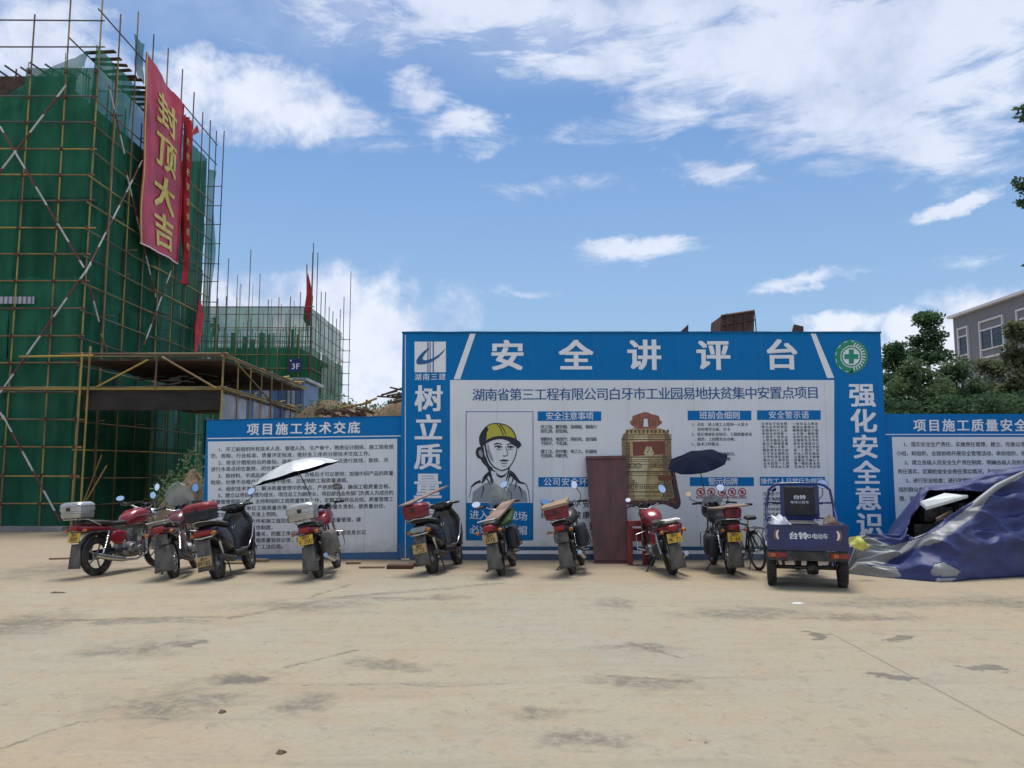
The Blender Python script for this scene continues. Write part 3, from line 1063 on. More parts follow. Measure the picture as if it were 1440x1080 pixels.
    for i in range(n):
        a0, a1 = R(85 + 190 * i / n), R(85 + 190 * (i + 1) / n)
        ro = 24.5 if (i // 3) % 2 == 0 else 21.5
        q = [(cx + 15.5 * math.cos(a0), cy + 15.5 * math.sin(a0)), (cx + ro * math.cos(a0), cy + ro * math.sin(a0)), (cx + ro * math.cos(a1), cy + ro * math.sin(a1)), (cx + 15.5 * math.cos(a1), cy + 15.5 * math.sin(a1))]
        mb.add([(sh.xz(*s)[0], YB - .008, sh.xz(*s)[1]) for s in q], [(3, 2, 1, 0)])
    for i in range(14):
        a0 = R(-82 + 164 * i / 13)
        c0, s0 = math.cos(a0), math.sin(a0)
        p0 = (cx + 15.5 * c0, cy + 15.5 * s0)
        tl = a0 + 0.9
        p1 = (cx + 20.5 * math.cos(a0 + .03), cy + 20.5 * math.sin(a0 + .03))
        p2 = (cx + 24.5 * math.cos(a0 + .34), cy + 24.5 * math.sin(a0 + .34))
        sh.stroke(mb, [p0, p1, p2], 2.0, 0.4, 0.008, mid=3.0)
    disc(mb, 14.2, 0.008, 30, 12.3)
    sh.rect(mb, cx - 3.4, cy - 10, cx + 3.4, cy + 10, 0.009)
    sh.rect(mb, cx - 10, cy - 3.4, cx - 3.4, cy + 3.4, 0.009)
    sh.rect(mb, cx + 3.4, cy - 3.4, cx + 10, cy + 3.4, 0.009)
    mb.build('green_cross', M['green'], eb, world=True)
    # heading bars
    bars = [(756, 578.5, 845.5, 592, '安全注意事项', 773, 829, 11), (757, 671, 872, 684.5, '公司安全环境方针', 770, 858, 11),
            (967, 577.5, 1056.5, 591, '班前会细则', 989, 1035, 11), (1064.5, 577, 1154, 590.5, '安全警示语', 1086, 1132, 10.5),
            (970, 671, 1060, 683.5, '警示标牌', 1001, 1032, 10.5), (1068.5, 670.5, 1160, 683, '操作工人日常行为规范', 1074, 1153, 8.5)]
    for x0, y0, x1, y1, s, a, b, h in bars:
        mb = MB()
        sh.rect(mb, x0, y0, x1, y1, 0.006)
        o = mb.build('heading_bar', M['blue'], t, world=True)
        mb = MB()
        yc = (y0 + y1) / 2
        sh.text(mb, s, a, yc, b, yc, h, dy=0.009)
        mb.build('bar_lettering', M['letter_white'], o, world=True)
        mb = MB()
    for i, s in enumerate(TEXT['notice']):
        y = [600.4, 606.4, 0, 617.7, 623.6, 0, 635, 641][i] if s else 0
        if s:
            line_px(mb, sh, s, 763, y, 5.25, 5.6, bold=1)
    for i, s in enumerate(TEXT['rules']):
        if s:
            line_px(mb, sh, s, 973.5, 597 + i * 6.9, 5.15, 5.0, bold=1)
    for r in range(14):
        for c in range(7):
            for k in range(2):
                x = (1073 + k * 43.3) + c * 5.25 + r * 0.22
                sh.glyph(mb, GRID[(r * 7 + c + k * 31) % len(GRID)], x, 596 + r * 4.65, 4.4, 4.1, bold=1)
    mb.build('small_print', M['ink'], t, world=True)
    mb = MB()
    sh.text(mb, '安全生产', 765, 709, 802, 709, 10.5)
    sh.text(mb, '平安一生', 811.5, 709, 850, 709, 10.5)
    sh.text(mb, '绿色环境', 766, 724.5, 802, 724.5, 10.5)
    sh.text(mb, '健康保障', 811.5, 724.5, 850, 724.5, 10.5)
    for i in range(8):
        line_px(mb, sh, GRID[i * 3:i * 3 + 14], 1076, 694.5 + i * 7.2, 5.6, 5.4, bold=1)
    mb.build('policy_lettering', M['ink'], t, world=True)
    # red warning pictograms and the red slogan under the bell
    mb = MB()
    for i, x in enumerate((985, 1000, 1015, 1029.5, 1043.5)):
        for rr in (5.2,):
            pts = [(x + rr * math.cos(R(a)), 692 + rr * math.sin(R(a))) for a in range(0, 361, 24)]
            sh.stroke(mb, pts, 1.3, 1.3, 0.008)
        sh.stroke(mb, [(x - 3.4, 689), (x + 3.4, 695)], 1.2, 1.2, 0.008)
        sh.poly(mb, [(x - 2, 694.5), (x - 1, 689.5), (x + 1, 689), (x + 2.4, 694.5)], 0.0085)
        sh.text(mb, ['禁止吸烟', '注意高压', '当心坠落', '禁止吸烟', '注意高压'][i], x - 5, 699.5, x + 5, 699.5, 3.4)
    sh.text(mb, '警钟长鸣', 838, 744, 951, 744, 20, 18, bold=2)
    mb.build('red_print', M['ink_red'], t, world=True)
    # ---- portrait of a worker
    mb = MB()
    for x0, y0, x1, y1 in ((655, 578.5, 750, 579.5), (655, 579.5, 656, 759), (749, 579.5, 750, 759)):
        sh.rect(mb, x0, y0, x1, y1, 0.005)
    pf = mb.build('portrait_frame', M['ink_blue'], t, world=True)
    mb = MB()
    sh.rect(mb, 656, 707, 749, 760, 0.006)
    bb = mb.build('portrait_footer', M['blue'], t, world=True)
    mb = MB()
    sh.text(mb, '进入施工现场', 667, 724, 735, 726, 13)
    sh.text(mb, '必须戴安全帽', 667, 745, 735, 746, 13)
    mb.build('footer_lettering', M['letter_white'], bb, world=True)

    def curve(pts, n=5):
        out = []
        k = len(pts)
        for i in range(k - 1):
            p0, p1, p2, p3 = pts[max(0, i - 1)], pts[i], pts[i + 1], pts[min(k - 1, i + 2)]
            for j in range(n):
                u = j / n
                f = lambda a, b, c, d: 0.5 * ((2 * b) + (-a + c) * u + (2 * a - 5 * b + 4 * c - d) * u * u + (-a + 3 * b - 3 * c + d) * u ** 3)
                out.append((f(p0[0], p1[0], p2[0], p3[0]), f(p0[1], p1[1], p2[1], p3[1])))
        out.append(pts[-1])
        return out
    ink, yel, gry = MB(), MB(), MB()
    # helmet
    helm = curve([(677, 622), (677, 612), (681, 603), (689, 597), (699, 595.5), (710, 597.5), (719, 603), (724, 611), (726, 618)])
    sh.poly(yel, helm + curve([(726, 618), (715, 614.5), (703, 613.5), (690, 617), (679, 624)]), 0.0065)
    sh.stroke(ink, helm, 1.2, 1.6, 0.0095)
    sh.poly(ink, curve([(683, 601), (678, 606), (674, 614), (674, 622), (676, 628)]) + curve([(679, 625), (682, 622), (684, 616), (683, 610), (687, 604), (684, 600)]), 0.0092)
    sh.poly(ink, curve([(676, 627), (684, 619), (694, 614.5), (705, 613), (716, 614), (725, 617), (731, 622), (733, 626)]) +
            curve([(733, 627), (729, 629), (722, 626), (714, 620), (704, 617.5), (694, 619), (685, 623), (677, 629)]), 0.0096)
    sh.poly(ink, [(725, 618), (731, 621), (733.5, 626), (729, 631), (725, 628)], 0.0098)
    sh.stroke(ink, curve([(699, 597), (704, 603), (708, 612)]), 1.30, 1.30, 0.0097)
    sh.stroke(ink, curve([(703, 597), (708, 603), (711.5, 611)]), 1.69, 1.04, 0.0097)
    # face
    sh.stroke(ink, curve([(727, 628), (726, 637), (722, 648), (715, 658), (706, 662)]), 1.04, 1.82, 0.0095)
    sh.stroke(ink, curve([(682, 624), (684, 636), (688, 648), (695, 657), (706, 662)]), 2.34, 1.56, 0.0095)
    sh.stroke(ink, curve([(679, 626), (681, 640), (686, 652), (693, 659)]), 1.56, 0.91, 0.0095)
    sh.stroke(ink, curve([(695, 625), (700, 623.5), (706, 625)]), 2.08, 1.30, 0.0095)
    sh.stroke(ink, curve([(713, 625.5), (718, 624), (723, 625.5)]), 1.82, 1.04, 0.0095)
    sh.stroke(ink, curve([(695.5, 628.5), (701, 627), (706.5, 629)]), 1.82, 1.56, 0.0096)
    sh.stroke(ink, curve([(713, 629), (718, 627.5), (723, 629)]), 1.82, 1.56, 0.0096)
    for ex in (701.5, 718):
        sh.poly(ink, [(ex - 1.7, 628), (ex + 1.7, 628), (ex + 1.4, 630.6), (ex - 1.4, 630.6)], 0.0098)
    sh.stroke(gry, curve([(698, 632), (703, 632.5), (706, 631.5)]), 1.6, 0.8, 0.0085)
    sh.stroke(gry, curve([(714, 632), (719, 632.3), (722, 631)]), 1.6, 0.8, 0.0085)
    sh.stroke(ink, curve([(711, 628), (713, 634), (714, 639), (710, 641.5), (707, 640.5)]), 0.65, 1.30, 0.0095)
    sh.poly(ink, curve([(702, 647.5), (708, 645.8), (711, 646.3), (716, 647.5)]) + curve([(716, 648), (710, 649), (702, 648)]), 0.0096)
    sh.stroke(ink, curve([(705, 650.5), (709, 652), (713, 650.5)]), 1.04, 1.04, 0.0095)
    sh.stroke(gry, curve([(706, 655), (710, 656), (713, 655)]), 1.0, 0.6, 0.0085)
    # ear and hair
    sh.poly(ink, curve([(676, 628), (671, 630), (669, 636), (671, 643), (676, 646), (679, 651), (684, 656)]) + curve([(686, 653), (682, 645), (680, 636), (679, 629)]), 0.0093)
    sh.poly(gry, curve([(676, 632), (673, 635), (674, 640), (678, 643), (679, 638)]), 0.0102)
    # neck and collar
    sh.stroke(ink, curve([(686, 655), (689, 664), (691, 671)]), 4.16, 1.30, 0.0095)
    sh.stroke(ink, curve([(716, 658), (714, 668), (711, 678)]), 2.34, 1.30, 0.0095)
    sh.poly(ink, curve([(690, 662), (686, 664), (680, 670), (677, 679)]) + curve([(679, 680), (684, 673), (688, 669), (690, 676), (693, 682), (692, 670)]), 0.0094)
    sh.poly(ink, curve([(717, 661), (723, 665), (728, 672), (732, 677), (739, 679)]) + curve([(737, 681), (729, 679), (723, 674), (718, 670), (715, 678), (714, 684), (715, 670)]), 0.0094)
    sh.poly(ink, [(662, 684), (668, 678), (675, 675), (677, 678), (669, 681), (663, 686)], 0.0094)
    sh.stroke(ink, curve([(675, 676), (668, 679), (663, 686), (660, 700)]), 1.30, 0.65, 0.0095)
    sh.stroke(ink, curve([(696, 684), (700, 694), (702, 706)]), 1.30, 0.78, 0.0095)
    sh.stroke(ink, curve([(711, 683), (708, 694), (706, 706)]), 1.30, 0.78, 0.0095)
    sh.stroke(ink, curve([(739, 680), (743, 690), (745, 706)]), 1.30, 0.65, 0.0095)
    sh.poly(gry, [(678, 682), (690, 676), (697, 690), (699, 706), (664, 706), (665, 692)], 0.0072)
    sh.poly(gry, [(716, 680), (728, 682), (740, 692), (742, 706), (710, 706), (713, 692)], 0.0072)
    # brushed shadows of hair, jaw strap and collar folds
    sh.poly(ink, curve([(683, 640), (686, 650), (693, 660), (699, 664)]) + curve([(694, 663), (688, 660), (683, 652)]), 0.0094)
    sh.poly(ink, curve([(697, 664), (702, 668), (708, 668), (714, 663)]) + curve([(710, 670), (704, 672), (699, 669)]), 0.0094)
    for a_ in ((684, 672, 690, 684), (688, 668, 696, 682), (722, 672, 716, 684), (726, 678, 722, 690), (680, 684, 676, 700), (730, 684, 734, 700)):
        sh.stroke(ink, [(a_[0], a_[1]), ((a_[0] + a_[2]) / 2 + 1, (a_[1] + a_[3]) / 2), (a_[2], a_[3])], 2.2, 0.4, 0.0095)
    sh.poly(gry, curve([(686, 622), (690, 636), (694, 648), (690, 646), (685, 634)]), 0.0085)
    for mbx, nm, mt in ((yel, 'helmet_print', 'yellow'), (gry, 'shading_print', 'ink_grey'), (ink, 'portrait_print', 'ink')):
        mbx.build(nm, M[mt], pf, world=True)
        # ---- the printed bell
    g1, g2, g3, dk, rd, rs, pu, wh = (MB() for _ in range(8))
    # knob
    sh.poly(rs, curve([(895, 603), (892, 600), (887, 597), (886, 593), (889, 590), (889, 586), (894, 583.5), (899, 583), (904, 580), (911, 580), (916, 582.5), (922, 583.5), (927, 586), (927, 590), (931, 593), (930, 596), (925, 598.5), (922, 603)]), 0.0065)
    sh.poly(wh, [(905.5, 589), (910.5, 589), (911.5, 600), (904.5, 600)], 0.0088)
    for q in range(9):
        sh.stroke(dk, curve([(889 + q * 4.6, 598), (891 + q * 4.4, 592 - (q % 3)), (894 + q * 3.9, 588)]), .9, .5, 0.0079)
    # body
    body = curve([(874, 624), (875, 615), (879, 608), (886, 603.5), (896, 601), (908, 600.3), (922, 601), (932, 603.5), (939, 608), (943, 615), (944, 624), (944, 645), (943.5, 665), (946, 685), (948, 700)]) + curve([(930, 703), (908, 704), (879, 702), (877, 690), (877, 670), (874.5, 650), (874, 624)])
    sh.poly(g1, body, 0.0062)
    sh.poly(g2, [(891, 612), (910, 611), (912, 640), (906, 700), (893, 702), (888, 660)], 0.0068)
    sh.poly(g3, [(874, 616), (882, 606), (886, 640), (884, 701), (879, 701), (876.5, 670)], 0.0065)
    sh.poly(g3, [(943.5, 616), (935, 606), (931, 640), (934, 702), (947, 699), (943.5, 665)], 0.0065)
    for y, h in ((614, 1.0), (653, .7), (665, .7), (681, .8), (686, .7), (611, 1.2), (617.5, 1.4), (642, 1.5), (646, .9), (662.5, 1.5), (668, .9), (691, 1.4), (697, .9)):
        sh.rect(dk, 875.5, y, 944.5, y + h, 0.0078)
    # frieze of leaves under the shoulder, inscriptions and scrolls
    for i in range(11):
        x = 882 + i * 5.7
        sh.poly(dk, [(x - 2, 604.5), (x + 2, 604.5), (x + .6, 609.5), (x - .6, 609.5)], 0.0079)
    sh.poly(rd, [(889.5, 621), (935, 620), (936, 638.5), (890, 641.5)], 0.0078)
    sh.poly(g2, [(905, 637), (909, 628), (915, 628), (920, 637), (917, 641), (908, 641)], 0.0082)
    rnd = random.Random(4)
    for r in range(5):
        for c in range(2):
            sh.rect(dk, 880 + c * 3.4, 622 + r * 4, 882.3 + c * 3.4, 624.8 + r * 4, 0.0079)
    for cx0, cy0 in ((889, 654.5), (925, 653.5)):
        for k in range(3):
            pts = [(cx0 + (k - 1) * 8 + (2.2 + a / 130) * math.cos(R(a)), cy0 + (1.2 + a / 160) * math.sin(R(a))) for a in range(0, 560, 40)]
            sh.stroke(dk, pts, 1.0, 1.0, 0.0079)
    for cx0 in (882, 925):
        for r in range(6):
            for c in range(5 if cx0 > 900 else 4):
                if rnd.random() < .8:
                    x, y = cx0 + c * 3.8, 672 + r * 3.1
                    sh.rect(dk, x, y, x + rnd.uniform(1.4, 2.8), y + rnd.uniform(1, 2), 0.0079)
    for i in range(7):
        sh.stroke(rd if i % 2 else dk, [(891 + i * 6.5, 624 + (i % 3) * 2), (894 + i * 6.5, 631), (891 + i * 6.2, 637)], 1.8, .8, 0.0084)
    for i in range(22):
        x = 878 + i * 3.05
        sh.rect(dk, x, 683, x + 1.4, 685.2, 0.0079)
        sh.rect(dk, x, 648, x + 1.6, 649.6, 0.0079)
    for i in range(9):
        sh.stroke(rs, curve([(880 + i * 8, 703), (884 + i * 8, 707), (888 + i * 8, 704)]), 1.6, .8, 0.0078)
    sh.poly(rd, [(926, 669), (945, 669), (946, 675), (926, 676)], 0.0077)
    # wooden skirt flaring to the right
    sh.poly(pu, curve([(944, 660), (949, 664), (953, 685), (957, 704), (956, 712), (951, 716), (944, 713), (934, 709), (922, 710)]) + [(905, 712), (890, 712), (880, 709), (878, 701), (925, 699), (943, 695)], 0.006)
    for mbx, nm, mt in ((g1, 'bell_body', 'gold'), (g2, 'bell_highlight', 'gold2'), (g3, 'bell_side', 'gold_dark'), (wh, 'bell_window', 'white'), (dk, 'bell_relief', 'bell_dark'), (rd, 'bell_inscription', 'bell_red'), (rs, 'bell_knob', 'bell_rust'), (pu, 'bell_skirt', 'bell_purple')):
        mbx.build(nm, M[mt], t, world=True)


center_board()


def side_board_left():
    Y = 14.72
    sh = Sheet(Y)
    a = P(290.5, 592, Y)
    b = P(566, 586, Y)
    t = thing('notice_board', 'left notice board, white panel of sixteen text lines under a blue title band', 'notice board', ((a.x + b.x) / 2, Y, 0))
    mb = MB()
    xr = P(566.0, 586, YB).x - 0.004
    mb.add([(a.x, Y, .0), (xr, Y, .0), (xr, Y, b.z), (a.x, Y, a.z), (a.x, Y + .07, .0), (xr, Y + .07, .0), (xr, Y + .07, b.z), (a.x, Y + .07, a.z)],
           [(0, 1, 2, 3), (5, 4, 7, 6), (1, 5, 6, 2), (4, 0, 3, 7), (3, 2, 6, 7)])
    mb.build('panel', M['blue'], t, world=True)
    mb = MB()
    sh.poly(mb, [(290.5, 590.3), (567, 584.5), (567, 586.3), (290.5, 592.2)], -0.0)
    o = mb.build('top_edge', M['blue2'], t, world=True)
    o.location.y -= 0.006
    back_posts(t, [a.x + .25, (a.x + b.x) / 2, b.x - .25], b.z - .05, Y)
    mb = MB()
    sh.poly(mb, [(292.5, 621), (558.5, 617), (558.5, 776), (292, 781)], 0.004)
    mb.build('white_field', M['white'], t, world=True)
    mb = MB()
    sh.poly(mb, [(291.5, 616), (567, 612.3), (567, 613.6), (291.5, 617.4)], 0.005)
    mb.build('white_stripe', M['letter_white'], t, world=True)
    mb = MB()
    sh.text(mb, TEXT['left_title'], 356, 604, 498, 601.5, 16.5, bold=2)
    mb.build('title_lettering', M['letter_white'], t, world=True)
    mb = MB()
    ys = [632.5, 641.5, 651, 660, 669.5, 678.5, 688, 697, 706, 715.5, 724.5, 734, 743, 752, 761, 770]
    for i, s in enumerate(TEXT['left']):
        n = sum(.62 if c == '　' else .75 if c.isdigit() else 1 for c in s)
        full = 257 / n if n > 31 else 7.05
        line_px(mb, sh, s, 300, ys[i], min(full, 7.15), 6.6, slope=-0.0165, bold=1)
    mb.build('body_lettering', M['ink'], t, world=True)


side_board_left()


def side_board_right():
    Y = 14.70
    sh = Sheet(Y)
    a = P(1244, 582, Y)
    t = thing('notice_board', 'right notice board of printed rules, partly hidden behind the covered heap', 'notice board', (a.x + 2, Y, 0))
    xl = P(1238, 465, YB).x + 0.004
    xr = a.x + 4.2
    zt = a.z
    mb = MB()
    mb.box(((xl + xr) / 2, Y + .035, zt / 2 + .01), (xr - xl, .07, zt - .02))
    mb.build('panel', M['blue'], t, world=True)
    back_posts(t, [xl + .3, (xl + xr) / 2, xr - .3], zt - .05, Y)
    mb = MB()
    p0, p1 = P(1254, 614.5, Y), P(1254, 778, Y)
    mb.quad((p0.x, Y - .004, p1.z), (xr - .12, Y - .004, p1.z), (xr - .12, Y - .004, p0.z), (p0.x, Y - .004, p0.z))
    mb.build('white_field', M['white'], t, world=True)
    mb = MB()
    p0 = P(1243, 611, Y)
    mb.box(((p0.x + xr) / 2, Y - .004, p0.z), (xr - p0.x, .004, .016))
    mb.build('white_stripe', M['letter_white'], t, world=True)
    mb = MB()
    s = TEXT['right_title']
    sh.text(mb, s, 1293, 598.5, 1293 + 20.3 * (len(s) - 1), 598.5, 17, bold=2)
    mb.build('title_lettering', M['letter_white'], t, world=True)
    mb = MB()
    for i, s in enumerate(TEXT['right']):
        y = 625 + i * 12.7
        line_px(mb, sh, s, 1263 + i * 0.8, y, 7.0, 6.8, bold=1)
    mb.build('body_lettering', M['ink'], t, world=True)


side_board_right()

# ------------------------------------------------------------------ scaffolded building on the left
XS = -11.82      # plane of the side scaffold
YF = 21.8        # plane of the front scaffold


def zlev(k):
    return 6.02 + 0.76 * k


def wavy_sheet(mb, p00, p10, p11, p01, nu, nv, amp, seed, normal, sag=None):
    """cloth sheet between four corners, pushed out of its plane by folds"""
    vs, fs = [], []
    nrm = Vector(normal)
    for j in range(nv + 1):
        v = j / nv
        for i in range(nu + 1):
            u = i / nu
            p = (Vector(p00) * (1 - u) + Vector(p10) * u) * (1 - v) + (Vector(p01) * (1 - u) + Vector(p11) * u) * v
            q = Vector((u * 2.2 + seed, v * 0.7 + seed * 1.7, seed))
            d = mnoise.noise(q * 1.7) * 0.6 + mnoise.noise(q * 4.3) * 0.4
            p += nrm * d * amp
            if sag:
                p += Vector((0, 0, -sag * math.sin(math.pi * ((u * 2.5) % 1)) * v))
            vs.append(p)
    for j in range(nv):
        for i in range(nu):
            a = j * (nu + 1) + i
            fs.append((a, a + 1, a + nu + 2, a + nu + 1))
    mb.add(vs, fs)


def left_building():
    rnd = random.Random(11)
    t = thing('scaffolded_building', 'tall building under construction wrapped in scaffolding and green netting, at the left edge', 'building', (XS - 4, YF + 4, 0))
    YE = 30.3
    # concrete frame behind the nets
    x0, x1, y0, y1 = XS - 9.5, XS - 1.25, YF + 1.3, YE - 1.0
    for z in (0.12, 3.5, 6.9, 10.3):
        mb = MB().box(((x0 + x1) / 2, (y0 + y1) / 2, z), (x1 - x0, y1 - y0, 0.24))
        mb.build('floor_slab', M['concrete'], t, world=True)
        for i, y in enumerate((y0 + .3, y0 + 3.6, y1 - .3)):
            for j, x in enumerate((x0 + .3, x0 + 4.4, x1 - .3)):
                if z < 10:
                    mb = MB().box((x, y, z + 1.7), (.5, .5, 3.15))
                    mb.build('column', M['concrete'], t, world=True)
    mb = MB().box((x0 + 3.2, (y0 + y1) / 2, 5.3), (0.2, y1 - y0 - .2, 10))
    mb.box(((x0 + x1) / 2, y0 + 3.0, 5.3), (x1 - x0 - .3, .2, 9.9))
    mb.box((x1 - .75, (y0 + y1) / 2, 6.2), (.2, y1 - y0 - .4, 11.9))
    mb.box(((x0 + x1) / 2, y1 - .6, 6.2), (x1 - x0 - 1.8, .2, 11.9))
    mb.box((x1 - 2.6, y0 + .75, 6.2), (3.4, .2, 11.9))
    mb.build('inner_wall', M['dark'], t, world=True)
    # roof formwork: dark timber deck, joists sticking out, props
    mb = MB().box(((x0 + x1) / 2, (y0 + y1) / 2 - .4, 12.45), (x1 - x0 + .6, y1 - y0 + .6, 0.35))
    mb.box(((x0 + x1) / 2, y0 - .5, 12.75), (x1 - x0 + .4, .1, 0.75))
    mb.build('roof_formwork', M['timber'], t, world=True)
    for i in range(22):
        x = x0 + .5 + i * 0.40
        z = 13.35 + rnd.uniform(-.05, .05)
        d = Vector((-.62, 0, .42)) * rnd.uniform(.7, 1)
        a = Vector((x, y0 - .5, z - .25))
        mb = MB().tube([a, a + d], .04, 4)
        mb.build('joist', M['timber'], t, world=True)
    for i in range(16):
        x = rnd.uniform(x0 + 3, x1)
        y = rnd.uniform(y0, y1)
        z = rnd.uniform(13.9, 15.4)
        pole('rebar', (x, y, 11.9), (x + rnd.uniform(-.05, .05), y, z), .012, 'pole_g', t, 4)
    # --- standards
    for i, x in enumerate([XS, -12.66, -13.72, -14.8, -15.85, -16.9]):
        top = [15.1, 15.9, 14.6, 14.9, 14.7, 15.2][i]
        pole('standard', (x, YF, 0), (x + rnd.uniform(-.06, .06), YF, top), .023, 'pole_y' if i < 5 else 'pole_r', t)
        pole('standard', (x + .1, YF + .85, 0), (x + .1 + rnd.uniform(-.04, .04), YF + .85, 13.4), .024, 'pole_r', t)
    ys = [22.9, 24.05, 25.2, 26.35, 27.4, 28.5, 29.5, 30.3]
    for i, y in enumerate(ys):
        top = 15.7 + rnd.uniform(-.5, .7)
        pole('standard', (XS, y, 0), (XS + rnd.uniform(-.04, .04), y + rnd.uniform(-.03, .03), top), .023, 'pole_y' if i in (0, 1, 3, 4) else 'pole_r', t)
        pole('standard', (XS - .85, y + .05, 0), (XS - .85, y + .05, 13.4), .024, 'pole_r', t)
    # the far end return, seen edge-on against the sky
    for x in (XS + .42, XS + .12):
        pole('standard', (x, YE + .15, 0), (x + .05, YE + .15, 14.9), .022, 'pole_g', t)
    # --- ledgers, front face and side face
    k0 = -8
    for k in range(k0, 12):
        z = zlev(k)
        zz = z + rnd.uniform(-.03, .03)
        if k in (9,):
            continue
        m = rnd.choice(['pole_y', 'pole_y', 'pole_y', 'pole_r']) if k < 7 else 'pole_g'
        pole('ledger', (-18.2, YF - .05, z + rnd.uniform(-.05, .05)), (XS + rnd.uniform(.08, .25), YF - .05, zz), .022, m, t)
        if z < 13.5:
            m = 'pole_r' if rnd.random() < .6 else 'pole_y'
            ya = YF - .2
            yb = YF + 4.6 + rnd.uniform(-.4, .4)
            pole('ledger', (XS + .05, ya, z - .08), (XS + .05, yb, z - .08 + rnd.uniform(-.05, .05)), .021, m, t)
            pole('ledger', (XS + .06, yb - .35, z - .04), (XS + .06, YE + .3, z - .06), .021, rnd.choice(['pole_r', 'pole_y', 'pole_g']), t)
    # top rails climbing over the parapet
    pole('ledger', (XS + .05, YF - .2, 14.65), (XS + .05, 27.1, 14.6), .022, 'pole_g', t)
    pole('ledger', (XS + .05, 26.7, 14.65), (XS + .05, YE + .6, 14.5), .022, 'pole_g', t)
    pole('ledger', (XS - .85, YF, 13.9), (XS - .85, YE - 1.2, 13.9), .022, 'pole_g', t)
    pole('ledger', (XS + .05, 26.9, 13.75), (XS + .05, YE + .6, 13.7), .022, 'pole_g', t)
    # cross tubes at the far end
    for k in range(-6, 10):
        z = zlev(k) - .25
        pole('transom', (XS - .5, YE + .12, z), (XS + .5, YE + .12, z + rnd.uniform(-.04, .04)), .018, 'pole_g', t)
    # transoms poking through the side net
    for k in range(-4, 10):
        for y in ys[:6]:
            if rnd.random() < .45:
                z = zlev(k) + .02
                pole('transom', (XS - .9, y + .08, z), (XS + rnd.uniform(.1, .3), y + .08, z), .019, 'pole_r', t, 6)
    # clamps on the nearest joints
    for i, x in enumerate([XS, -12.66, -13.72]):
        for k in range(-7, 10):
            mb = MB().box((x, YF - .045, zlev(k)), (.085, .085, .085), rot=rnd.uniform(0, 1.5))
            mb.build('coupler', M['rust'], t, world=True)
    # --- red and white diagonal braces
    yb = YF - .1
    br = [((0, 178), (118, 376)), ((93, 120), (-18, 265)), ((128, 371), (-10, 567)), ((4, 584), (86, 735)), ((-20, 545), (6, 590))]
    for a, b in br:
        pole('brace', P(a[0], a[1], yb), P(b[0], b[1], yb), .027, 'stripe', t)
    xb = XS + .12
    for a, b in [((120, 384), (200, 226)), ((246, 366), (202, 486)), ((153, 120), (175, 216)), ((177, 240), (219, 418)), ((127, 405), (139, 452)), ((142, 470), (152, 500)), ((150, 655), (121, 704)), ((143, 640), (118, 705))]:
        pole('brace', PX(a[0], a[1], xb), PX(b[0], b[1], xb), .024, 'stripe' if a[1] < 460 else 'pole_y', t)
    # --- nets: one panel per lift and bay group
    zb = [0.05, 2.3, 4.6, 6.9, 9.2, 11.4, 13.0]
    for j in range(len(zb) - 1):
        for i, (xa, xc) in enumerate(((-18.2, -16.0), (-16.0, -13.9), (-13.9, XS - .02))):
            mb = MB()
            if j == 5 and i < 2:
                ztop = 12.2
            else:
                ztop = zb[j + 1] + .04
            wavy_sheet(mb, (xa, YF + .10, zb[j]), (xc, YF + .10, zb[j]), (xc, YF + .10, ztop), (xa, YF + .10, ztop), 20, 12, .12, i * 3.1 + j * 1.3, (0, 1, 0))
            mb.build('net_panel', M['net'], t, world=True, smooth=60)
    yp = [YF, 24.05, 26.35, 28.5, YE]
    for j in range(len(zb) - 1):
        for i in range(4):
            mb = MB()
            z1 = zb[j + 1] + .04 if j < 5 else 13.7
            m = 'net' if not (j == 5 and i in (1, 2)) else 'net_thin'
            wavy_sheet(mb, (XS - .09, yp[i], zb[j]), (XS - .09, yp[i + 1], zb[j]), (XS - .09, yp[i + 1], z1), (XS - .09, yp[i], z1), 20, 12, .10, 20 + i * 2.3 + j * 1.9, (1, 0, 0))
            mb.build('net_panel', M[m], t, world=True, smooth=60)
    # nets closing the far end
    for j in range(len(zb) - 1):
        mb = MB()
        z1 = zb[j + 1] + .04 if j < 5 else 13.6
        wavy_sheet(mb, (XS - 3.2, YE - .03, zb[j]), (XS - .1, YE - .03, zb[j]), (XS - .1, YE - .03, z1), (XS - 3.2, YE - .03, z1), 14, 8, .08, 60 + j * 1.9, (0, 1, 0))
        mb.build('net_panel', M['net'], t, world=True, smooth=60)
    # loose nets: bulging at the far corner, scrap at the top, white cut-out strip
    mb = MB()
    vs, fs = [], []
    for j in range(40):
        z = 1 + j * 0.315
        b = .12 + .22 * max(0, mnoise.noise(Vector((z * .45, 2, 0))) + .35)
        vs += [(XS - .05, YE + .02, z), (XS + b * .6, YE + .12, z), (XS + b, YE + .25, z)]
    for j in range(39):
        for i in range(2):
            a = j * 3 + i
            fs.append((a, a + 1, a + 4, a + 3))
    mb.add(vs, fs)
    mb.build('loose_net', M['net_thin'], t, world=True, smooth=60)
    mb = MB()
    wavy_sheet(mb, PX(190, 95, XS), PX(202, 122, XS), PX(202, 62, XS), PX(188, 47, XS), 8, 8, .12, 4, (1, 0, 0))
    mb.build('loose_net', M['net_thin'], t, world=True, smooth=60)
    mb = MB()
    wavy_sheet(mb, (-15.2, YF + .3, 11.9), (-12.5, YF + .3, 12.9), (-12.3, YF + .5, 13.8), (-13.4, YF + .4, 13.2), 10, 6, .1, 9, (0, 1, 0))
    mb.build('loose_net', M['net_thin'], t, world=True, smooth=60)
    # white window grille showing through the torn net
    mb = MB()
    a, b = P(-12, 427, YF - .02), P(48, 417, YF - .02)
    mb.box(((a.x + b.x) / 2, YF + .0, (a.z + b.z) / 2), (b.x - a.x, .02, b.z - a.z))
    mb.build('pale_strip', M['hoard'], t, world=True)
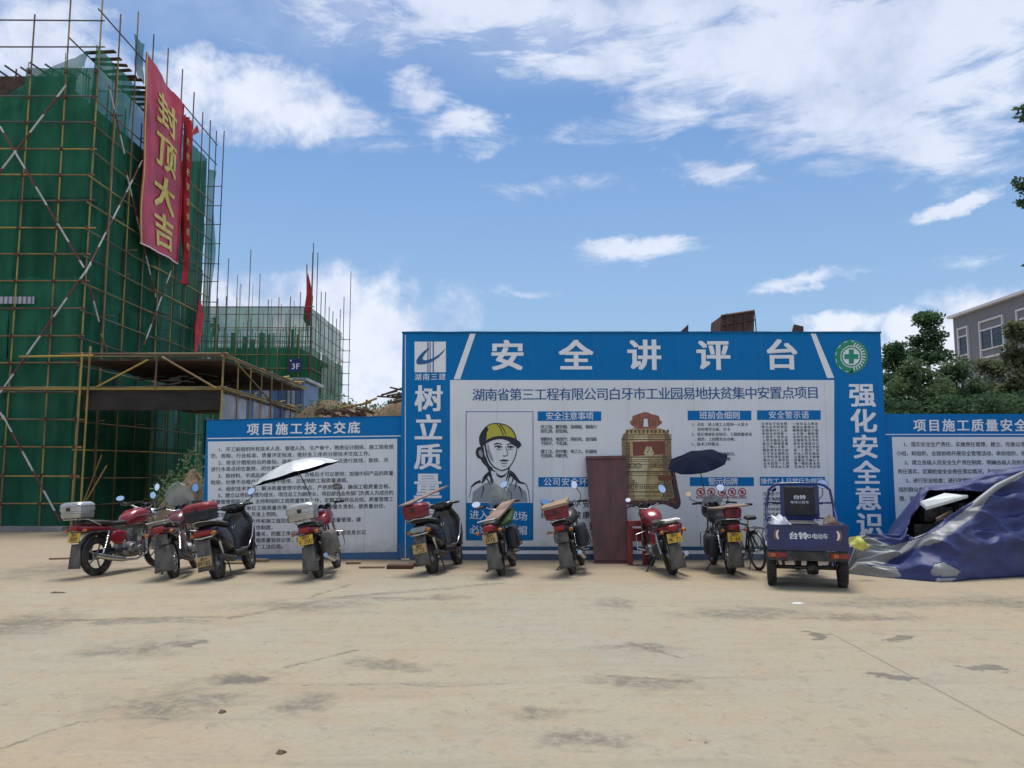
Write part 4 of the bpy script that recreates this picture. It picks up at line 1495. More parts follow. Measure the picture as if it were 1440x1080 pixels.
    for i in range(9):
        x = a.x + (b.x - a.x) * (i + .5) / 9
        pole('bar', (x, YF - .03, a.z), (x, YF - .03, b.z), .012, 'pole_g', t, 4)
    # boards of the roof edge stair
    for i in range(15):
        y = 22.6 + i * .33
        z = 13.9 - rnd.uniform(0, .12)
        mb = MB().box((XS - .35, y, z), (.9, .14, .04), rot=rnd.uniform(-.15, .15))
        mb.build('deck_board', M['timber'], t, world=True)
    # low concrete curb at its foot
    mb = MB().box((-15.1, YF - .3, .06), (6.6, .35, .12))
    mb.build('curb', M['concrete'], t, world=True, bevel=.01)
    return t


left_building()


def banners():
    X = XS + .28
    t = thing('hanging_banner', 'wide red banner with four yellow characters hung on the side of the tall scaffolding', 'banner', (X, 26.3, 9))
    # four corners in the photo, mapped on the plane of the scaffold
    tl, tr = PX(205, 72, X), PX(257, 148, X)
    bl, br = PX(197, 343, X), PX(252, 372, X)

    def surf(u, v, k=0):
        p = (bl * (1 - u) + br * u) * (1 - v) + (tl * (1 - u) + tr * u) * v
        d = .13 * mnoise.noise(Vector((u * 2.6, v * 1.6, 5))) + .045 * mnoise.noise(Vector((u * 6 + v * 3, v * 2.5, 8)))
        edge = -.06 * math.sin(math.pi * v * 3) * (1 - u)
        return Vector((p.x + d * 1.3 + k, p.y + edge, p.z))
    mb = MB()
    nu, nv = 24, 60
    vs = [surf(i / nu, j / nv) for j in range(nv + 1) for i in range(nu + 1)]
    fs = [(j * (nu + 1) + i, j * (nu + 1) + i + 1, (j + 1) * (nu + 1) + i + 1, (j + 1) * (nu + 1) + i) for j in range(nv) for i in range(nu)]
    mb.add(vs, fs)
    mb.build('cloth', M['red_banner'], t, world=True, smooth=70)
    mb = MB()
    for i, ch in enumerate('封顶大吉'):
        v = [.80, .575, .345, .135][i]
        put_glyph(mb, ch, .56, v, lambda a, b, k=0: surf(a, b, .03 + k), None, .50, .19, 2)
    mb.build('lettering', M['banner_gold'], t, world=True)
    for u in (0.02, .98):
        mb = MB().tube([surf(u, j / 30, .012) for j in range(31)], .022, 5)
        mb.build('hem', M['banner_gold'] if u < .5 else M['flag'], t, world=True)
    mb = MB().tube([surf(j / 12, .005, .012) for j in range(13)], .02, 5)
    mb.build('hem', M['letter_white'], t, world=True)
    # narrow banner beyond it
    t = thing('hanging_banner', 'narrow bright red banner just right of the wide one, twisted into a strip', 'banner', (X, 28.6, 9))
    mb = MB()
    vs, fs = [], []
    n = 50
    for j in range(n + 1):
        v = j / n
        c = PX(262 - 2 * v + 1.5 * math.sin(v * 9), 165 + 235 * v, X)
        w = (.42 + .12 * mnoise.noise(Vector((v * 5, 1, 0)))) * (1 - .45 * v)
        for i in range(7):
            u = i / 6 - .5
            vs.append((c.x + .12 * math.cos(u * 14 + v * 3), c.y + w * u * 1.3, c.z))
    for j in range(n):
        for i in range(6):
            a = j * 7 + i
            fs.append((a, a + 1, a + 8, a + 7))
    mb.add(vs, fs)
    mb.build('cloth', M['flag'], t, world=True, smooth=70)
    mb = MB()
    for i, ch in enumerate('热烈祝贺主体结构'):
        c = PX(258.5, 200 + i * 21, X)
        put_glyph(mb, ch, 0, 0, lambda a, b, k=0, c=c: (c.x + .15 + k, c.y + a, c.z + b), None, .26, .26, 0)
    mb.build('lettering', M['banner_gold'], t, world=True)
    # little pennants / flags
    for nm, lab, pts, X2 in (('pennant', 'small red pennant fluttering at the top far corner of the tall scaffolding', [(267, 190), (276, 176), (282, 186), (268, 192)], X),
                             ('red_flag', 'drooping red flag low on the far corner of the tall scaffolding', [(281, 420), (286, 440), (286, 470), (278, 492), (273, 496), (276, 460)], X)):
        cs = [PX(a, b, X2) for a, b in pts]
        c0 = sum(cs, Vector()) / len(cs)
        o = thing(nm, lab, 'flag', c0)
        q = MB()
        nn = len(cs)
        q.slab([Vector(c) + Vector((.05 * math.sin(i * 2.1), 0, 0)) for i, c in enumerate(cs)], (-1, 0, 0), .03)
        q.build('cloth', M['flag'], o, world=True)
        pole('pole', cs[0] + Vector((-.05, 0, .4)), cs[0] + Vector((-.05, 0, -1.2)), .015, 'pole_g', o)


banners()


def canopy():
    """plank-roofed walkway of yellow tubes in front of the scaffold"""
    rnd = random.Random(3)
    YA, YB2 = 20.4, 28.4
    xl, xr = -10.98, -7.40
    t = thing('walkway_canopy', 'low dark plank roofed canopy of yellow scaffold tubes over the walkway beside the netted building', 'canopy', ((xl + xr) / 2, YA + 4, 0))
    zt, zm, zb = 4.50, 3.66, 3.1
    for z in (zt - .08, zm - .06):
        for i in range(26):
            y = YA + .1 + i * (YB2 - YA - .1) / 26
            mb = MB().box(((xl - .3 + xr) / 2 + rnd.uniform(-.04, .04), y + .155, z + rnd.uniform(-.012, .012)), (xr - xl + .25, .318, .045))
            mb.build('deck_plank', M['timber'], t, world=True)
    mb = MB().box(((xl + xr) / 2, YA + .08, (zm + zb) / 2 - .02), (xr - xl - .04, .03, zm - zb - .08))
    mb.build('fascia_board', M['dark'], t, world=True)
    for i in range(34):
        z = rnd.uniform(zm + .1, zm + .5)
        a = Vector((rnd.uniform(xl + .6, xr - .6), YA + rnd.uniform(.5, 3), z))
        mb = MB().box(a, (rnd.uniform(.2, .6), .1, .025), rot=Matrix.Rotation(rnd.uniform(-.25, .25), 3, 'Y'))
        mb.build('loose_board', M['timber'] if i % 3 else M['concrete'], t, world=True)
    # tubes of the frontal frame
    for z, m in ((zt, 'pole_r'), (zt + .06, 'pole_r'), (zm, 'pole_y'), (zm + .03, 'pole_r')):
        pole('rail', (xl - .6 if z > 4 else -13.9, YA, z), (xr + .12, YA, z + rnd.uniform(-.02, .02)), .026, m, t)
    pole('rail', (-12.6, YA - .05, zt - .02), (-10.7, YA - .05, zt + .01), .026, 'pole_y', t)
    for x, m, b, tp in ((-10.82, 'pole_y', 0, 4.75), (-11.02, 'pole_y', 0, 4.6), (xr, 'pole_y', 0, zt + .1), (-9.1, 'pole_r', zm, zt)):
        pole('post', (x, YA - .03, b), (x + .02, YA - .03, tp), .027, m, t)
    pole('brace', P(136, 544, YA - .06), P(208, 506, YA - .06), .024, 'pole_y', t)
    pole('brace', P(228, 502, YA - .06), P(304, 546, YA - .06), .026, 'pole_y', t)
    # side frame
    for z in (zt, zm):
        for k, m in enumerate(('pole_y', 'pole_r')):
            pole('rail', (xr + .02, YA - .15, z + .05 * k), (xr + .02, YB2 + .4, z - .02 + .06 * k), .025, m, t)
    for i, y in enumerate((21.55, 22.6, 23.6, 24.6, 25.7, 26.8, 28.0)):
        pole('post', (xr, y, 0), (xr, y, zt + rnd.uniform(.02, .2)), .023, 'pole_y' if i < 4 else 'pole_r', t)
    pole('brace', (xr + .05, YA + .6, zt), (xr + .05, 24.5, zm), .022, 'pole_r', t)
    # bamboo ties lying along the rails
    for i in range(14):
        y = rnd.uniform(YA + 2.2, YB2 - .5)
        z = zm + .08 if i % 2 else zt + .06
        pole('tie', (xr + .05, y, z), (xr + .05 + rnd.uniform(-.1, .1), y + rnd.uniform(.4, .9), z + rnd.uniform(-.05, .12)), .03, 'pole_y', t, 6)
    # corrugated pale sheets hung under the lower rail
    n = 12
    for i in range(n):
        ya = YA + .15 + i * (YB2 - YA - .3) / n
        yb = ya + (YB2 - YA - .3) / n - .02
        mb = MB()
        vs, fs = [], []
        k = 14
        for j in range(k + 1):
            y = ya + (yb - ya) * j / k
            dx = .022 * (1 if (j // 2) % 2 else -1)
            vs += [(xr - .07 + dx, y, 1.2), (xr - .07 + dx, y, 3.6)]
        for j in range(k):
            fs.append((2 * j, 2 * j + 2, 2 * j + 3, 2 * j + 1))
        mb.add(vs, fs)
        mb.build('sheet_panel', M['hoard'] if i not in (3, 7, 8) else M['hoard_blue'], t, world=True)
    # cables and sheets stored in the dark under the roof
    for k in range(5):
        a = Vector((-8.6 + k * .15, 24.5 + k * .3, 1.4 + .2 * k))
        pts = [a + Vector((math.cos(q / 12 * 6.28) * .35, .1, math.sin(q / 12 * 6.28) * .22)) for q in range(13)]
        MB().tube(pts, .014, 5).build('cable_loop', M['steel_dark'], t, world=True)
    MB().box((-9.6, 27.6, 1.7), (1.9, .08, 3.2)).build('back_sheet', M['net_far'], t, world=True)
    return t


canopy()


def hut():
    Y = 31
    a, b = P(331, 535, Y), P(427, 590, Y)
    t = thing('site_hut', 'small blue sheet metal site hut seen between the canopy rails', 'hut', ((a.x + b.x) / 2, Y, 0))
    n = 8
    for i in range(n):
        x = a.x + (b.x - a.x) * (i + .5) / n
        mb = MB().box((x, Y + .02, a.z / 2), ((b.x - a.x) / n - .03, .06, a.z - .04))
        mb.build('wall_panel', M['hoard_blue'] if i % 3 else M['hoard'], t, world=True)
    MB().box(((a.x + b.x) / 2, Y + 1.3, a.z + .05), (b.x - a.x + .2, 2.8, .1)).build('roof', M['hoard'], t, world=True)
    MB().box(((a.x + b.x) / 2, Y + 1.3, a.z / 2), (b.x - a.x - .1, 2.3, a.z - .1)).build('body', M['hoard_blue'], t, world=True)


hut()


def far_building():
    rnd = random.Random(5)
    Y1 = 42.0
    X = -292 / F * Y1 * .985
    Y2 = 50.0
    xl = -17.3
    zt = P(428, 432, Y1).z
    zs = P(428, 487, Y1).z
    t = thing('scaffolded_building', 'lower building under construction in green netting behind the canopy, bristling with bare rods', 'building', ((xl + X) / 2, Y1 + 4, 0))
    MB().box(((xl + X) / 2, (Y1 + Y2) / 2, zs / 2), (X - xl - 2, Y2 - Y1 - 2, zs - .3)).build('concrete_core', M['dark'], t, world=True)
    for z in (1.5, 4.6, zs - .1):
        MB().box(((xl + X) / 2, (Y1 + Y2) / 2, z), (X - xl - 1.4, Y2 - Y1 - 1.4, .25)).build('floor_slab', M['concrete'], t, world=True)
    # nets
    zz = [0, 2.4, 4.8, zs]
    for j in range(3):
        for i in range(4):
            xa, xb = xl + (X - xl) * i / 4, xl + (X - xl) * (i + 1) / 4
            mb = MB()
            wavy_sheet(mb, (xa, Y1, zz[j]), (xb, Y1, zz[j]), (xb, Y1, zz[j + 1]), (xa, Y1, zz[j + 1]), 12, 6, .1, i + j * 7.7, (0, 1, 0))
            mb.build('net_panel', M['net_far'], t, world=True, smooth=60)
        for i in range(3):
            ya, yb = Y1 + (Y2 - Y1) * i / 3, Y1 + (Y2 - Y1) * (i + 1) / 3
            mb = MB()
            wavy_sheet(mb, (X, ya, zz[j]), (X, yb, zz[j]), (X, yb, zz[j + 1]), (X, ya, zz[j + 1]), 12, 6, .12, i + j * 3.7 + 40, (1, 0, 0))
            mb.build('net_panel', M['net_far'], t, world=True, smooth=60)
    mb = MB()
    wavy_sheet(mb, (xl, Y1, zs), (X, Y1, zs), (X, Y1, zt), (xl, Y1, zt), 30, 6, .08, 3.3, (0, 1, 0))
    mb.build('parapet_net', M['net_sheer'], t, world=True, smooth=60)
    mb = MB()
    wavy_sheet(mb, (X, Y1, zs), (X, Y2, zs), (X, Y2, zt), (X, Y1, zt), 20, 6, .15, 6.3, (1, 0, 0))
    mb.build('parapet_net', M['net_thin'], t, world=True, smooth=60)
    # standards and ledgers
    for i in range(13):
        x = xl + (X - xl) * i / 12
        tall = rnd.random() < .5
        pole('standard', (x, Y1 - .06, 0), (x + rnd.uniform(-.05, .05), Y1 - .06, zt + (rnd.uniform(.4, 1.0) if not tall else rnd.uniform(1.5, 3.6))), .023, 'pole_y' if i % 2 else 'pole_r', t, 6)
    for i in range(9):
        y = Y1 + (Y2 - Y1) * i / 8
        pole('standard', (X + .06, y, 0), (X + .06, y, zt + rnd.uniform(.3, 3.6)), .026, 'pole_r', t, 6)
    z = 2.6
    while z < zt + .1:
        pole('ledger', (xl, Y1 - .1, z), (X + .2, Y1 - .1, z), .022, rnd.choice(['pole_y', 'pole_g', 'pole_r']), t, 6)
        pole('ledger', (X + .1, Y1 - .2, z), (X + .1, Y2 + .3, z), .022, rnd.choice(['pole_r', 'pole_g']), t, 6)
        for q in range(2):
            pole('transom', (X - .3, Y2 + .2, z), (X + .5, Y2 + .2, z), .022, 'pole_g', t, 5)
        z += .72
    pole('ledger', (xl, Y1 - .1, zt), (X + .2, Y1 - .1, zt), .03, 'pole_g', t, 6)
    pole('standard', (X + .42, Y2 + .2, 0), (X + .42, Y2 + .2, zt + 4), .024, 'pole_g', t, 6)
    # rods on the deck
    for i in range(58):
        x = rnd.uniform(xl + 1, X - .8)
        y = rnd.uniform(Y1 + 1, Y2 - 1)
        h = rnd.choice([rnd.uniform(.6, 1.6), rnd.uniform(1.8, 4.2), rnd.uniform(1.4, 2.6)])
        pole('rod', (x, y, zs - .3), (x + rnd.uniform(-.08, .08), y, zs + .4 + h), rnd.choice([.014, .02]), 'pole_g', t, 4)
    for i in range(7):
        x = rnd.uniform(xl + 1.4, X - 1.2)
        y = Y1 + rnd.uniform(.7, 4)
        MB().box((x, y, zs + .55), (rnd.uniform(.12, .3), .12, rnd.uniform(.8, 1.3))).build('formwork_panel', M['timber'], t, world=True)
    for i in range(44):
        x = xl + .4 + (X - xl - .8) * i / 44 + rnd.uniform(-.05, .05)
        pole('rod', (x, Y1 + .5, zs - .2), (x, Y1 + .5 + rnd.uniform(-.1, .1), zs + rnd.uniform(.7, 1.2)), .02, 'pole_r', t, 4)
    for q in (.25, .6, .95):
        pole('ledger', (xl, Y1 + .45, zs + q), (X, Y1 + .45, zs + q), .022, 'pole_r', t, 5)
    # 3F sign
    p = P(415.5, 513.5, Y1 - .3)
    o = thing('floor_sign', 'small navy blue sign reading 3F on the netting of the lower building', 'sign', p)
    s = 17.5 / F * Y1
    MB().box(p, (s, .04, s)).build('plate', M['sign_navy'], o, world=True)
    mb = MB()
    put_glyph(mb, '3', p.x - .10, p.z - .06, on(p.y - .03), None, .42, .40, 1)
    put_glyph(mb, 'F', p.x + .14, p.z - .06, on(p.y - .03), None, .42, .40, 1)
    mb.box((p.x - .24, p.y - .03, p.z + .24), (.07, .01, .07))
    mb.build('lettering', M['letter_white'], o, world=True)
    # red flag on its pole
    b, c = P(433, 458, Y1 + .2), P(431.5, 372, Y1 + .2)
    o = thing('red_flag', 'red flag hanging furled on a pole above the lower netted building', 'flag', b)
    pole('pole', b - Vector((0, 0, .8)), c, .03, 'pole_g', o, 6)
    mb = MB()
    vs, fs = [], []
    prof = [(433, 384, .3), (434, 400, 2.5), (435, 418, 4.5), (433.5, 436, 5.5), (432, 448, 5.0), (434, 458, 2.5)]
    for j, (px, py, w) in enumerate(prof):
        q = P(px, py, Y1 + .1)
        w = w / F * Y1
        for i in range(10):
            a = 2 * math.pi * i / 10
            rr = 1 + .25 * math.sin(3 * a + j)
            vs.append((q.x + w * math.cos(a) * rr, q.y + w * .5 * math.sin(a) * rr, q.z))
    for j in range(len(prof) - 1):
        for i in range(10):
            k = (i + 1) % 10
            fs.append((j * 10 + i, (j + 1) * 10 + i, (j + 1) * 10 + k, j * 10 + k))
    mb.add(vs, fs)
    mb.build('cloth', M['flag'], o, world=True, smooth=80)
    # worker behind the parapet net
    p = P(301, 473, Y1 + 1.2)
    p.z = zs - .0
    o = thing('person', 'worker in grey clothes and a hat standing behind the netting on the lower building deck', 'person', p)
    person_mesh(o)


def person_mesh(parent):
    me = bpy.data.meshes.new('body')
    bm = bmesh.new()
    L = bm.verts.layers.skin.verify()
    J = {'pelvis': ((0, 0, .92), .13), 'waist': ((0, 0, 1.08), .12), 'chest': ((0, 0, 1.30), .16), 'neckb': ((0, 0, 1.45), .075), 'neck': ((0, -.01, 1.53), .055),
         'head': ((0, -.02, 1.63), .095), 'crown': ((0, -.02, 1.72), .07),
         'sl': ((-.19, 0, 1.41), .065), 'el': ((-.27, -.03, 1.14), .045), 'wl': ((-.20, -.2, .98), .032), 'hl': ((-.17, -.28, .96), .035),
         'sr': ((.19, 0, 1.41), .065), 'er': ((.28, .0, 1.14), .045), 'wr': ((.25, -.12, .93), .032), 'hr': ((.24, -.19, .88), .035),
         'tl': ((-.1, 0, .86), .09), 'kl': ((-.12, -.02, .48), .06), 'al': ((-.12, .02, .09), .042), 'fl': ((-.13, -.13, .04), .04),
         'tr': ((.1, 0, .86), .09), 'kr': ((.12, .0, .48), .06), 'ar': ((.13, .03, .09), .042), 'fr': ((.14, -.12, .04), .04)}
    vs = {}
    for k, (c, r) in J.items():
        v = bm.verts.new(c)
        v[L].radius = (r, r)
        v[L].use_root = (k == 'pelvis')
        vs[k] = v
    for a, b in [('pelvis', 'waist'), ('waist', 'chest'), ('chest', 'neckb'), ('neckb', 'neck'), ('neck', 'head'), ('head', 'crown'), ('chest', 'sl'), ('sl', 'el'), ('el', 'wl'), ('wl', 'hl'),
                 ('chest', 'sr'), ('sr', 'er'), ('er', 'wr'), ('wr', 'hr'), ('pelvis', 'tl'), ('tl', 'kl'), ('kl', 'al'), ('al', 'fl'), ('pelvis', 'tr'), ('tr', 'kr'), ('kr', 'ar'), ('ar', 'fr')]:
        bm.edges.new((vs[a], vs[b]))
    bm.to_mesh(me)
    bm.free()
    me.materials.append(M['shirt'])
    ob = bpy.data.objects.new('body', me)
    C.objects.link(ob)
    ob.parent = parent
    ob.modifiers.new('skin', 'SKIN')
    s = ob.modifiers.new('sub', 'SUBSURF')
    s.levels = s.render_levels = 1
    mb = MB().lathe([(0.0, 1.80), (.06, 1.80), (.10, 1.77), (.115, 1.71), (.21, 1.695), (.21, 1.685), (.11, 1.69)], (0, -.02, 0), n=16)
    mb.build('hat', M['wood'], parent, smooth=50)


far_building()


def behind_board():
    rnd = random.Random(8)
    # earth mound left, behind the notice board, and the long one between the building and the tall board
    for nm, lab, cx, cy, rx, ry, h, seed in (('dirt_mound', 'brown mound of earth under the canopy, left of the notice board', -6.75, 17.6, 1.25, 1.0, 1.45, 1),
                                             ('dirt_mound', 'long grassy mound of spoil beyond the notice board, below the cloud', -3.3, 26, 6.6, 3.2, 4.15, 2)):
        t = thing(nm, lab, 'mound', (cx, cy, 0))
        vs, fs = [], []
        n = 40
        for j in range(n + 1):
            for i in range(n + 1):
                u, v = i / n * 2 - 1, j / n * 2 - 1
                r = math.hypot(u, v)
                z = h * max(0, 1 - r ** 2.2) * (1 + .25 * mnoise.noise(Vector((u * 3 + seed, v * 3, 0)))) + .12 * mnoise.noise(Vector((u * 11, v * 11, seed))) * (1 - min(1, r))
                vs.append((cx + u * rx, cy + v * ry, max(z, -.05)))
        for j in range(n):
            for i in range(n):
                a = j * (n + 1) + i
                fs.append((a, a + 1, a + n + 2, a + n + 1))
        MB().add(vs, fs).build('earth', M['earth'], t, world=True, smooth=60)
        # scrub growing on it
        lv, lf = [], []
        for k in range(9000 if seed == 2 else 6000):
            u, v = rnd.uniform(-1, 1), rnd.uniform(-1, 1)
            r = math.hypot(u, v)
            if r > 1 or (seed == 1 and rnd.random() < .8):
                continue
            z = h * (1 - r ** 2.2) * (1 + .25 * mnoise.noise(Vector((u * 3 + seed, v * 3, 0)))) + (rnd.uniform(-.06, .16) if seed == 2 else rnd.uniform(0, .6))
            p = Vector((cx + u * rx, cy + v * ry, z))
            s = rnd.uniform(.03, .07)
            d = Vector((rnd.uniform(-1, 1), rnd.uniform(-1, 1), rnd.uniform(-.2, 1))).normalized()
            e = d.orthogonal().normalized() * s * .5
            o = len(lv)
            lv += [p, p + d * s + e, p + d * s * 2, p + d * s - e]
            lf.append((o, o + 1, o + 2, o + 3))
        q = MB()
        q.v, q.f, q.mi = [tuple(a) for a in lv], lf, [0] * len(lf)
        stuff(q.build('scrub', M['leaf_b'], t, world=True))
    # timber pile
    t = thing('timber_pile', 'dark pile of loose timbers and boards behind the left end of the tall board', 'timber pile', P(552, 556, 22) * 1.0)
    for i in range(11):
        a = P(rnd.uniform(546, 575), 548 + i * 1.5 + rnd.uniform(-1, 1), 22)
        L = rnd.uniform(.35, .8)
        ang = rnd.uniform(-.35, .3)
        MB().box(a, (L, .08, .04), rot=Matrix.Rotation(ang, 3, 'Y') @ Matrix.Rotation(rnd.uniform(-.4, .4), 3, 'Z')).build('timber', M['timber'], t, world=True)
    t = thing('rubble_heap', 'low heap of dark rubble and bent reinforcement behind the notice board', 'rubble', P(470, 582, 22))
    for i in range(26):
        a = P(rnd.uniform(448, 520), 581 + rnd.uniform(-5, 8), 22 + rnd.uniform(-.5, .5))
        MB().box(a, (rnd.uniform(.08, .3), rnd.uniform(.1, .3), rnd.uniform(.04, .1)), rot=Matrix.Rotation(rnd.uniform(-.5, .5), 3, 'Y')).build('lump', M['rust'] if i % 3 else M['timber'], t, world=True)
    for (a, b) in (((478, 574), (522, 566)), ((505, 570), (530, 560)), ((514, 578), (516, 562))):
        pole('tube', P(a[0], a[1], 21.8), P(b[0], b[1], 21.8), .03, 'pole_y', t, 6)
    # rusty things showing over the top of the board
    Y = 17.5
    t = thing('rusty_hopper', 'rusty brown steel box rising behind the top edge of the tall board', 'steel box', P(1036, 470, Y))
    a, b, c, d = P(1011, 500, Y), P(1060, 500, Y), P(1060.5, 437.5, Y), P(1014, 444.5, Y)
    MB().slab([a, b, c, d], (0, 1, 0), .9).build('shell', M['rust'], t, world=True)
    mb = MB()
    mb.tube([d + Vector((0, -.02, 0)), c + Vector((0, -.02, 0))], .03, 6)
    mb.tube([d + Vector((0, -.02, -.2)), c + Vector((0, -.02, -.2))], .018, 6)
    mb.build('rim', M['rust'], t, world=True)
    for x in (1022, 1034, 1047):
        MB().tube([P(x, 466, Y - .02), P(x, 441, Y - .02)], .018, 5).build('rib', M['rust'], t, world=True)
    MB().tube([P(1061, 438, Y + .1), P(1064, 470, Y + .1)], .012, 5).build('wire', M['steel_dark'], t, world=True)
    pole('leg', (a.x + .1, Y + .3, 0), (a.x + .1, Y + .3, a.z), .05, 'pole_r', t)
    pole('leg', (b.x - .1, Y + .3, 0), (b.x - .1, Y + .3, b.z), .05, 'pole_r', t)
    for lab, pts in (('small rusty triangular plate tip over the board, left of the rusty box', [(951, 472), (968, 474), (968, 456)]),
                     ('bent rusty sheet tip over the board, right of the rusty box', [(1112, 474), (1130, 474), (1130, 459), (1117, 456)])):
        o = thing('rusty_sheet', lab, 'steel sheet', P(pts[0][0], pts[0][1], Y))
        MB().slab([P(p[0], p[1], Y) for p in pts], (0, 1, 0), .05).build('sheet', M['rust'], o, world=True)
        q = P(pts[1][0] - 3, 474, Y)
        pole('stem', (q.x, Y + .03, 0), (q.x, Y + .03, q.z), .025, 'pole_r', o)


behind_board()


# ------------------------------------------------------------------ trees
def leaf_cloud(rnd, clumps, per, size, spread_z=.6, flat=.5):
    """many small leaves gathered in clumps; returns vertex and face lists"""
    n = len(clumps) * per
    rs = np.random.RandomState(rnd.randint(0, 99999))
    cen = np.repeat(np.array([(c[0], c[1], c[2]) for c in clumps]), per, axis=0)
    rad = np.repeat(np.array([c[3] for c in clumps]), per)[:, None]
    d = rs.normal(size=(n, 3))
    d /= np.linalg.norm(d, axis=1)[:, None]
    r = rs.rand(n, 1) ** 0.45
    pos = cen + d * r * rad * np.array([1, 1, spread_z])
    u = rs.normal(size=(n, 3)) * np.array([1, 1, flat])
    u /= np.linalg.norm(u, axis=1)[:, None]
    w = rs.normal(size=(n, 3))
    w -= (w * u).sum(1)[:, None] * u
    w /= np.linalg.norm(w, axis=1)[:, None]
    s = size * (0.6 + 0.8 * rs.rand(n, 1))
    v = np.stack([pos, pos + u * s * .5 + w * s * .28, pos + u * s, pos + u * s * .5 - w * s * .28], axis=1).reshape(-1, 3)
    f = np.arange(n * 4).reshape(-1, 4)
    return v, f


def mesh_np(name, v, f, m, parent):
    me = bpy.data.meshes.new(name)
    me.vertices.add(len(v))
    me.vertices.foreach_set('co', v.astype(np.float32).ravel())
    me.loops.add(f.size)
    me.loops.foreach_set('vertex_index', f.astype(np.int32).ravel())
    me.polygons.add(len(f))
    me.polygons.foreach_set('loop_start', np.arange(0, f.size, f.shape[1], dtype=np.int32))
    me.polygons.foreach_set('loop_total', np.full(len(f), f.shape[1], dtype=np.int32))
    me.materials.append(m)
    me.update(calc_edges=True)
    o = bpy.data.objects.new(name, me)
    C.objects.link(o)
    o.parent = parent
    return o


def tree(loc, H, W_, m, seed, label, leaf=.16, per=90, tiers=7, group='trees behind the right notice board', low=0.25, style='round'):
    rnd = random.Random(seed)
    t = thing('broadleaf_tree', label, 'tree', loc, group=group)
    mb = MB()
    mb.tube([(0, 0, -.1), (.04, .02, H * .3), (-.05, 0, H * .6), (0, .02, H * .96)], [.13, .1, .065, .02], 9)
    mb.build('trunk', M['bark'], t, smooth=60)
    clumps = []
    mb = MB()
    for k in range(tiers):
        u = k / (tiers - 1)
        z = H * (low + (1 - low) * u)
        if style == 'tiered':
            rr = W_ * (1 - u) ** .75 + .15
            nb = max(3, int(7 - 4 * u))
        else:
            rr = W_ * math.sin(math.pi * min(1, .25 + .72 * u)) + .15
            nb = 6 if u < .8 else 3
        for i in range(nb):
            a = rnd.uniform(0, 6.28) if i else rnd.uniform(0, 6.28)
            a = 6.28 * i / nb + rnd.uniform(-.5, .5) + k
            L = rr * rnd.uniform(.65, 1.08)
            e = Vector((math.cos(a) * L, math.sin(a) * L, z + L * (.1 if style == 'tiered' else .25) + rnd.uniform(-.1, .2)))
            s = Vector((0, 0, z - L * .25))
            mb.tube([s, (s + e) / 2 + Vector((0, 0, .08)), e], .03, 5, r2=.008)
            for q in (.45, .72, 1.0):
                c = s.lerp(e, q)
                cr = (.24 + .30 * rnd.random()) * (W_ / 1.5) ** .5 * (1.2 - .4 * q)
                clumps.append((c.x + rnd.uniform(-.1, .1), c.y + rnd.uniform(-.1, .1), c.z + rnd.uniform(-.05, .15), cr))
    for q in range(16):
        u = rnd.uniform(.1, .97)
        rr = W_ * (1 - u) * .55 + .1
        a = rnd.uniform(0, 6.28)
        clumps.append((math.cos(a) * rr, math.sin(a) * rr, H * (low + (1 - low) * u), rnd.uniform(.2, .38)))
    mb.build('limb', M['bark'], t, smooth=60)
    v, f = leaf_cloud(rnd, clumps, per, leaf, .62 if style == 'tiered' else .85)
    mesh_np('crown', v, f, M[m], t)
    return t


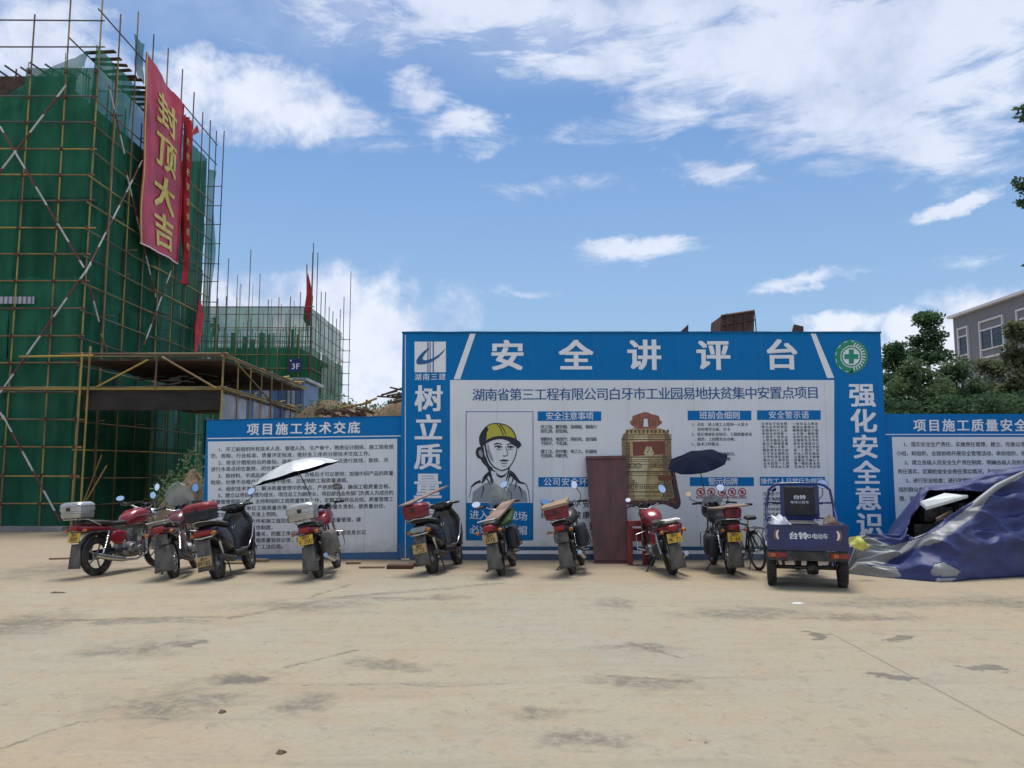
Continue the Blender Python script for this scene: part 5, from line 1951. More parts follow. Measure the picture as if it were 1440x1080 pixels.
def trees():
    def at(px, py_top, Y):
        p = P(px, py_top, Y)
        return (p.x, Y, 0), p.z
    spec = [(1303, 452, 26, 1.5, 'leaf_a', 'tiered tree with flat layers of leaves rising highest beside the tall board', 'tiered', 9),
            (1258, 497, 24, 1.1, 'leaf_a', 'sparse young tree directly against the right edge of the tall board', 'tiered', 6),
            (1281, 528, 22, 1.2, 'leaf_b', 'low bushy tree in front of the tiered tree', 'round', 5),
            (1345, 528, 23, 1.3, 'leaf_b', 'rounded green tree in front of the left corner of the grey building', 'round', 6),
            (1395, 524, 24, 1.5, 'leaf_c', 'olive green tree covering the lower windows of the grey building', 'round', 6),
            (1430, 470, 22, .75, 'leaf_c', 'narrow olive tree against the grey building at the right edge of the photo', 'tiered', 7),
            (1465, 520, 25, 1.6, 'leaf_b', 'green tree at the right edge beyond the notice board', 'round', 6)]
    for i, (px, py, Y, w, m, lab, st, tiers) in enumerate(spec):
        loc, H = at(px, py, Y)
        tree(loc, H, w, m, 40 + i, lab, leaf=.11 if st == 'round' else .125, per=120, tiers=tiers, style=st, low=.2 if st == 'tiered' else .25)
    # dense shrubbery filling the foot
    rnd = random.Random(77)
    cl = []
    for i in range(150):
        px = rnd.uniform(1236, 1500)
        Y = rnd.uniform(20.5, 25)
        x = P(px, 540, Y).x
        cl.append((x, Y, rnd.uniform(.8, 3.5), rnd.uniform(.35, .6)))
    v, f = leaf_cloud(rnd, cl, 300, .11, .8)
    o = mesh_np('shrubbery', v, f, M['leaf_a'], None)
    stuff(o)
    tag(o, 'dark dense shrubbery massed behind the right notice board', 'shrubbery')
    # tree outside the right edge: only the tips of its branches reach into the picture
    Y = 13
    loc = (P(1530, 300, Y).x, Y, 0)
    t = thing('roadside_tree', 'tall tree beyond the right edge, only leafy twig tips reach into the sky', 'tree', loc)
    H = 9.5
    MB().tube([(0, 0, -.1), (.05, 0, 3), (-.05, .05, 6), (0, 0, H)], [.16, .13, .09, .03], 10).build('trunk', M['bark'], t, smooth=60)
    cl = []
    mb = MB()
    for px, py in ((1432, 152), (1438, 165), (1428, 258), (1436, 266), (1434, 284), (1446, 255), (1450, 150), (1460, 160)):
        e = P(px, py, Y) - Vector(loc)
        s = Vector((0, 0, e.z - .5))
        mb.tube([s, (s + e) / 2 + Vector((0, 0, .1)), e], .025, 5, r2=.006)
        cl.append((e.x + .03, e.y, e.z, .10))
        cl.append((e.x + .2, e.y, e.z, .14))
    for i in range(30):
        a = rnd.uniform(0, 6.28)
        z = rnd.uniform(4.5, H)
        L = rnd.uniform(.4, 1.05)
        e = Vector((math.cos(a) * L + .35, math.sin(a) * L, z))
        mb.tube([Vector((0, 0, z - .5)), e], .025, 5, r2=.006)
        cl.append((e.x, e.y, e.z, .3))
    mb.build('limb', M['bark'], t, smooth=60)
    v, f = leaf_cloud(rnd, cl, 45, .085, .8)
    mesh_np('crown', v, f, M['leaf_a'], t)


trees()


def right_building():
    X = 33.0
    a = PX(1340, 448, X)
    Y0, zt = a.y, a.z
    Y1 = Y0 - 26
    t = thing('grey_building', 'grey rendered building with white framed dark windows at the right edge behind the trees', 'building', (X, Y0 - 10, 0))
    MB().box((X + 6, (Y0 + Y1) / 2, zt / 2), (12, Y0 - Y1, zt)).build('wall', M['tan_wall'], t, world=True)
    MB().box((X + 5.9, (Y0 + Y1) / 2, zt + .09), (12.5, Y0 - Y1 + .4, .18)).build('roof_coping', M['trim_white'], t, world=True)

    def window(y_hi, y_lo, z1, z0, panes):
        """y_hi is the far jamb, y_lo the near one"""
        f = MB()
        w = .13
        xx = X - .06
        zc = (z0 + z1) / 2
        yc = (y_hi + y_lo) / 2
        f.box((xx, y_hi, zc), (.16, w, z1 - z0 + w))
        f.box((xx, y_lo, zc), (.16, w, z1 - z0 + w))
        f.box((xx, yc, z1), (.16, y_hi - y_lo - w, w))
        f.box((xx, yc, z0), (.2, y_hi - y_lo - w, w))
        zp = z1 - .62
        f.box((xx, yc, zp), (.14, y_hi - y_lo - w, w * .8))
        f.box((xx, yc, z0 + .55), (.13, y_hi - y_lo - w, w * .7))
        fr = f.build('window_frame', M['trim_white'], t, world=True)
        bt, tp = z0 + .6, zp - .06
        MB().box((X - .012, yc, (z1 + zp) / 2), (.03, y_hi - y_lo - w, z1 - zp - w)).build('spandrel', M['tan_wall'], fr, world=True)
        for k in range(panes):
            ya = y_lo + w / 2 + (y_hi - y_lo - w) * k / panes
            yb = y_lo + w / 2 + (y_hi - y_lo - w) * (k + 1) / panes
            MB().box((X - .02, (ya + yb) / 2, (bt + tp) / 2), (.03, yb - ya - .07, tp - bt)).build('pane', M['glass'], fr, world=True)
            if k:
                MB().box((X - .05, ya, (bt + tp) / 2), (.09, .07, tp - bt)).build('mullion', M['trim_white'], fr, world=True)
            for q in (.33, .66):
                MB().box((X - .045, (ya + yb) / 2, bt + (tp - bt) * q), (.02, yb - ya - .1, .04)).build('glazing_bar', M['steel_dark'], fr, world=True)
    cols = [(1347.5, 1361, 1), (1378.5, 1411.5, 2), (1432, 1470, 2), (1500, 1540, 2)]
    for px0, px1, panes in cols:
        yh = PX(px0, 450, X).y
        yl = PX(px1, 450, X).y
        for fl in range(3):
            z1 = zt - .95 - fl * 3.15
            window(yh, yl, z1, z1 - 2.55, panes)


right_building()


# ------------------------------------------------------------------ two-wheelers
def proj(p):
    d = Vector(p) - Vector((0, 0, CAMZ))
    f = d.y * cp + d.z * sp
    u = -d.y * sp + d.z * cp
    return 720 + F * d.x / f, 540 - F * u / f


def place(px, py, px_front, px_bar, WB=1.27, fwd=0.98, h=1.0):
    """rear wheel at photo pixel (px,py); heading from the front wheel's column, lean from the bars' column"""
    r = G(px, py)
    th = min((R(i / 5) for i in range(-350, 351)), key=lambda a: abs(proj(r + Vector((math.sin(a) * WB, math.cos(a) * WB, .15)))[0] - px_front))

    def bar(l):
        return proj(r + Vector((math.sin(th) * fwd - math.sin(l) * h * math.cos(th), math.cos(th) * fwd + math.sin(l) * h * math.sin(th), h)))[0]
    ln = min((R(i / 5) for i in range(-12, 61)), key=lambda l: abs(bar(l) - px_bar))
    return r, th, ln


def wheel(parent, y, Rw, r, spokes=0, rim='chrome', name='wheel'):
    """spokes=0: five cast spokes, else wire spokes"""
    T = Matrix.Translation((0, y, Rw))
    mb = MB()
    mb.lathe([(0, -.055), (.035, -.055), (.045, -.03), (.06, -.02), (.06, .02), (.045, .03), (.035, .055), (0, .055)], axis='x', n=12, T=T)
    if spokes == 0:
        for i in range(5):
            a = 2 * math.pi * i / 5
            d = Vector((0, math.cos(a), math.sin(a)))
            mb.tube([d * .04, d * (Rw - r - .02)], .017, 5, T=T, r2=.012)
    else:
        for i in range(spokes):
            a = 2 * math.pi * i / spokes
            a2 = a + (.35 if i % 2 else -.35)
            s = .03 if i % 4 < 2 else -.03
            mb.tube([(s, .045 * math.cos(a), .045 * math.sin(a)), (0, (Rw - r - .01) * math.cos(a2), (Rw - r - .01) * math.sin(a2))], .0025, 4, T=T, caps=False)
    w = mb.build(name, M['alu' if spokes == 0 else 'chrome'], parent, smooth=40)
    mb = MB()
    # tyre with a tread of blocks
    mb.torus((0, 0, 0), Rw - r, r, n=40, k=10, T=T, rx=.95)
    n = 46
    for i in range(n):
        a = 2 * math.pi * i / n
        for s in (-1, 1):
            c = Vector((s * r * .42, (Rw - .004) * math.cos(a + s * .03), (Rw - .004) * math.sin(a + s * .03)))
            mb.box(c, (r * .62, .02, .012), rot=Matrix.Rotation(a - math.pi / 2, 3, 'X'), T=T)
    mb.build('tyre', M['tyre'], w, smooth=40)
    mb = MB()
    k = Rw - 2 * r
    mb.lathe([(k - .004, -r * .6), (k + .012, -r * .62), (k + .006, -.01), (k + .006, .01), (k + .012, r * .62), (k - .004, r * .6), (k - .012, 0), (k - .004, -r * .6)], axis='x', n=36, T=T)
    mb.build('rim', M[rim], w, smooth=40)
    return w


def arc_sheet(mb, yc, zc, Ra, hw, a0, a1, n=14, thick=.004, crown=.03):
    """mudguard: strip bent about the axle"""
    prof = [(-hw, -crown), (-hw * .8, -.008), (0, 0), (hw * .8, -.008), (hw, -crown)]
    vs, fs = [], []
    m = len(prof)
    for i in range(n + 1):
        a = R(a0 + (a1 - a0) * i / n)
        for lay in (0, -thick):
            for x, dr in prof:
                rr = Ra + dr + lay
                vs.append((x, yc + rr * math.cos(a), zc + rr * math.sin(a)))
    for i in range(n):
        o, q = i * 2 * m, (i + 1) * 2 * m
        for j in range(m - 1):
            fs.append((o + j, o + j + 1, q + j + 1, q + j))
            fs.append((o + m + j, q + m + j, q + m + j + 1, o + m + j + 1))
        fs.append((o, q, q + m, o + m))
        fs.append((o + m - 1, o + 2 * m - 1, q + 2 * m - 1, q + m - 1))
    fs.append(tuple(range(m)) + tuple(range(2 * m - 1, m - 1, -1)))
    mb.add(vs, fs)


def mirror(parent, side, base, head, r=(.062, .043), tilt=12, yaw=0, roll=0):
    """stem, shell and glass looking back"""
    b, h = Vector(base), Vector(head)
    mid = (b + h) / 2 + Vector((side * .05, .03, -.02))
    st = MB().tube([b, mid, h], .007, 6).build('mirror_stem', M['black'], parent, smooth=60)
    T = Matrix.Translation(h) @ Matrix.Rotation(R(yaw), 4, 'Z') @ Matrix.Rotation(R(roll), 4, 'Y') @ Matrix.Rotation(R(-tilt), 4, 'X')
    n = 18
    mb = MB()
    rings = [(0.0, .03, .2), (0.0, .028, .7), (0, .014, 1.0), (0, -.006, 1.06), (0, -.008, 1.0)]
    vs, fs = [], []
    for _, y, k in rings:
        for j in range(n):
            a = 2 * math.pi * j / n
            vs.append((r[0] * k * math.cos(a), y, r[1] * k * math.sin(a)))
    for i in range(len(rings) - 1):
        for j in range(n):
            q = (j + 1) % n
            fs.append((i * n + j, i * n + q, (i + 1) * n + q, (i + 1) * n + j))
    fs.append(tuple(range(n)))
    mb.add(vs, fs, T)
    sh = mb.build('mirror', M['black'], parent, smooth=50)
    mb = MB()
    mb.add([(r[0] * .97 * math.cos(2 * math.pi * j / n), -.0065, r[1] * .97 * math.sin(2 * math.pi * j / n)) for j in range(n)], [tuple(range(n))], T)
    mb.build('mirror_glass', M['mirror'], sh)


def plate(parent, y, z, mat_='plate', top='湘M', num='3K447', w=.22, h=.14, tilt=-12):
    T = Matrix.Translation((0, y, z)) @ Matrix.Rotation(R(tilt), 4, 'X')
    p = MB().box((0, 0, 0), (w, .006, h), T=T).build('license_plate', M[mat_], parent)
    mb = MB()
    fn = lambda a, b, k=0: T @ Vector((a, -.005 - k, b))
    for i, ch in enumerate(top):
        put_glyph(mb, ch, (i - .5) * .055, h * .25, fn, None, .055, h * .36, 1)
    for i, ch in enumerate(num):
        put_glyph(mb, ch, (i - (len(num) - 1) / 2) * .039, -h * .18, fn, None, .062, h * .62, 1)
    mb.build('plate_lettering', M['ink'], p)
    return p


def side_bag(parent, side, y=.0, z=.48, m='bagblack'):
    mb = MB()
    x = side * .24
    mb.loft([(y - .2, z, .05, .12, 4, x), (y - .17, z, .085, .17, 4, x), (y + .17, z + .01, .085, .18, 4, x), (y + .2, z + .01, .05, .13, 4, x)], n=16)
    mb.build('saddle_bag', M[m], parent, smooth=50)


def top_box(parent, y, z, w=.40, d=.32, h=.22, m='silver', lid=None):
    """luggage box with a ribbed shell and a lid"""
    mb = MB()
    n = 4
    secs = []
    zz = [(-.5, .80), (-.46, .93), (-.22, .97), (-.19, .93), (-.10, .93), (-.07, 1.0), (.06, 1.0)]
    for q, k in zz:
        secs.append((z + h * (q + .5), y, w / 2 * k, d / 2 * k, 6))
    mb.loft(secs, n=28, axis='z')
    # loft along z expects (pos, centre, hw, hh, e)
    b = mb.build('top_box', M[m], parent, smooth=40)
    mb = MB()
    secs = []
    for q, k in [(.065, 1.03), (.12, 1.03), (.13, .98), (.22, .98), (.25, 1.01), (.33, 1.0), (.42, .93), (.5, .78)]:
        secs.append((z + h * (q + .5), y, w / 2 * k, d / 2 * k, 6 if q < .4 else 4))
    mb.loft(secs, n=28, axis='z')
    mb.build('lid', M[lid or m], b, smooth=40)
    MB().box((0, y - d / 2 - .004, z + h * .55), (.06, .02, .05)).build('latch', M['black'], b)
    return b


def motorcycle(label, px, py, bar, front, **k):
    body = M[k.get('body', 'red_paint')]
    loc, th, lean_r = place(px, py, front, bar)
    print(label[:30], 'heading', round(math.degrees(th)), 'lean', round(math.degrees(lean_r), 1))
    t = thing('motorcycle', label, 'motorcycle', loc, (0, -lean_r, -th), group='motorcycles and scooters parked along the boards')
    sp_ = k.get('spokes', 0)
    WB = 1.27
    wheel(t, 0, .29, .048, sp_, rim='chrome' if sp_ else 'steel_dark')
    wf = wheel(t, WB, .30, .042, sp_, rim='chrome' if sp_ else 'steel_dark')
    # frame and swing arm
    mb = MB()
    for s in (-1, 1):
        mb.tube([(s * .09, 0, .29), (s * .12, .46, .36)], .02, 6)
        mb.tube([(s * .12, -.28, .66), (s * .13, .1, .66), (s * .12, .45, .58), (s * .08, .55, .35), (s * .09, .8, .22), (s * .05, .98, .45), (0, 1.02, .86)], .016, 6)
    mb.tube([(0, .3, .74), (0, .7, .78), (0, 1.02, .86)], .028, 6)
    mb.build('frame', M['steel_dark'], t, smooth=50)
    # rear shocks
    for s in (-1, 1):
        q = MB()
        q.tube([(s * .13, .0, .33), (s * .14, .10, .66)], .014, 6)
        for i in range(9):
            u = .25 + .065 * i
            q.torus((0, 0, 0), .026, .006, n=10, k=4, T=Matrix.Translation((s * (.13 + .01 * u), .10 * u, .33 + .33 * u)) @ Matrix.Rotation(R(90), 4, 'Y') @ Matrix.Rotation(R(0), 4, 'X'))
        q.build('shock_absorber', M['chrome'], t, smooth=50)
    # engine with finned cylinder, gearbox cover
    mb = MB()
    mb.loft([(.42, .36, .10, .10, 4), (.47, .35, .14, .13, 4), (.70, .34, .14, .13, 4), (.78, .36, .11, .10, 4)], n=16)
    mb.lathe([(0, -.185), (.075, -.185), (.09, -.165), (.09, .165), (.075, .185), (0, .185)], (0, .56, .35), 'x', 18)
    mb.lathe([(0, -.175), (.06, -.175), (.07, -.16), (.07, .16), (.06, .175), (0, .175)], (0, .72, .33), 'x', 16)
    for i in range(8):
        z = .46 + i * .026
        mb.box((0, .70 + i * .006, z), (.17 - .004 * i, .17, .010))
    mb.box((0, .72, .56), (.10, .11, .22))
    mb.build('engine', M['alu'], t, smooth=40)
    # exhaust
    q = MB()
    q.tube([(.07, .80, .60), (.10, .92, .50), (.12, .90, .26), (.15, .66, .18), (.17, .40, .19)], .019, 8)
    q.tube([(.17, .42, .19), (.185, .30, .21), (.20, -.02, .27), (.205, -.22, .32)], [.022, .042, .045, .036], 10)
    q.build('exhaust', M[k.get('exhaust', 'chrome')], t, smooth=50)
    # fork
    rake = Vector((0, -.24, .62))
    axle = Vector((0, WB, .30))
    for s in (-1, 1):
        q = MB().tube([axle + Vector((s * .085, 0, 0)), axle + Vector((s * .085, 0, 0)) + rake * .45], .024, 8)
        q.tube([axle + Vector((s * .085, 0, 0)) + rake * .4, axle + Vector((s * .085, 0, 0)) + rake * 1.12], .016, 8)
        q.build('fork_leg', M['alu'], t, smooth=50)
    # mudguards
    mb = MB()
    arc_sheet(mb, WB, .30, .345, .065, 35, 172)
    mb.build('front_mudguard', M[k.get('guard', 'chrome' if sp_ else k.get('body', 'red_paint'))], t, smooth=50)
    mb = MB()
    arc_sheet(mb, 0, .29, .36, .085, 40, 200)
    mb.build('rear_mudguard', M['black'], t, smooth=50)
    # mudflap hanging behind the wheel
    mb = MB()
    hw = k.get('flap', .105)
    vs, fs = [], []
    for i in range(7):
        u = i / 6
        for x in (-1, -.5, 0, .5, 1):
            w = hw * (.8 + .35 * u)
            vs.append((x * w, -.385 - .03 * u + .02 * (1 - x * x), .50 - .36 * u))
    for i in range(6):
        for j in range(4):
            a = i * 5 + j
            fs.append((a, a + 1, a + 6, a + 5))
    mb.add(vs, fs)
    fl = mb.build('mudflap', M['mud'], t, smooth=60)
    so = fl.modifiers.new('thick', 'SOLIDIFY')
    so.thickness = .006
    # tank
    mb = MB()
    mb.loft([(.50, .78, .06, .05, 2.6), (.54, .80, .12, .085, 2.8), (.66, .84, .155, .12, 2.8), (.82, .86, .165, .13, 2.6), (.95, .86, .13, .115, 2.4), (1.02, .86, .06, .07, 2.2)], n=24)
    tk = mb.build('fuel_tank', body, t, smooth=70)
    MB().lathe([(0, .012), (.035, .01), (.04, 0), (.04, -.02)], (0, .80, .985), 'z', 14).build('filler_cap', M['chrome'], tk, smooth=50)
    q = MB()
    for s in (-1, 1):
        q.tube([(s * .158, .64, .85), (s * .172, .80, .875), (s * .15, .94, .875)], .006, 5)
    q.build('tank_stripe', M['chrome'], tk, smooth=50)
    # seat
    mb = MB()
    mb.loft([(-.34, .80, .07, .025, 3), (-.30, .805, .12, .04, 3), (-.08, .80, .14, .045, 3), (.12, .785, .14, .042, 3), (.22, .765, .13, .04, 3), (.42, .76, .115, .042, 3), (.56, .78, .06, .04, 3)], n=18)
    mb.build('seat', M['seat'], t, smooth=60)
    # tail fairing and side covers
    mb = MB()
    mb.loft([(-.42, .735, .045, .04, 2.6), (-.36, .73, .085, .055, 2.8), (-.15, .72, .115, .055, 3), (.12, .69, .125, .05, 3), (.3, .65, .11, .03, 3)], n=18)
    mb.build('tail_fairing', body, t, smooth=60)
    for s in (-1, 1):
        mb = MB()
        mb.loft([(.14, .56, .012, .05, 3, s * .135), (.2, .55, .02, .10, 3, s * .14), (.36, .55, .022, .11, 3, s * .14), (.46, .58, .01, .04, 3, s * .13)], n=12)
        mb.build('side_cover', body, t, smooth=60)
    # tail light, indicators, plate
    mb = MB().loft([(-.455, .745, .05, .028, 4), (-.445, .745, .075, .042, 4), (-.40, .745, .085, .048, 4)], n=16)
    mb.build('tail_light', M['red_lens'], t, smooth=50)
    for s in (-1, 1):
        q = MB().tube([(s * .06, -.38, .70), (s * .15, -.39, .70)], .008, 6)
        st = q.build('indicator_stem', M['black'], t)
        MB().loft([(-.425, .70, .015, .012, 2.4, s * .17), (-.405, .70, .034, .026, 2.6, s * .17), (-.37, .70, .026, .02, 2.4, s * .17)], n=12).build('indicator', M['amber'], st, smooth=60)
    plate(t, -.425, .60, k.get('plate', 'plate'), num=k.get('num', '3K447'))
    MB().box((0, -.405, .60), (.16, .02, .16)).build('plate_bracket', M['black'], t)
    # rack
    q = MB()
    for s in (-1, 1):
        q.tube([(s * .13, -.05, .76), (s * .14, -.30, .86), (s * .12, -.50, .87)], .009, 6)
    for y in (-.28, -.38, -.49):
        q.tube([(-.13, y, .868), (.13, y, .868)], .008, 6)
    q.build('rack', M['chrome'], t, smooth=50)
    # handlebar, headlight, instruments
    hb = Vector((0, .98, .98))
    q = MB().tube([(-.36, .86, 1.05), (-.26, .90, 1.06), (-.13, .97, .99), (0, .985, .965), (.13, .97, .99), (.26, .90, 1.06), (.36, .86, 1.05)], .011, 8)
    hbo = q.build('handlebar', M['chrome'], t, smooth=60)
    for s in (-1, 1):
        MB().tube([(s * .25, .90, 1.06), (s * .37, .855, 1.05)], .018, 8).build('grip', M['black'], hbo, smooth=50)
        MB().tube([(s * .23, .94, 1.05), (s * .36, .92, 1.035)], .006, 5).build('lever', M['alu'], hbo)
        MB().box((s * .225, .91, 1.06), (.045, .05, .045)).build('switch_block', M['black'], hbo, bevel=.006)
    mb = MB()
    for s in (-1, 1):
        mb.lathe([(0, .045), (.045, .045), (.05, .03), (.045, -.03), (.03, -.04)], (s * .055, 1.05, 1.02), 'y', 14)
    mb.box((0, 1.05, 1.0), (.12, .05, .05))
    mb.build('instruments', M['black'], t, smooth=50)
    mb = MB().lathe([(0, -.10), (.05, -.09), (.085, -.04), (.092, .04), (.085, .06), (0, .075)], (0, 1.15, .88), 'y', 20)
    mb.build('headlight', M['black'] if k.get('screen') else M['chrome'], t, smooth=60)
    # cables
    q = MB()
    q.tube([(-.22, .94, 1.05), (-.12, 1.08, 1.08), (-.06, 1.06, .8), (-.08, .9, .6)], .005, 5)
    q.tube([(.22, .94, 1.05), (.10, 1.10, 1.10), (.05, 1.12, .8), (.10, WB - .06, .4)], .005, 5)
    q.build('cable', M['black'], t, smooth=60)
    for s, mk in ((-1, k.get('ml')), (1, k.get('mr'))):
        if mk == 0:
            continue
        dx, dz, kw = mk or (.33, 1.24, {})
        mirror(t, s, (s * .24, .91, 1.06), (s * dx, .90, dz), **kw)
    # leg guard bars and foot pegs
    q = MB()
    q.tube([(-.05, .92, .62), (-.25, .93, .58), (-.27, .90, .36), (-.05, .82, .27)], .011, 6)
    q.tube([(.05, .92, .62), (.25, .93, .58), (.27, .90, .36), (.05, .82, .27)], .011, 6)
    q.tube([(-.25, .48, .29), (.25, .48, .29)], .011, 6)
    q.build('guard_bar', M[k.get('bars', 'chrome')], t, smooth=50)
    for s in (-1, 1):
        MB().tube([(s * .17, .48, .29), (s * .27, .48, .29)], .018, 6).build('foot_peg', M['black'], t)
    # side stand
    a = Vector((-.11, .45, .25))
    h = math.tan(lean_r) if lean_r > 0 else 0.0
    foot = Vector((-.30, .40, .0 + .30 * h + .005))
    q = MB().tube([a, foot], .011, 6)
    q.box(foot, (.06, .04, .012))
    q.build('side_stand', M['steel_dark'], t)
    # chain case
    mb = MB().loft([(-.06, .29, .012, .06, 3, -.11), (.0, .30, .015, .075, 3, -.11), (.40, .33, .015, .06, 3, -.12), (.48, .34, .01, .04, 3, -.12)], n=10)
    mb.build('chain_case', M['steel_dark'], t, smooth=50)
    if k.get('screen'):
        sc = k['screen']
        vs, fs = [], []
        n, m = 12, 10
        for j in range(m + 1):
            v = j / m
            for i in range(n + 1):
                u = i / n * 2 - 1
                w = sc[0] / 2 * (.80 + .30 * min(v, .6)) * max(.12, 1 - (max(0, v - .4) / .6) ** 2.4) ** .5
                zz = sc[1] + sc[2] * v * (1 - .12 * u * u * (1 if v > .5 else 0))
                vs.append((u * w, 1.27 - .20 * v - .14 * u * u, zz))
        for j in range(m):
            for i in range(n):
                a_ = j * (n + 1) + i
                fs.append((a_, a_ + 1, a_ + n + 2, a_ + n + 1))
        o = MB().add(vs, fs).build('windscreen', M['clear'], t, smooth=70)
        o.modifiers.new('thick', 'SOLIDIFY').thickness = .004
        mb = MB().loft([(1.10, .93, .15, .10, 3), (1.22, .92, .16, .12, 3), (1.30, .88, .12, .10, 2.6), (1.33, .87, .05, .05, 2.4)], n=18)
        mb.build('front_fairing', body, t, smooth=60)
    if k.get('box'):
        top_box(t, -.34 + k.get('boxdy', 0), .885, m=k['box'], lid=k.get('lid'), **k.get('boxkw', {}))
    if k.get('bag'):
        side_bag(t, k['bag'], **k.get('bagkw', {}))
    return t, loc, th


def scooter(label, px, py, bar, front, **k):
    loc, th, lean_r = place(px, py, front, bar, WB=1.25)
    body = M[k.get('body', 'black_gloss')]
    t = thing('scooter', label, 'scooter', loc, (0, -lean_r, -th), group='motorcycles and scooters parked along the boards')
    WB = 1.25
    wheel(t, 0, .23, .055, 0, rim='alu')
    wheel(t, WB, .225, .048, 0, rim='alu')
    # tail body
    mb = MB()
    mb.loft([(-.34, .70, .05, .05, 2.6), (-.28, .69, .13, .10, 2.8), (-.10, .65, .17, .14, 3), (.12, .60, .18, .17, 3), (.30, .56, .17, .19, 3), (.44, .50, .15, .18, 3), (.52, .46, .12, .14, 3)], n=22)
    mb.build('tail_body', body, t, smooth=60)
    mb = MB()
    mb.loft([(.44, .33, .14, .05, 4), (.50, .31, .19, .06, 4), (.78, .30, .19, .055, 4), (.88, .33, .16, .06, 4)], n=18)
    mb.build('footboard', M['black'], t, smooth=50)
    # leg shield: a tall curved panel, then the nose
    vs, fs = [], []
    n, m = 12, 12
    for j in range(m + 1):
        v = j / m
        for i in range(n + 1):
            u = i / n * 2 - 1
            w = .20 + .09 * math.sin(math.pi * min(1, v * .9 + .12)) - .07 * max(0, v - .75) * 4
            vs.append((u * w, .86 + .17 * v - .06 * u * u + .05 * (1 - v), .30 + .68 * v))
    for j in range(m):
        for i in range(n):
            a = j * (n + 1) + i
            fs.append((a, a + 1, a + n + 2, a + n + 1))
    o = MB().add(vs, fs).build('leg_shield', body, t, smooth=70)
    o.modifiers.new('thick', 'SOLIDIFY').thickness = .02
    mb = MB().loft([(1.0, .72, .16, .20, 3), (1.12, .70, .15, .19, 2.6), (1.2, .66, .10, .14, 2.4), (1.24, .64, .04, .06, 2.2)], n=18)
    mb.build('nose', body, t, smooth=60)
    mb = MB()
    arc_sheet(mb, WB, .225, .275, .075, 20, 165)
    mb.build('front_mudguard', body, t, smooth=50)
    for s in (-1, 1):
        MB().tube([(s * .075, WB, .225), (s * .06, WB - .16, .62)], .02, 8).build('fork_leg', M['alu'], t, smooth=50)
    # seat
    mb = MB()
    mb.loft([(-.30, .83, .07, .03, 3), (-.24, .835, .13, .045, 3), (.0, .82, .15, .05, 3), (.16, .79, .15, .045, 3), (.40, .775, .12, .045, 3), (.5, .76, .06, .03, 3)], n=18)
    mb.build('seat', M['seat'], t, smooth=60)
    # grab rail sweeping round the tail
    q = MB().tube([(-.17, .15, .80), (-.20, -.12, .83), (-.17, -.34, .86), (0, -.40, .87), (.17, -.34, .86), (.20, -.12, .83), (.17, .15, .80)], .012, 8)
    q.build('grab_rail', M['chrome'], t, smooth=60)
    # engine, variator case, silencer
    mb = MB()
    mb.loft([(-.10, .24, .05, .075, 3, -.13), (.05, .26, .06, .085, 3, -.13), (.36, .29, .06, .08, 3, -.13), (.45, .30, .04, .05, 3, -.12)], n=14)
    mb.build('engine', M['alu'], t, smooth=50)
    mb = MB().tube([(.15, .40, .26), (.17, .22, .25), (.18, -.02, .28), (.185, -.22, .33)], [.02, .045, .05, .04], 12)
    mb.build('exhaust', M['steel_dark'], t, smooth=50)
    MB().tube([(.14, -.02, .23), (.14, -.10, .55)], .022, 8).build('shock_absorber', M['chrome'], t, smooth=50)
    # tail light band, chrome strip, plate and flap
    mb = MB().loft([(-.365, .70, .06, .03, 3), (-.35, .70, .12, .045, 3), (-.29, .70, .14, .05, 3)], n=18)
    mb.build('tail_light', M['red_lens' if k.get('redtail', True) else 'clear'], t, smooth=50)
    q = MB().tube([(-.16, -.24, .66), (-.13, -.34, .635), (0, -.385, .625), (.13, -.34, .635), (.16, -.24, .66)], .012, 8)
    q.build('chrome_strip', M['chrome'], t, smooth=60)
    for s in (-1, 1):
        MB().loft([(-.35, .68, .02, .015, 2.6, s * .15), (-.33, .68, .04, .03, 2.6, s * .15), (-.27, .68, .035, .03, 2.6, s * .15)], n=12).build('indicator', M['amber'], t, smooth=60)
    mb = MB()
    vs, fs = [], []
    for i in range(7):
        u = i / 6
        for x in (-1, -.5, 0, .5, 1):
            vs.append((x * (.10 + .02 * u), -.33 - .05 * u + .02 * (1 - x * x), .60 - .44 * u))
    for i in range(6):
        for j in range(4):
            a = i * 5 + j
            fs.append((a, a + 1, a + 6, a + 5))
    o = mb.add(vs, fs).build('mudflap', M['mud'], t, smooth=60)
    o.modifiers.new('thick', 'SOLIDIFY').thickness = .006
    plate(t, -.405, k.get('pz', .30), k.get('plate', 'plate_dirty'), num=k.get('num', '8V105'), tilt=-6)
    # handlebar with its cowl, mirrors
    mb = MB().loft([(.88, 1.02, .10, .03, 2.6), (.92, 1.03, .20, .05, 2.8), (1.02, 1.02, .18, .07, 2.8), (1.10, 1.0, .10, .06, 2.4)], n=18)
    cw = mb.build('handlebar_cowl', body, t, smooth=60)
    MB().box((0, .90, 1.055), (.15, .012, .05), rot=Matrix.Rotation(R(35), 3, 'X')).build('instruments', M['glass'], cw)
    for s in (-1, 1):
        MB().tube([(s * .16, .94, 1.03), (s * .34, .88, 1.03)], .017, 8).build('grip', M['black'], cw, smooth=50)
        MB().tube([(s * .2, .99, 1.03), (s * .33, .94, 1.02)], .006, 5).build('lever', M['alu'], cw)
    MB().loft([(1.09, 1.0, .09, .045, 3), (1.13, 1.0, .07, .04, 3)], n=14).build('headlight', M['clear'], cw, smooth=50)
    for s, mk in ((-1, k.get('ml')), (1, k.get('mr'))):
        if mk == 0:
            continue
        dx, dz, kw = mk or (.33, 1.22, {})
        mirror(t, s, (s * .19, .95, 1.06), (s * dx, .92, dz), **kw)
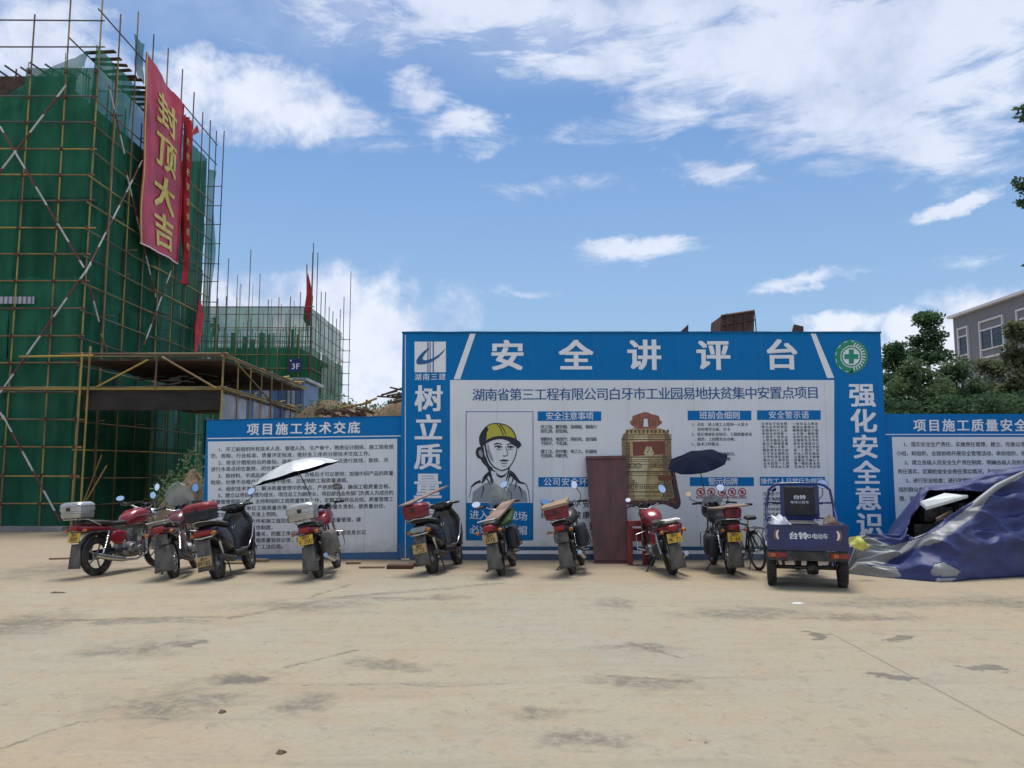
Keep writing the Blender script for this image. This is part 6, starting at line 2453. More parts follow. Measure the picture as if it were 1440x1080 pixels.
    # inner pocket lines, hook
    MB().tube([(-.02, .84, .74), (-.02, .81, .70), (.02, .81, .70), (.02, .84, .74)], .006, 5).build('bag_hook', M['chrome'], t)
    q = MB()
    for s in (-1, 1):
        q.tube([(s * .20, .50, .37), (s * .235, .70, .37), (s * .26, .86, .52), (s * .285, .93, .72)], .010, 6)
    q.build('trim_bar', M['chrome'], t, smooth=60)
    q = MB()
    q.tube([(-.10, .18, .22), (-.16, .10, .01), (.16, .10, .01), (.10, .18, .22)], .012, 6)
    q.build('centre_stand', M['steel_dark'], t)
    if k.get('box'):
        top_box(t, -.26, k.get('boxz', .88), m=k['box'], lid=k.get('lid'), **k.get('boxkw', {}))
    return t, loc, th


MR = dict(r=(.07, .045))
m1, l1, th1 = motorcycle('red motorcycle with silver luggage box, leftmost in the row and seen partly from its side', 136, 809, 203, 222, box='silver', boxkw=dict(w=.40, d=.34, h=.24), boxdy=-.02,
                         ml=(.42, 1.16, dict(r=(.085, .042), tilt=14)), mr=(.34, 1.30, dict(r=(.05, .06), tilt=8)), num='3KW7', bars='chrome')
m2, l2, th2 = motorcycle('maroon motorcycle with a tall clear windscreen, second from the left', 246, 812, 252, 276, body='maroon', screen=(.46, 1.02, .42), spokes=24, flap=.13, exhaust='steel_dark',
                         ml=(.36, 1.30, dict(r=(.045, .055), tilt=8)), mr=(.30, 1.28, dict(r=(.052, .07), tilt=14)), plate='mud', num='5M01')
s3, l3, th3 = scooter('black scooter carrying a red lidded black box, before the left notice board', 308, 814, 330, 353, box='bagblack', lid='boxred', boxkw=dict(w=.42, d=.38, h=.26), ml=(.36, 1.12, dict(r=(.085, .045), tilt=14)), mr=(.34, 1.22, dict(r=(.07, .05), tilt=14, roll=-25)), num='8V105')
m4, l4, th4 = motorcycle('red motorcycle with silver box under the pale grey umbrella', 449, 812, 455, 475, box='silver', boxkw=dict(w=.42, d=.34, h=.25), ml=0, mr=(.30, 1.30, dict(r=(.08, .05), tilt=-10, roll=20)), bag=1, bagkw=dict(m='mud'), num='VNXVU', guard='red_paint')
s5, l5, th5 = scooter('large black scooter with red crate, at the left edge of the tall board', 610, 806, 620, 645, box='boxred', boxkw=dict(w=.36, d=.34, h=.22), ml=(.36, 1.20, dict(r=(.075, .045), tilt=14)), mr=0, pz=.42, num='7C23', redtail=False)
m6, l6, th6 = motorcycle('dark motorcycle with cloudy windscreen parked before the portrait of the worker', 706, 809, 702, 722, body='maroon', screen=(.40, 1.0, .40), ml=(.36, 1.12, dict(r=(.075, .05), tilt=15)), mr=(.16, 1.36, dict(r=(.075, .055), tilt=15, roll=-20)), plate='plate_dirty', bag=1, bagkw=dict(y=.25, z=.52), num='2X70', bars='steel_dark', exhaust='steel_dark')
m7, l7, th7 = motorcycle('black motorcycle with red crate under a pale plank, left of the steel plate', 806, 807, 788, 819, body='black', box='boxred', boxkw=dict(w=.36, d=.34, h=.18), ml=(.34, 1.16, dict(r=(.08, .045), tilt=15, roll=20)), mr=(.20, 1.34, dict(r=(.05, .07), tilt=14)), bag=1, bagkw=dict(y=.15, z=.55), num='6K31', plate='mud', bars='steel_dark')
m8, l8, th8 = motorcycle('small bright red motorcycle leaning in front of the printed bell', 946, 808, 908, 915, ml=(.30, 1.16, dict(r=(.045, .035), tilt=15)), mr=(.30, 1.26, dict(r=(.055, .075), tilt=14, roll=-25)), num='9KT71', guard='red_paint')
m9, l9, th9 = motorcycle('dark motorcycle with fairing under the navy umbrella, yellow plate and plank on its seat', 1028, 807, 1003, 1003, body='black', screen=(.36, .98, .22), spokes=24, ml=(.42, 1.22, dict(r=(.055, .05), tilt=-14)), mr=(.12, 1.30, dict(r=(.07, .06), tilt=14)), num='5H66', box='boxred', boxkw=dict(w=.26, d=.20, h=.15), bag=-1, bagkw=dict(y=.2, z=.42))


def local(t, p):
    t_m = Matrix.Translation(t.location) @ t.rotation_euler.to_matrix().to_4x4()
    return t_m @ Vector(p)


def loose_plank(t, label, corners, m='wood', th=.022, name='plank', cat='plank'):
    """a board lying on a machine: four corners in that machine's coordinates"""
    w = [local(t, c) for c in corners]
    c0 = sum(w, Vector()) / 4
    o = thing(name, label, cat, c0)
    nrm = (w[1] - w[0]).cross(w[3] - w[0]).normalized()
    if nrm.z > 0:
        nrm = -nrm
    MB().slab(w, nrm, th).build('board', M[m], o, world=True)
    return o


loose_plank(s5, 'long brown board lying across the crate and seat of the large black scooter', [(-.22, -.42, 1.12), (.02, -.46, 1.12), (.30, .62, 1.32), (.06, .66, 1.30)], 'card', .02, 'board', 'board')
loose_plank(m7, 'pale plank tied on top of the red crate of the black motorcycle', [(-.20, -.52, 1.085), (.20, -.52, 1.10), (.20, -.12, 1.17), (-.20, -.12, 1.13)], 'wood', .045)
loose_plank(m9, 'thin grey plank laid across the seat under the navy umbrella', [(-.30, -.46, 1.04), (.22, -.50, 1.075), (.22, .06, 1.07), (-.30, .06, 1.02)], 'card', .02)
loose_plank(m6, 'folded cardboard resting on the seat of the motorcycle before the portrait', [(-.10, -.15, .86), (.12, -.2, .85), (.40, .30, 1.10), (.16, .34, 1.08)], 'card', .03, 'cardboard', 'cardboard')
loose_plank(m6, 'green cloth tucked under the cardboard on the motorcycle before the portrait', [(.10, -.12, .74), (.32, -.12, .80), (.34, .22, .98), (.10, .2, .88)], 'leaf_b', .04, 'cloth', 'cloth')


def umbrella(label, center, rx, ry, dome, tilt_dir, tilt, foot, mat_top, mat_in, spin=0.0, roll=0.0):
    """riding umbrella: long canopy with points, ribs below, one shaft"""
    t = thing('umbrella', label, 'umbrella', foot)
    c = Vector(center)
    rot = Matrix.Rotation(R(roll), 3, 'Y') @ Matrix.Rotation(R(tilt), 3, Vector(tilt_dir)) @ Matrix.Rotation(R(spin), 3, 'Z')

    def surf(a, u, off=0.0):
        # scalloped eight-sided outline stretched into two points
        ca, sa = math.cos(a), math.sin(a)
        k = 1 - .07 * abs(math.sin(4 * a)) ** 1.0
        x, y = rx * ca * u * k, ry * sa * u * k
        r2 = u * u
        z = dome * (1 - r2 ** 1.05) - .05 * abs(math.sin(4 * a)) * 0 * u
        z += -.012 * abs(math.sin(4 * a)) * u
        p = Vector((x, y, z + off))
        return rot @ p + c
    n, m = 64, 10
    for nm, off, mt in (('canopy', 0.0, mat_top), ('lining', -.006, mat_in)):
        vs, fs = [], []
        for j in range(m + 1):
            for i in range(n):
                vs.append(surf(2 * math.pi * i / n, max(.001, j / m), off))
        for j in range(m):
            for i in range(n):
                k = (i + 1) % n
                fs.append((j * n + i, (j + 1) * n + i, (j + 1) * n + k, j * n + k))
        MB().add(vs, fs).build(nm, M[mt], t, world=True, smooth=60)
    for i in range(8):
        a = 2 * math.pi * i / 8
        MB().tube([surf(a, u / 6, -.012) for u in range(7)], .004, 4).build('rib', M['steel_dark'], t, world=True)
    top = rot @ Vector((0, 0, dome - .01)) + c
    MB().tube([Vector(foot), Vector(foot).lerp(top, .5), top], .0085, 8).build('shaft', M['steel_dark'], t, world=True, smooth=60)
    MB().tube([Vector(foot), Vector(foot).lerp(top, .28)], .013, 8).build('socket', M['chrome'], t, world=True, smooth=60)
    return t


f4 = local(m4, (-.10, .96, 1.03))
c4 = P(417, 665, f4.y - .1)
umbrella('pale silver umbrella with dark lining fixed upright on the red motorcycle with the silver box', c4, .70, .46, .20, (0, 1, 0), -17, f4, 'silver_cloth', 'navy_cloth', 10)
f9 = local(m9, (-.10, .95, 1.02))
c9 = P(981, 649, f9.y - .05)
umbrella('navy blue umbrella tilted back so its underside shows, in front of the bell', c9, .52, .42, .13, (1, 0, 0), 26, f9, 'navy_cloth', 'navy_cloth', 0, -13)


def bicycle():
    loc = G(1067, 802)
    t = thing('bicycle', 'dark bicycle squeezed between the umbrella motorcycle and the blue cargo tricycle', 'bicycle', loc, (0, R(-4), R(8)))
    for y in (0, 1.02):
        w = MB()
        T = Matrix.Translation((0, y, .31))
        w.lathe([(0, -.04), (.02, -.04), (.025, 0), (.02, .04), (0, .04)], axis='x', n=10, T=T)
        for i in range(20):
            a = 2 * math.pi * i / 20
            w.tube([(.02 if i % 2 else -.02, .02 * math.cos(a), .02 * math.sin(a)), (0, .28 * math.cos(a + .3), .28 * math.sin(a + .3))], .002, 3, T=T, caps=False)
        o = w.build('wheel', M['chrome'], t, smooth=40)
        MB().torus((0, 0, 0), .295, .02, n=36, k=8, T=T).build('tyre', M['tyre'], o, smooth=50)
        MB().torus((0, 0, 0), .272, .010, n=36, k=6, T=T).build('rim', M['alu'], o, smooth=50)
    q = MB()
    bb, st, hd, hb = (0, .42, .28), (0, .26, .70), (0, .86, .72), (0, .89, .62)
    for a, b in ((bb, st), (st, hd), (bb, hb), ((.05, 0, .31), bb), ((-.05, 0, .31), bb), ((.05, 0, .31), (0, .27, .66)), ((-.05, 0, .31), (0, .27, .66)), ((0, .85, .80), hb)):
        q.tube([a, b], .016, 8)
    q.build('frame', M['steel_dark'], t, smooth=50)
    q = MB()
    for s in (-1, 1):
        q.tube([(s * .02, .89, .62), (s * .05, .93, .50), (s * .05, 1.02, .31)], .012, 6)
    q.build('fork', M['steel_dark'], t, smooth=50)
    MB().loft([(.06, .82, .08, .025, 2.6), (.12, .83, .10, .035, 2.8), (.26, .83, .05, .03, 2.6), (.36, .82, .02, .015, 2.4)], n=14).build('saddle', M['seat'], t, smooth=60)
    MB().tube([(0, .26, .68), (0, .22, .81)], .012, 8).build('seat_post', M['chrome'], t)
    q = MB().tube([(-.30, .70, 1.0), (-.2, .80, 1.0), (0, .85, .98), (.2, .80, 1.0), (.30, .70, 1.0)], .012, 8)
    q.tube([(0, .85, .80), (0, .85, .98)], .014, 8)
    h = q.build('handlebar', M['chrome'], t, smooth=60)
    for s in (-1, 1):
        MB().tube([(s * .22, .78, 1.0), (s * .31, .69, 1.0)], .02, 8).build('grip', M['black'], h)
    MB().lathe([(0, -.02), (.09, -.02), (.09, .02), (0, .02)], (.04, .42, .28), 'x', 18).build('chain_wheel', M['steel_dark'], t)
    q = MB().tube([(.06, .42, .28), (.08, .46, .12)], .01, 6)
    q.tube([(-.06, .42, .28), (-.08, .38, .44)], .01, 6)
    c = q.build('crank', M['alu'], t)
    MB().box((.12, .46, .12), (.09, .06, .02)).build('pedal', M['black'], c)
    MB().box((-.12, .38, .44), (.09, .06, .02)).build('pedal', M['black'], c)
    mb = MB()
    arc_sheet(mb, 0, .31, .335, .03, 30, 200, crown=.012)
    mb.build('mudguard', M['black'], t, smooth=50)
    q = MB()
    for s in (-1, 1):
        q.tube([(s * .06, .0, .33), (s * .07, -.16, .68)], .006, 5)
        q.tube([(s * .07, .22, .68), (s * .07, -.26, .68)], .006, 5)
    for y in (-.25, -.1, .05):
        q.tube([(-.07, y, .68), (.07, y, .68)], .006, 5)
    q.build('rack', M['steel_dark'], t)
    MB().tube([(-.06, .02, .30), (-.16, .0, .02)], .008, 5).build('kick_stand', M['steel_dark'], t)


bicycle()


def tricycle():
    a, b = G(1087, 822), G(1184, 825)
    c = (a + b) / 2
    head = R(16)
    t = thing('cargo_tricycle', 'blue motor cargo tricycle seen from behind with white lettering on its tailgate', 'tricycle', c, (0, 0, -head))
    hw = .515
    # wheels
    for s in (-1, 1):
        T = Matrix.Translation((s * (hw - .05), 0, .25))
        mb = MB().lathe([(0, -.05), (.06, -.05), (.15, -.03), (.155, 0), (.15, .03), (.06, .05), (0, .05)], axis='x', n=20, T=T)
        w = mb.build('wheel', M['steel_dark'], t, smooth=40)
        mb = MB()
        mb.loft([], n=4) if False else None
        prof = [(.15, -.05), (.20, -.062), (.235, -.058), (.25, -.04), (.25, .04), (.235, .058), (.20, .062), (.15, .05)]
        mb.lathe(prof, axis='x', n=34, T=T)
        for i in range(34):
            an = 2 * math.pi * i / 34
            mb.box((0, .252 * math.cos(an), .252 * math.sin(an)), (.10, .022, .012), rot=Matrix.Rotation(an - math.pi / 2, 3, 'X'), T=T)
        mb.build('tyre', M['tyre'], w, smooth=40)
    wheel(t, 1.95, .25, .05, 0, name='front_wheel')
    # chassis
    mb = MB()
    mb.tube([(-hw + .05, 0, .25), (hw - .05, 0, .25)], .028, 8)
    mb.lathe([(0, -.09), (.09, -.07), (.10, 0), (.09, .07), (0, .09)], (0.08, 0, .25), 'x', 14)
    mb.build('axle', M['steel_dark'], t, smooth=50)
    mb = MB()
    for s in (-1, 1):
        mb.box((s * .28, .35, .40), (.05, 1.5, .06))
    mb.box((0, 1.35, .36), (.12, .9, .07))
    for y in (-.2, .3, .9):
        mb.box((0, y, .395), (.5, .04, .04))
    mb.build('chassis', M['steel_dark'], t)
    for s in (-1, 1):
        q = MB()
        for i in range(4):
            q.tube([(s * .38, -.36 + i * .05, .34 - i * .016), (s * .38, 0, .275 - i * .012), (s * .38, .36 - i * .05, .34 - i * .016)], .011, 4)
        q.build('leaf_spring', M['steel_dark'], t)
        q = MB().tube([(s * .30, -.05, .28), (s * .33, -.12, .45)], .02, 8)
        q.build('shock_absorber', M['rust'], t)
    # cargo tray
    z0, z1 = .52, .845
    yb, yf = -.42, .95
    mb = MB()
    mb.box((0, (yb + yf) / 2, z0 + .01), (2 * hw - .02, yf - yb, .03))
    tr = mb.build('tray_floor', M['trike'], t)
    for s in (-1, 1):
        q = MB()
        q.box((s * (hw - .012), (yb + yf) / 2 + .02, (z0 + z1) / 2 + .02), (.022, yf - yb - .04, z1 - z0))
        for z in (z0 + .08, z0 + .18, z1 - .02):
            q.box((s * (hw + .004), (yb + yf) / 2 + .02, z), (.02, yf - yb - .06, .022))
        q.build('side_panel', M['trike'], t, bevel=.004)
    q = MB().box((0, yb, (z0 + z1) / 2 + .005), (2 * hw, .03, z1 - z0 + .01))
    tg = q.build('tailgate', M['trike'], t, bevel=.006)
    q = MB()
    for z in (z0 + .018, z0 + .06, z1 - .004):
        q.box((0, yb - .02, z), (2 * hw - .02, .014, .016))
    q.box((0, yb - .02, z1 + .0115), (2 * hw + .01, .05, .012))
    q.build('tailgate_ribs', M['trike'], tg)
    fn = lambda a_, b_, k=0: (a_, yb - .0175 - k, b_)
    q = MB()
    for i, ch in enumerate('台铃'):
        put_glyph(q, ch, -.18 + i * .125, .715, fn, None, .12, .095, 2)
    for i, ch in enumerate('电动车'):
        put_glyph(q, ch, .09 + i * .068, .712, fn, None, .066, .075, 1)
    q.torus((0, 0, 0), .020, .006, n=14, k=4, T=Matrix.Translation((.022, yb - .018, .712)) @ Matrix.Rotation(R(90), 4, 'Z'))
    q.build('lettering', M['letter_white'], tg)
    for s in (-1, 1):
        q = MB()
        pts = [(s * (.36 + .035 * math.cos(R(a_))), yb - .02, .725 + .06 * math.sin(R(a_))) for a_ in range(-80, 81, 16)]
        q.tube(pts, [.005, .01, .013, .015, .016, .016, .016, .015, .013, .01, .005], 6)
        q.build('crescent_mark', M['letter_white'], tg)
        q = MB()
        pts = [(s * (.385 + .035 * math.cos(R(a_))), yb - .018, .725 + .07 * math.sin(R(a_))) for a_ in range(-80, 81, 16)]
        q.tube(pts, [.004, .008, .010, .012, .013, .013, .013, .012, .010, .008, .004], 6)
        q.build('crescent_mark', M['amber'], tg)
    # rear bumper and lamps
    q = MB().box((0, yb + .02, .445), (2 * hw - .02, .06, .125))
    q.build('bumper', M['steel_dark'], t, bevel=.006)
    MB().box((0, yb - .014, .45), (.44, .008, .09)).build('plate_holder', M['black'], t)
    for s in (-1, 1):
        l = MB().box((s * .40, yb - .024, .455), (.24, .03, .07)).build('tail_lamp', M['red_lens'], t, bevel=.008)
        MB().box((s * (.40 + (.05 if s < 0 else -.05)), yb - .042, .455), (.06, .006, .05)).build('amber_section', M['amber'], l, bevel=.002)
        MB().box((s * (hw + .02), yb + .05, .60), (.02, .05, .04)).build('reflector', M['letter_white'], t, bevel=.004)
    # hoop frame behind the driver
    yh = .97
    hoop = [(-hw + .03, yh, .52), (-hw + .03, yh, 1.02), (-hw + .05, yh, 1.16), (-.44, yh, 1.30), (-.37, yh, 1.365), (-.28, yh, 1.39), (0, yh, 1.395), (.28, yh, 1.39), (.37, yh, 1.365), (.44, yh, 1.30), (hw - .05, yh, 1.16), (hw - .03, yh, 1.02), (hw - .03, yh, .52)]
    q = MB().tube(hoop, .020, 8)
    q.tube([(-hw + .04, yh, 1.11), (-.25, yh, 1.11)], .015, 8)
    q.tube([(.25, yh, 1.11), (hw - .04, yh, 1.11)], .015, 8)
    q.tube([(-hw + .03, yh, .88), (hw - .03, yh, .88)], .016, 8)
    for s in (-1, 1):
        q.tube([(s * (hw - .03), yh, 1.05), (s * (hw - .03), yh - .35, .86)], .014, 8)
    q.build('hoop_frame', M['trike'], t, smooth=50)
    q = MB().box((0, yh - .01, 1.115), (.56, .03, .50))
    bk = q.build('back_panel', M['trike'], t, bevel=.01)
    MB().box((0, yh - .035, 1.13), (.43, .03, .44)).build('back_cushion', M['seat'], bk, bevel=.015)
    fn2 = lambda a_, b_, k=0: (a_, yh - .053 - k, b_)
    q = MB()
    for i, ch in enumerate('台铃'):
        put_glyph(q, ch, -.045 + i * .09, 1.19, fn2, None, .09, .065, 2)
    for i, ch in enumerate('电动三轮车'):
        put_glyph(q, ch, -.11 + i * .055, 1.115, fn2, None, .05, .042, 1)
    q.build('back_lettering', M['letter_white'], bk)
    # driver's seat, bars, front shell
    MB().loft([(1.02, .74, .24, .05, 4), (1.08, .75, .27, .07, 4), (1.34, .75, .26, .07, 4), (1.40, .74, .2, .04, 4)], n=18).build('seat', M['seat'], t, smooth=50)
    MB().box((0, 1.2, .53), (.5, .36, .30)).build('seat_box', M['trike'], t, bevel=.02)
    q = MB().tube([(-.36, 1.52, 1.08), (-.22, 1.60, 1.08), (0, 1.66, 1.02), (.22, 1.60, 1.08), (.36, 1.52, 1.08)], .013, 8)
    q.tube([(0, 1.66, 1.02), (0, 1.92, .30)], .03, 8)
    hbx = q.build('handlebar', M['black'], t, smooth=50)
    for s in (-1, 1):
        MB().tube([(s * .26, 1.57, 1.08), (s * .37, 1.51, 1.08)], .02, 8).build('grip', M['black'], hbx)
    mirror(t, -1, (-.30, 1.58, 1.09), (-.36, 1.52, 1.30), r=(.05, .04), tilt=-15)
    mirror(t, 1, (.30, 1.58, 1.09), (.38, 1.50, 1.38), r=(.085, .07), tilt=15)
    MB().loft([(1.60, .80, .22, .22, 3), (1.72, .78, .26, .26, 3), (1.86, .74, .22, .22, 2.6), (1.95, .72, .1, .1, 2.2)], n=20).build('front_shell', M['trike'], t, smooth=60)
    mb = MB()
    arc_sheet(mb, 1.95, .25, .30, .08, 10, 170)
    mb.build('front_mudguard', M['trike'], t, smooth=50)
    # things lying in the tray
    for lab, lx, m, sx in (('crumpled white bag lying in the left of the tricycle tray', -.33, 'bag_white', .13), ('dull beige bag lying in the right of the tricycle tray', .36, 'card', .12)):
        w = local(t, (lx, .25, z0 + .03))
        o = thing('bag', lab, 'bag', w)
        vs, fs = [], []
        n, m_ = 16, 10
        for j in range(m_ + 1):
            ph = math.pi * j / m_
            for i in range(n):
                an = 2 * math.pi * i / n
                d = Vector((math.sin(ph) * math.cos(an), math.sin(ph) * math.sin(an), math.cos(ph)))
                kk = 1 + .55 * mnoise.noise(d * 2.3 + Vector((lx * 9, 0, 0)))
                vs.append((d.x * sx * kk, d.y * .2 * kk, .19 + d.z * .19 * kk))
        for j in range(m_):
            for i in range(n):
                k = (i + 1) % n
                fs.append((j * n + i, (j + 1) * n + i, (j + 1) * n + k, j * n + k))
        MB().add(vs, fs).build('sack', M[m], o, smooth=40)


tricycle()


# ------------------------------------------------------------------ steel plate, red stand and small litter
def plates_and_litter():
    rnd = random.Random(21)
    yb, yt = 14.05, 14.58
    a, b = P(836, 790.5, yb), P(884, 790.5, yb)
    a.z = b.z = .0
    c, d = P(880, 640.5, yt), P(823.5, 641.5, yt)
    t = thing('steel_plate', 'tall maroon primed steel plate leaning against the board beside the printed bell', 'steel plate', (a + b) / 2)
    MB().slab([a, b, c, d], ((b - a).cross(d - a)).normalized() * -1, .025).build('plate', M['steelplate'], t, world=True, bevel=.003)
    q = MB()
    e = (d - a).normalized()
    for u in (.03, .97):
        p0, p1 = a.lerp(d, u), b.lerp(c, u)
        q.tube([p0 + Vector((.01, -.006, 0)), p1 + Vector((-.01, -.006, 0))], .012, 4)
    q.build('edge_rib', M['rust'], t, world=True)
    # red welded stand behind the small red motorcycle
    Y = 13.9
    o = thing('red_stand', 'red painted metal stand on the ground behind the small red motorcycle', 'stand', P(896, 790, Y) * 1.0)
    o.location.z = 0
    for px in (886, 907):
        x = P(px, 780, Y).x
        MB().box((x, Y, .33), (.09, .05, .66)).build('leg', M['red_paint'], o, world=True, bevel=.005)
    x0, x1 = P(882, 740, Y).x, P(911, 740, Y).x
    MB().box(((x0 + x1) / 2, Y, .70), (x1 - x0, .3, .09)).build('top', M['red_paint'], o, world=True, bevel=.005)
    MB().box(((x0 + x1) / 2, Y + .02, .5), (x1 - x0 - .1, .03, .22)).build('cross_panel', M['red_paint'], o, world=True)
    # bricks, battens and boards along the foot of the boards
    items = [(333, 793, .62, .10, .03, 4, 'batten', 'long flat batten on the ground below the left notice board'),
             (365, 790, .30, .14, .05, -8, 'batten', 'short batten on the ground right of the black scooter with the red lid'),
             (523, 799, .42, .06, .03, 3, 'batten', 'thin dark batten on the ground between the red motorcycle and the tall board'),
             (497, 793, .25, .12, .04, 10, 'batten', 'broken batten on the ground near the silver box motorcycle'),
             (563, 799, .42, .26, .06, 0, 'paving_slab', 'reddish slab lying on the ground left of the large black scooter'),
             (585, 796, .2, .15, .05, 20, 'paving_slab', 'small reddish slab behind the wheel of the large black scooter'),
             (100, 786, .7, .12, .03, 15, 'batten', 'pale batten on the ground at the far left beside the silver box motorcycle'),
             (875, 789, .14, .12, .06, 30, 'stone', 'small stone at the foot of the maroon steel plate')]
    for px, py, L, w, h, rot, nm, lab in items:
        g = G(px, py)
        o = thing(nm, lab, nm.replace('_', ' '), g)
        MB().box((0, 0, h / 2 + .002), (L, w, h), rot=R(rot)).build('piece', M['wood'] if nm == 'batten' else M['rust'], o, bevel=.004)
    # pebbles and crumbs scattered on the concrete
    vs, fs = [], []
    for i in range(260):
        px, py = rnd.uniform(-20, 1460), 790 + 285 * rnd.random() ** 1.4
        g = G(px, py)
        s = rnd.uniform(.003, .008) * (1.6 if rnd.random() < .05 else 1)
        o = len(vs)
        for sx, sy in ((-1, -1), (1, -1), (1, 1), (-1, 1)):
            vs.append((g.x + sx * s * rnd.uniform(.6, 1.3), g.y + sy * s * rnd.uniform(.6, 1.3), 0.0))
        vs.append((g.x + s * rnd.uniform(-.3, .3), g.y, s * rnd.uniform(.6, 1.2)))
        for a_ in range(4):
            fs.append((o + a_, o + (a_ + 1) % 4, o + 4))
    q = MB().add(vs, fs).build('pebbles', M['concrete'], None)
    stuff(q)
    tag(q, 'small pebbles and crumbs scattered over the concrete yard', 'pebbles')
    for px, py, L, lab in ((82, 834, .11, 'dark scrap of wood on the concrete in front of the leftmost motorcycle'), (1122, 849, .09, 'white scrap of paper on the concrete in front of the cargo tricycle'),
                           (313, 1002, .025, 'black splinter on the concrete left of the middle foreground'), (396, 1059, .03, 'black twig lying on the concrete near the bottom edge')):
        g = G(px, py)
        o = thing('scrap', lab, 'scrap', g)
        MB().add([(-L, -.02, .003), (L * .2, -.03, .003), (L, .01, .003), (-.2 * L, .03, .003), (-L * .5, 0, .02), (L * .5, .0, .016)],
                 [(0, 1, 4), (1, 2, 5), (1, 5, 4), (2, 3, 5), (3, 0, 4), (3, 4, 5), (0, 3, 2, 1)]).build('piece', M['foam'] if 'white' in lab else M['timber'], o)


plates_and_litter()


# ------------------------------------------------------------------ the tarpaulin-covered heap
def heap():
    t = thing('covered_heap', 'big heap under loose blue tarpaulin with grey fold, before the right notice board', 'tarpaulin heap', (7.6, 13, 0))
    # ridge height and depth along x, in metres, from the silhouette
    sil = [(1186, 806), (1196, 785), (1204, 757), (1216, 751), (1240, 752), (1262, 752), (1276, 730), (1284, 706), (1292, 691), (1302, 684), (1330, 682), (1362, 676), (1395, 664), (1440, 655), (1500, 648), (1560, 660), (1620, 690), (1680, 760), (1700, 806)]
    base = [(1186, 806), (1240, 812), (1320, 819), (1345, 818), (1370, 815), (1440, 811), (1520, 812), (1620, 814), (1700, 812)]

    def interp(tab, x):
        for (x0, y0), (x1, y1) in zip(tab, tab[1:]):
            if x <= x1:
                u = (x - x0) / (x1 - x0)
                u = max(0, min(1, u))
                return y0 + (y1 - y0) * u
        return tab[-1][1]
    NX, NV = 290, 110
    YR = 12.9

    def pt(px, v):
        g = G(px, interp(base, px))
        rp = P(px, interp(sil, px), YR)
        if rp.z < .03:
            rp.z = .03
        # profile rising from the front edge to the ridge: steep foot, then a slope
        x = g.x + (rp.x - g.x) * v
        y = g.y + (YR - g.y) * v ** 1.15
        z = rp.z * (v ** .82)
        return Vector((x, y, z)), rp.z

    def fold(x, v, H):
        # long creases fanning out from the high right end
        q = Vector((x * .75 + v * 2.0, v * 2.4 - x * .25, 3.3))
        n1 = 1 - abs(mnoise.noise(q * 1.15)) * 2.2
        n2 = 1 - abs(mnoise.noise(q * 2.9 + Vector((9, 2, 1)))) * 2.2
        n3 = mnoise.noise(Vector((x * 7, v * 9, 1)))
        k = min(1, v * 5) * min(1, (1 - v) * 6 + .25)
        return (n1 * .10 + n2 * .065 + n3 * .022) * k * (.5 + .5 * min(1, H))
    pts = {}
    x0p, x1p = 1186, 1700
    for i in range(NX + 1):
        px = x0p + (x1p - x0p) * i / NX
        for j in range(NV + 1):
            v = j / NV
            p, H = pt(px, v)
            d = fold(p.x, v, H)
            pts[(i, j)] = (p + Vector((0, -d, d * .7)), px, v)
    # back side falls behind the ridge
    hole = [(1270, 752), (1281, 727), (1297, 700), (1306, 689), (1372, 690), (1390, 692), (1376, 702), (1350, 717), (1320, 737), (1300, 749), (1285, 757)]
    greyp = [[(1183, 812), (1190, 770), (1205, 752), (1222, 754), (1252, 768), (1290, 757), (1330, 738), (1372, 707), (1398, 688), (1420, 676), (1440, 664), (1440, 668), (1412, 683), (1392, 700), (1375, 722), (1352, 742), (1318, 762), (1283, 772), (1262, 784), (1245, 795), (1225, 797), (1212, 793), (1262, 799), (1268, 812), (1225, 812)],
             [(1316, 795), (1330, 791), (1352, 805), (1345, 812), (1310, 808)], [(1320, 813), (1350, 812), (1335, 820), (1315, 819)]]

    def inside(poly, x, y):
        c = False
        n = len(poly)
        for a in range(n):
            xa, ya = poly[a]
            xb, yb = poly[(a + 1) % n]
            if (ya > y) != (yb > y) and x < (xb - xa) * (y - ya) / (yb - ya) + xa:
                c = not c
        return c
    idx = {}
    vs = []
    for key, (p, px, v) in pts.items():
        idx[key] = len(vs)
        vs.append(p)
    f_blue, f_grey = [], []
    for i in range(NX):
        for j in range(NV):
            q = [pts[(i, j)][0], pts[(i + 1, j)][0], pts[(i + 1, j + 1)][0], pts[(i, j + 1)][0]]
            c = sum(q, Vector()) / 4
            sx, sy = proj(c)
            sx += 5 * mnoise.noise(Vector((c.x * 2.3, c.z * 2.3, 0)))
            sy += 5 * mnoise.noise(Vector((c.x * 2.3, c.z * 2.3, 7)))
            f = (idx[(i, j)], idx[(i + 1, j)], idx[(i + 1, j + 1)], idx[(i, j + 1)])
            if inside(hole, sx, sy):
                continue
            (f_grey if any(inside(g, sx, sy) for g in greyp) else f_blue).append(f)
    # back slope
    off = len(vs)
    for i in range(NX + 1):
        p = pts[(i, NV)][0]
        vs.append(Vector((p.x, p.y + .5 + p.z * .35, p.z * .55)))
        vs.append(Vector((p.x, p.y + .9 + p.z * .2, 0.01)))
    for i in range(NX):
        a, b = idx[(i, NV)], idx[(i + 1, NV)]
        f_blue.append((a, b, off + 2 * (i + 1), off + 2 * i))
        f_blue.append((off + 2 * i, off + 2 * (i + 1), off + 2 * (i + 1) + 1, off + 2 * i + 1))
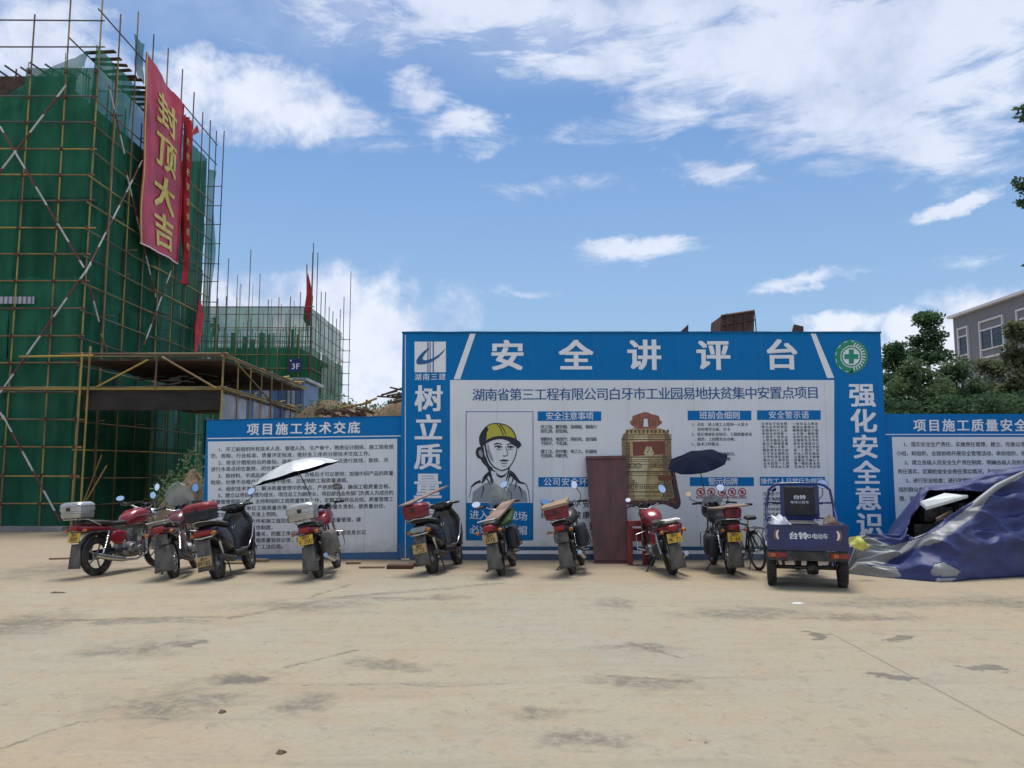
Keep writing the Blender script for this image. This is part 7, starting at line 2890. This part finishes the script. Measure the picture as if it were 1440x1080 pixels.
    for nm, fs, m in (('blue_sheet', f_blue, 'tarp'), ('grey_underside', f_grey, 'tarp_grey')):
        used = sorted({i for f in fs for i in f})
        mp = {o: n for n, o in enumerate(used)}
        mb = MB()
        mb.add([vs[o] for o in used], [tuple(mp[i] for i in f) for f in fs])
        o = mb.build(nm, M[m], t, world=True, smooth=180)
        so = o.modifiers.new('thick', 'SOLIDIFY')
        so.thickness = .012
        so.offset = -1
    # grey hem lifted as a rolled lip along the mouth of the opening
    lip = [(1285, 758), (1318, 747), (1350, 727), (1378, 703), (1402, 684), (1425, 672), (1442, 663)]
    mb = MB()
    pv = []
    for px, py in lip:
        q = P(px, py, 12.30 + (px - 1285) * .0018)
        pv.append(q)
    mb.tube(pv, [.02, .035, .045, .05, .045, .035, .02], 8)
    mb.build('rolled_hem', M['tarp_grey'], t, world=True, smooth=70)
    # what lies under it: dark stack with a white foam box and a timber
    o = thing('stacked_crates', 'dark stacked crates glimpsed in the opening of the blue tarpaulin', 'crates', (7.2, 13.2, 0))
    for k, (px, py, w, h) in enumerate(((1300, 748, .42, .26), (1330, 742, .5, .3), (1310, 722, .46, .22), (1352, 716, .4, .2))):
        p = P(px, py, 12.95)
        MB().box(p, (w, .4, h), rot=R(6 * k - 8)).build('crate', M['mud'] if k == 1 else M['steel_dark'], o, world=True, bevel=.01)
    p = P(1326, 700, 12.55)
    o = thing('foam_box', 'white foam box lid under the mouth of the blue tarpaulin', 'foam box', p)
    a, b, c, d = P(1294, 705, 12.40), P(1303, 713, 12.36), P(1362, 696, 12.55), P(1328, 693, 12.62)
    MB().slab([a, b, c, d], (0, .3, -1), .05).build('lid', M['foam'], o, world=True, bevel=.008)
    p = P(1330, 728, 12.5)
    o = thing('timber_offcut', 'pale timber offcut in the dark opening of the blue tarpaulin', 'timber', p)
    MB().tube([P(1318, 731, 12.5), P(1338, 720, 12.6)], .035, 4).build('piece', M['card'], o, world=True)
    # yellow cloth on the left end
    cor = [(1192, 757), (1208, 753), (1217, 763), (1223, 769), (1213, 775), (1192, 767)]
    c0 = P(1205, 765, 12.1)
    o = thing('yellow_cloth', 'bright yellow cloth spread on the left end of the tarpaulin heap', 'cloth', c0)
    bm = bmesh.new()
    vv = [bm.verts.new(P(x, y, 12.02 + .03 * math.sin(i * 2)) - c0) for i, (x, y) in enumerate(cor)]
    bm.faces.new(vv)
    bmesh.ops.triangulate(bm, faces=bm.faces[:])
    bmesh.ops.subdivide_edges(bm, edges=bm.edges[:], cuts=3, use_grid_fill=True)
    for v in bm.verts:
        v.co.y += .03 * mnoise.noise(v.co * 9) 
    bmesh.ops.recalc_face_normals(bm, faces=bm.faces[:])
    me = bpy.data.meshes.new('cloth_sheet')
    bm.to_mesh(me)
    bm.free()
    me.materials.append(M['yellow_cloth'])
    ob = bpy.data.objects.new('cloth_sheet', me)
    C.objects.link(ob)
    ob.parent = o
    ob.modifiers.new('thick', 'SOLIDIFY').thickness = .012
    # small stone weighing the hem down
    g = G(1410, 811)
    o = thing('stone', 'pale stone weighing down the front hem of the blue tarpaulin', 'stone', g)
    MB().loft([(-.06, .03, .05, .02, 2.4), (-.02, .04, .1, .04, 2.4), (.05, .035, .08, .035, 2.4), (.08, .03, .03, .02, 2.4)], n=10).build('piece', M['concrete'], o, smooth=50)


heap()
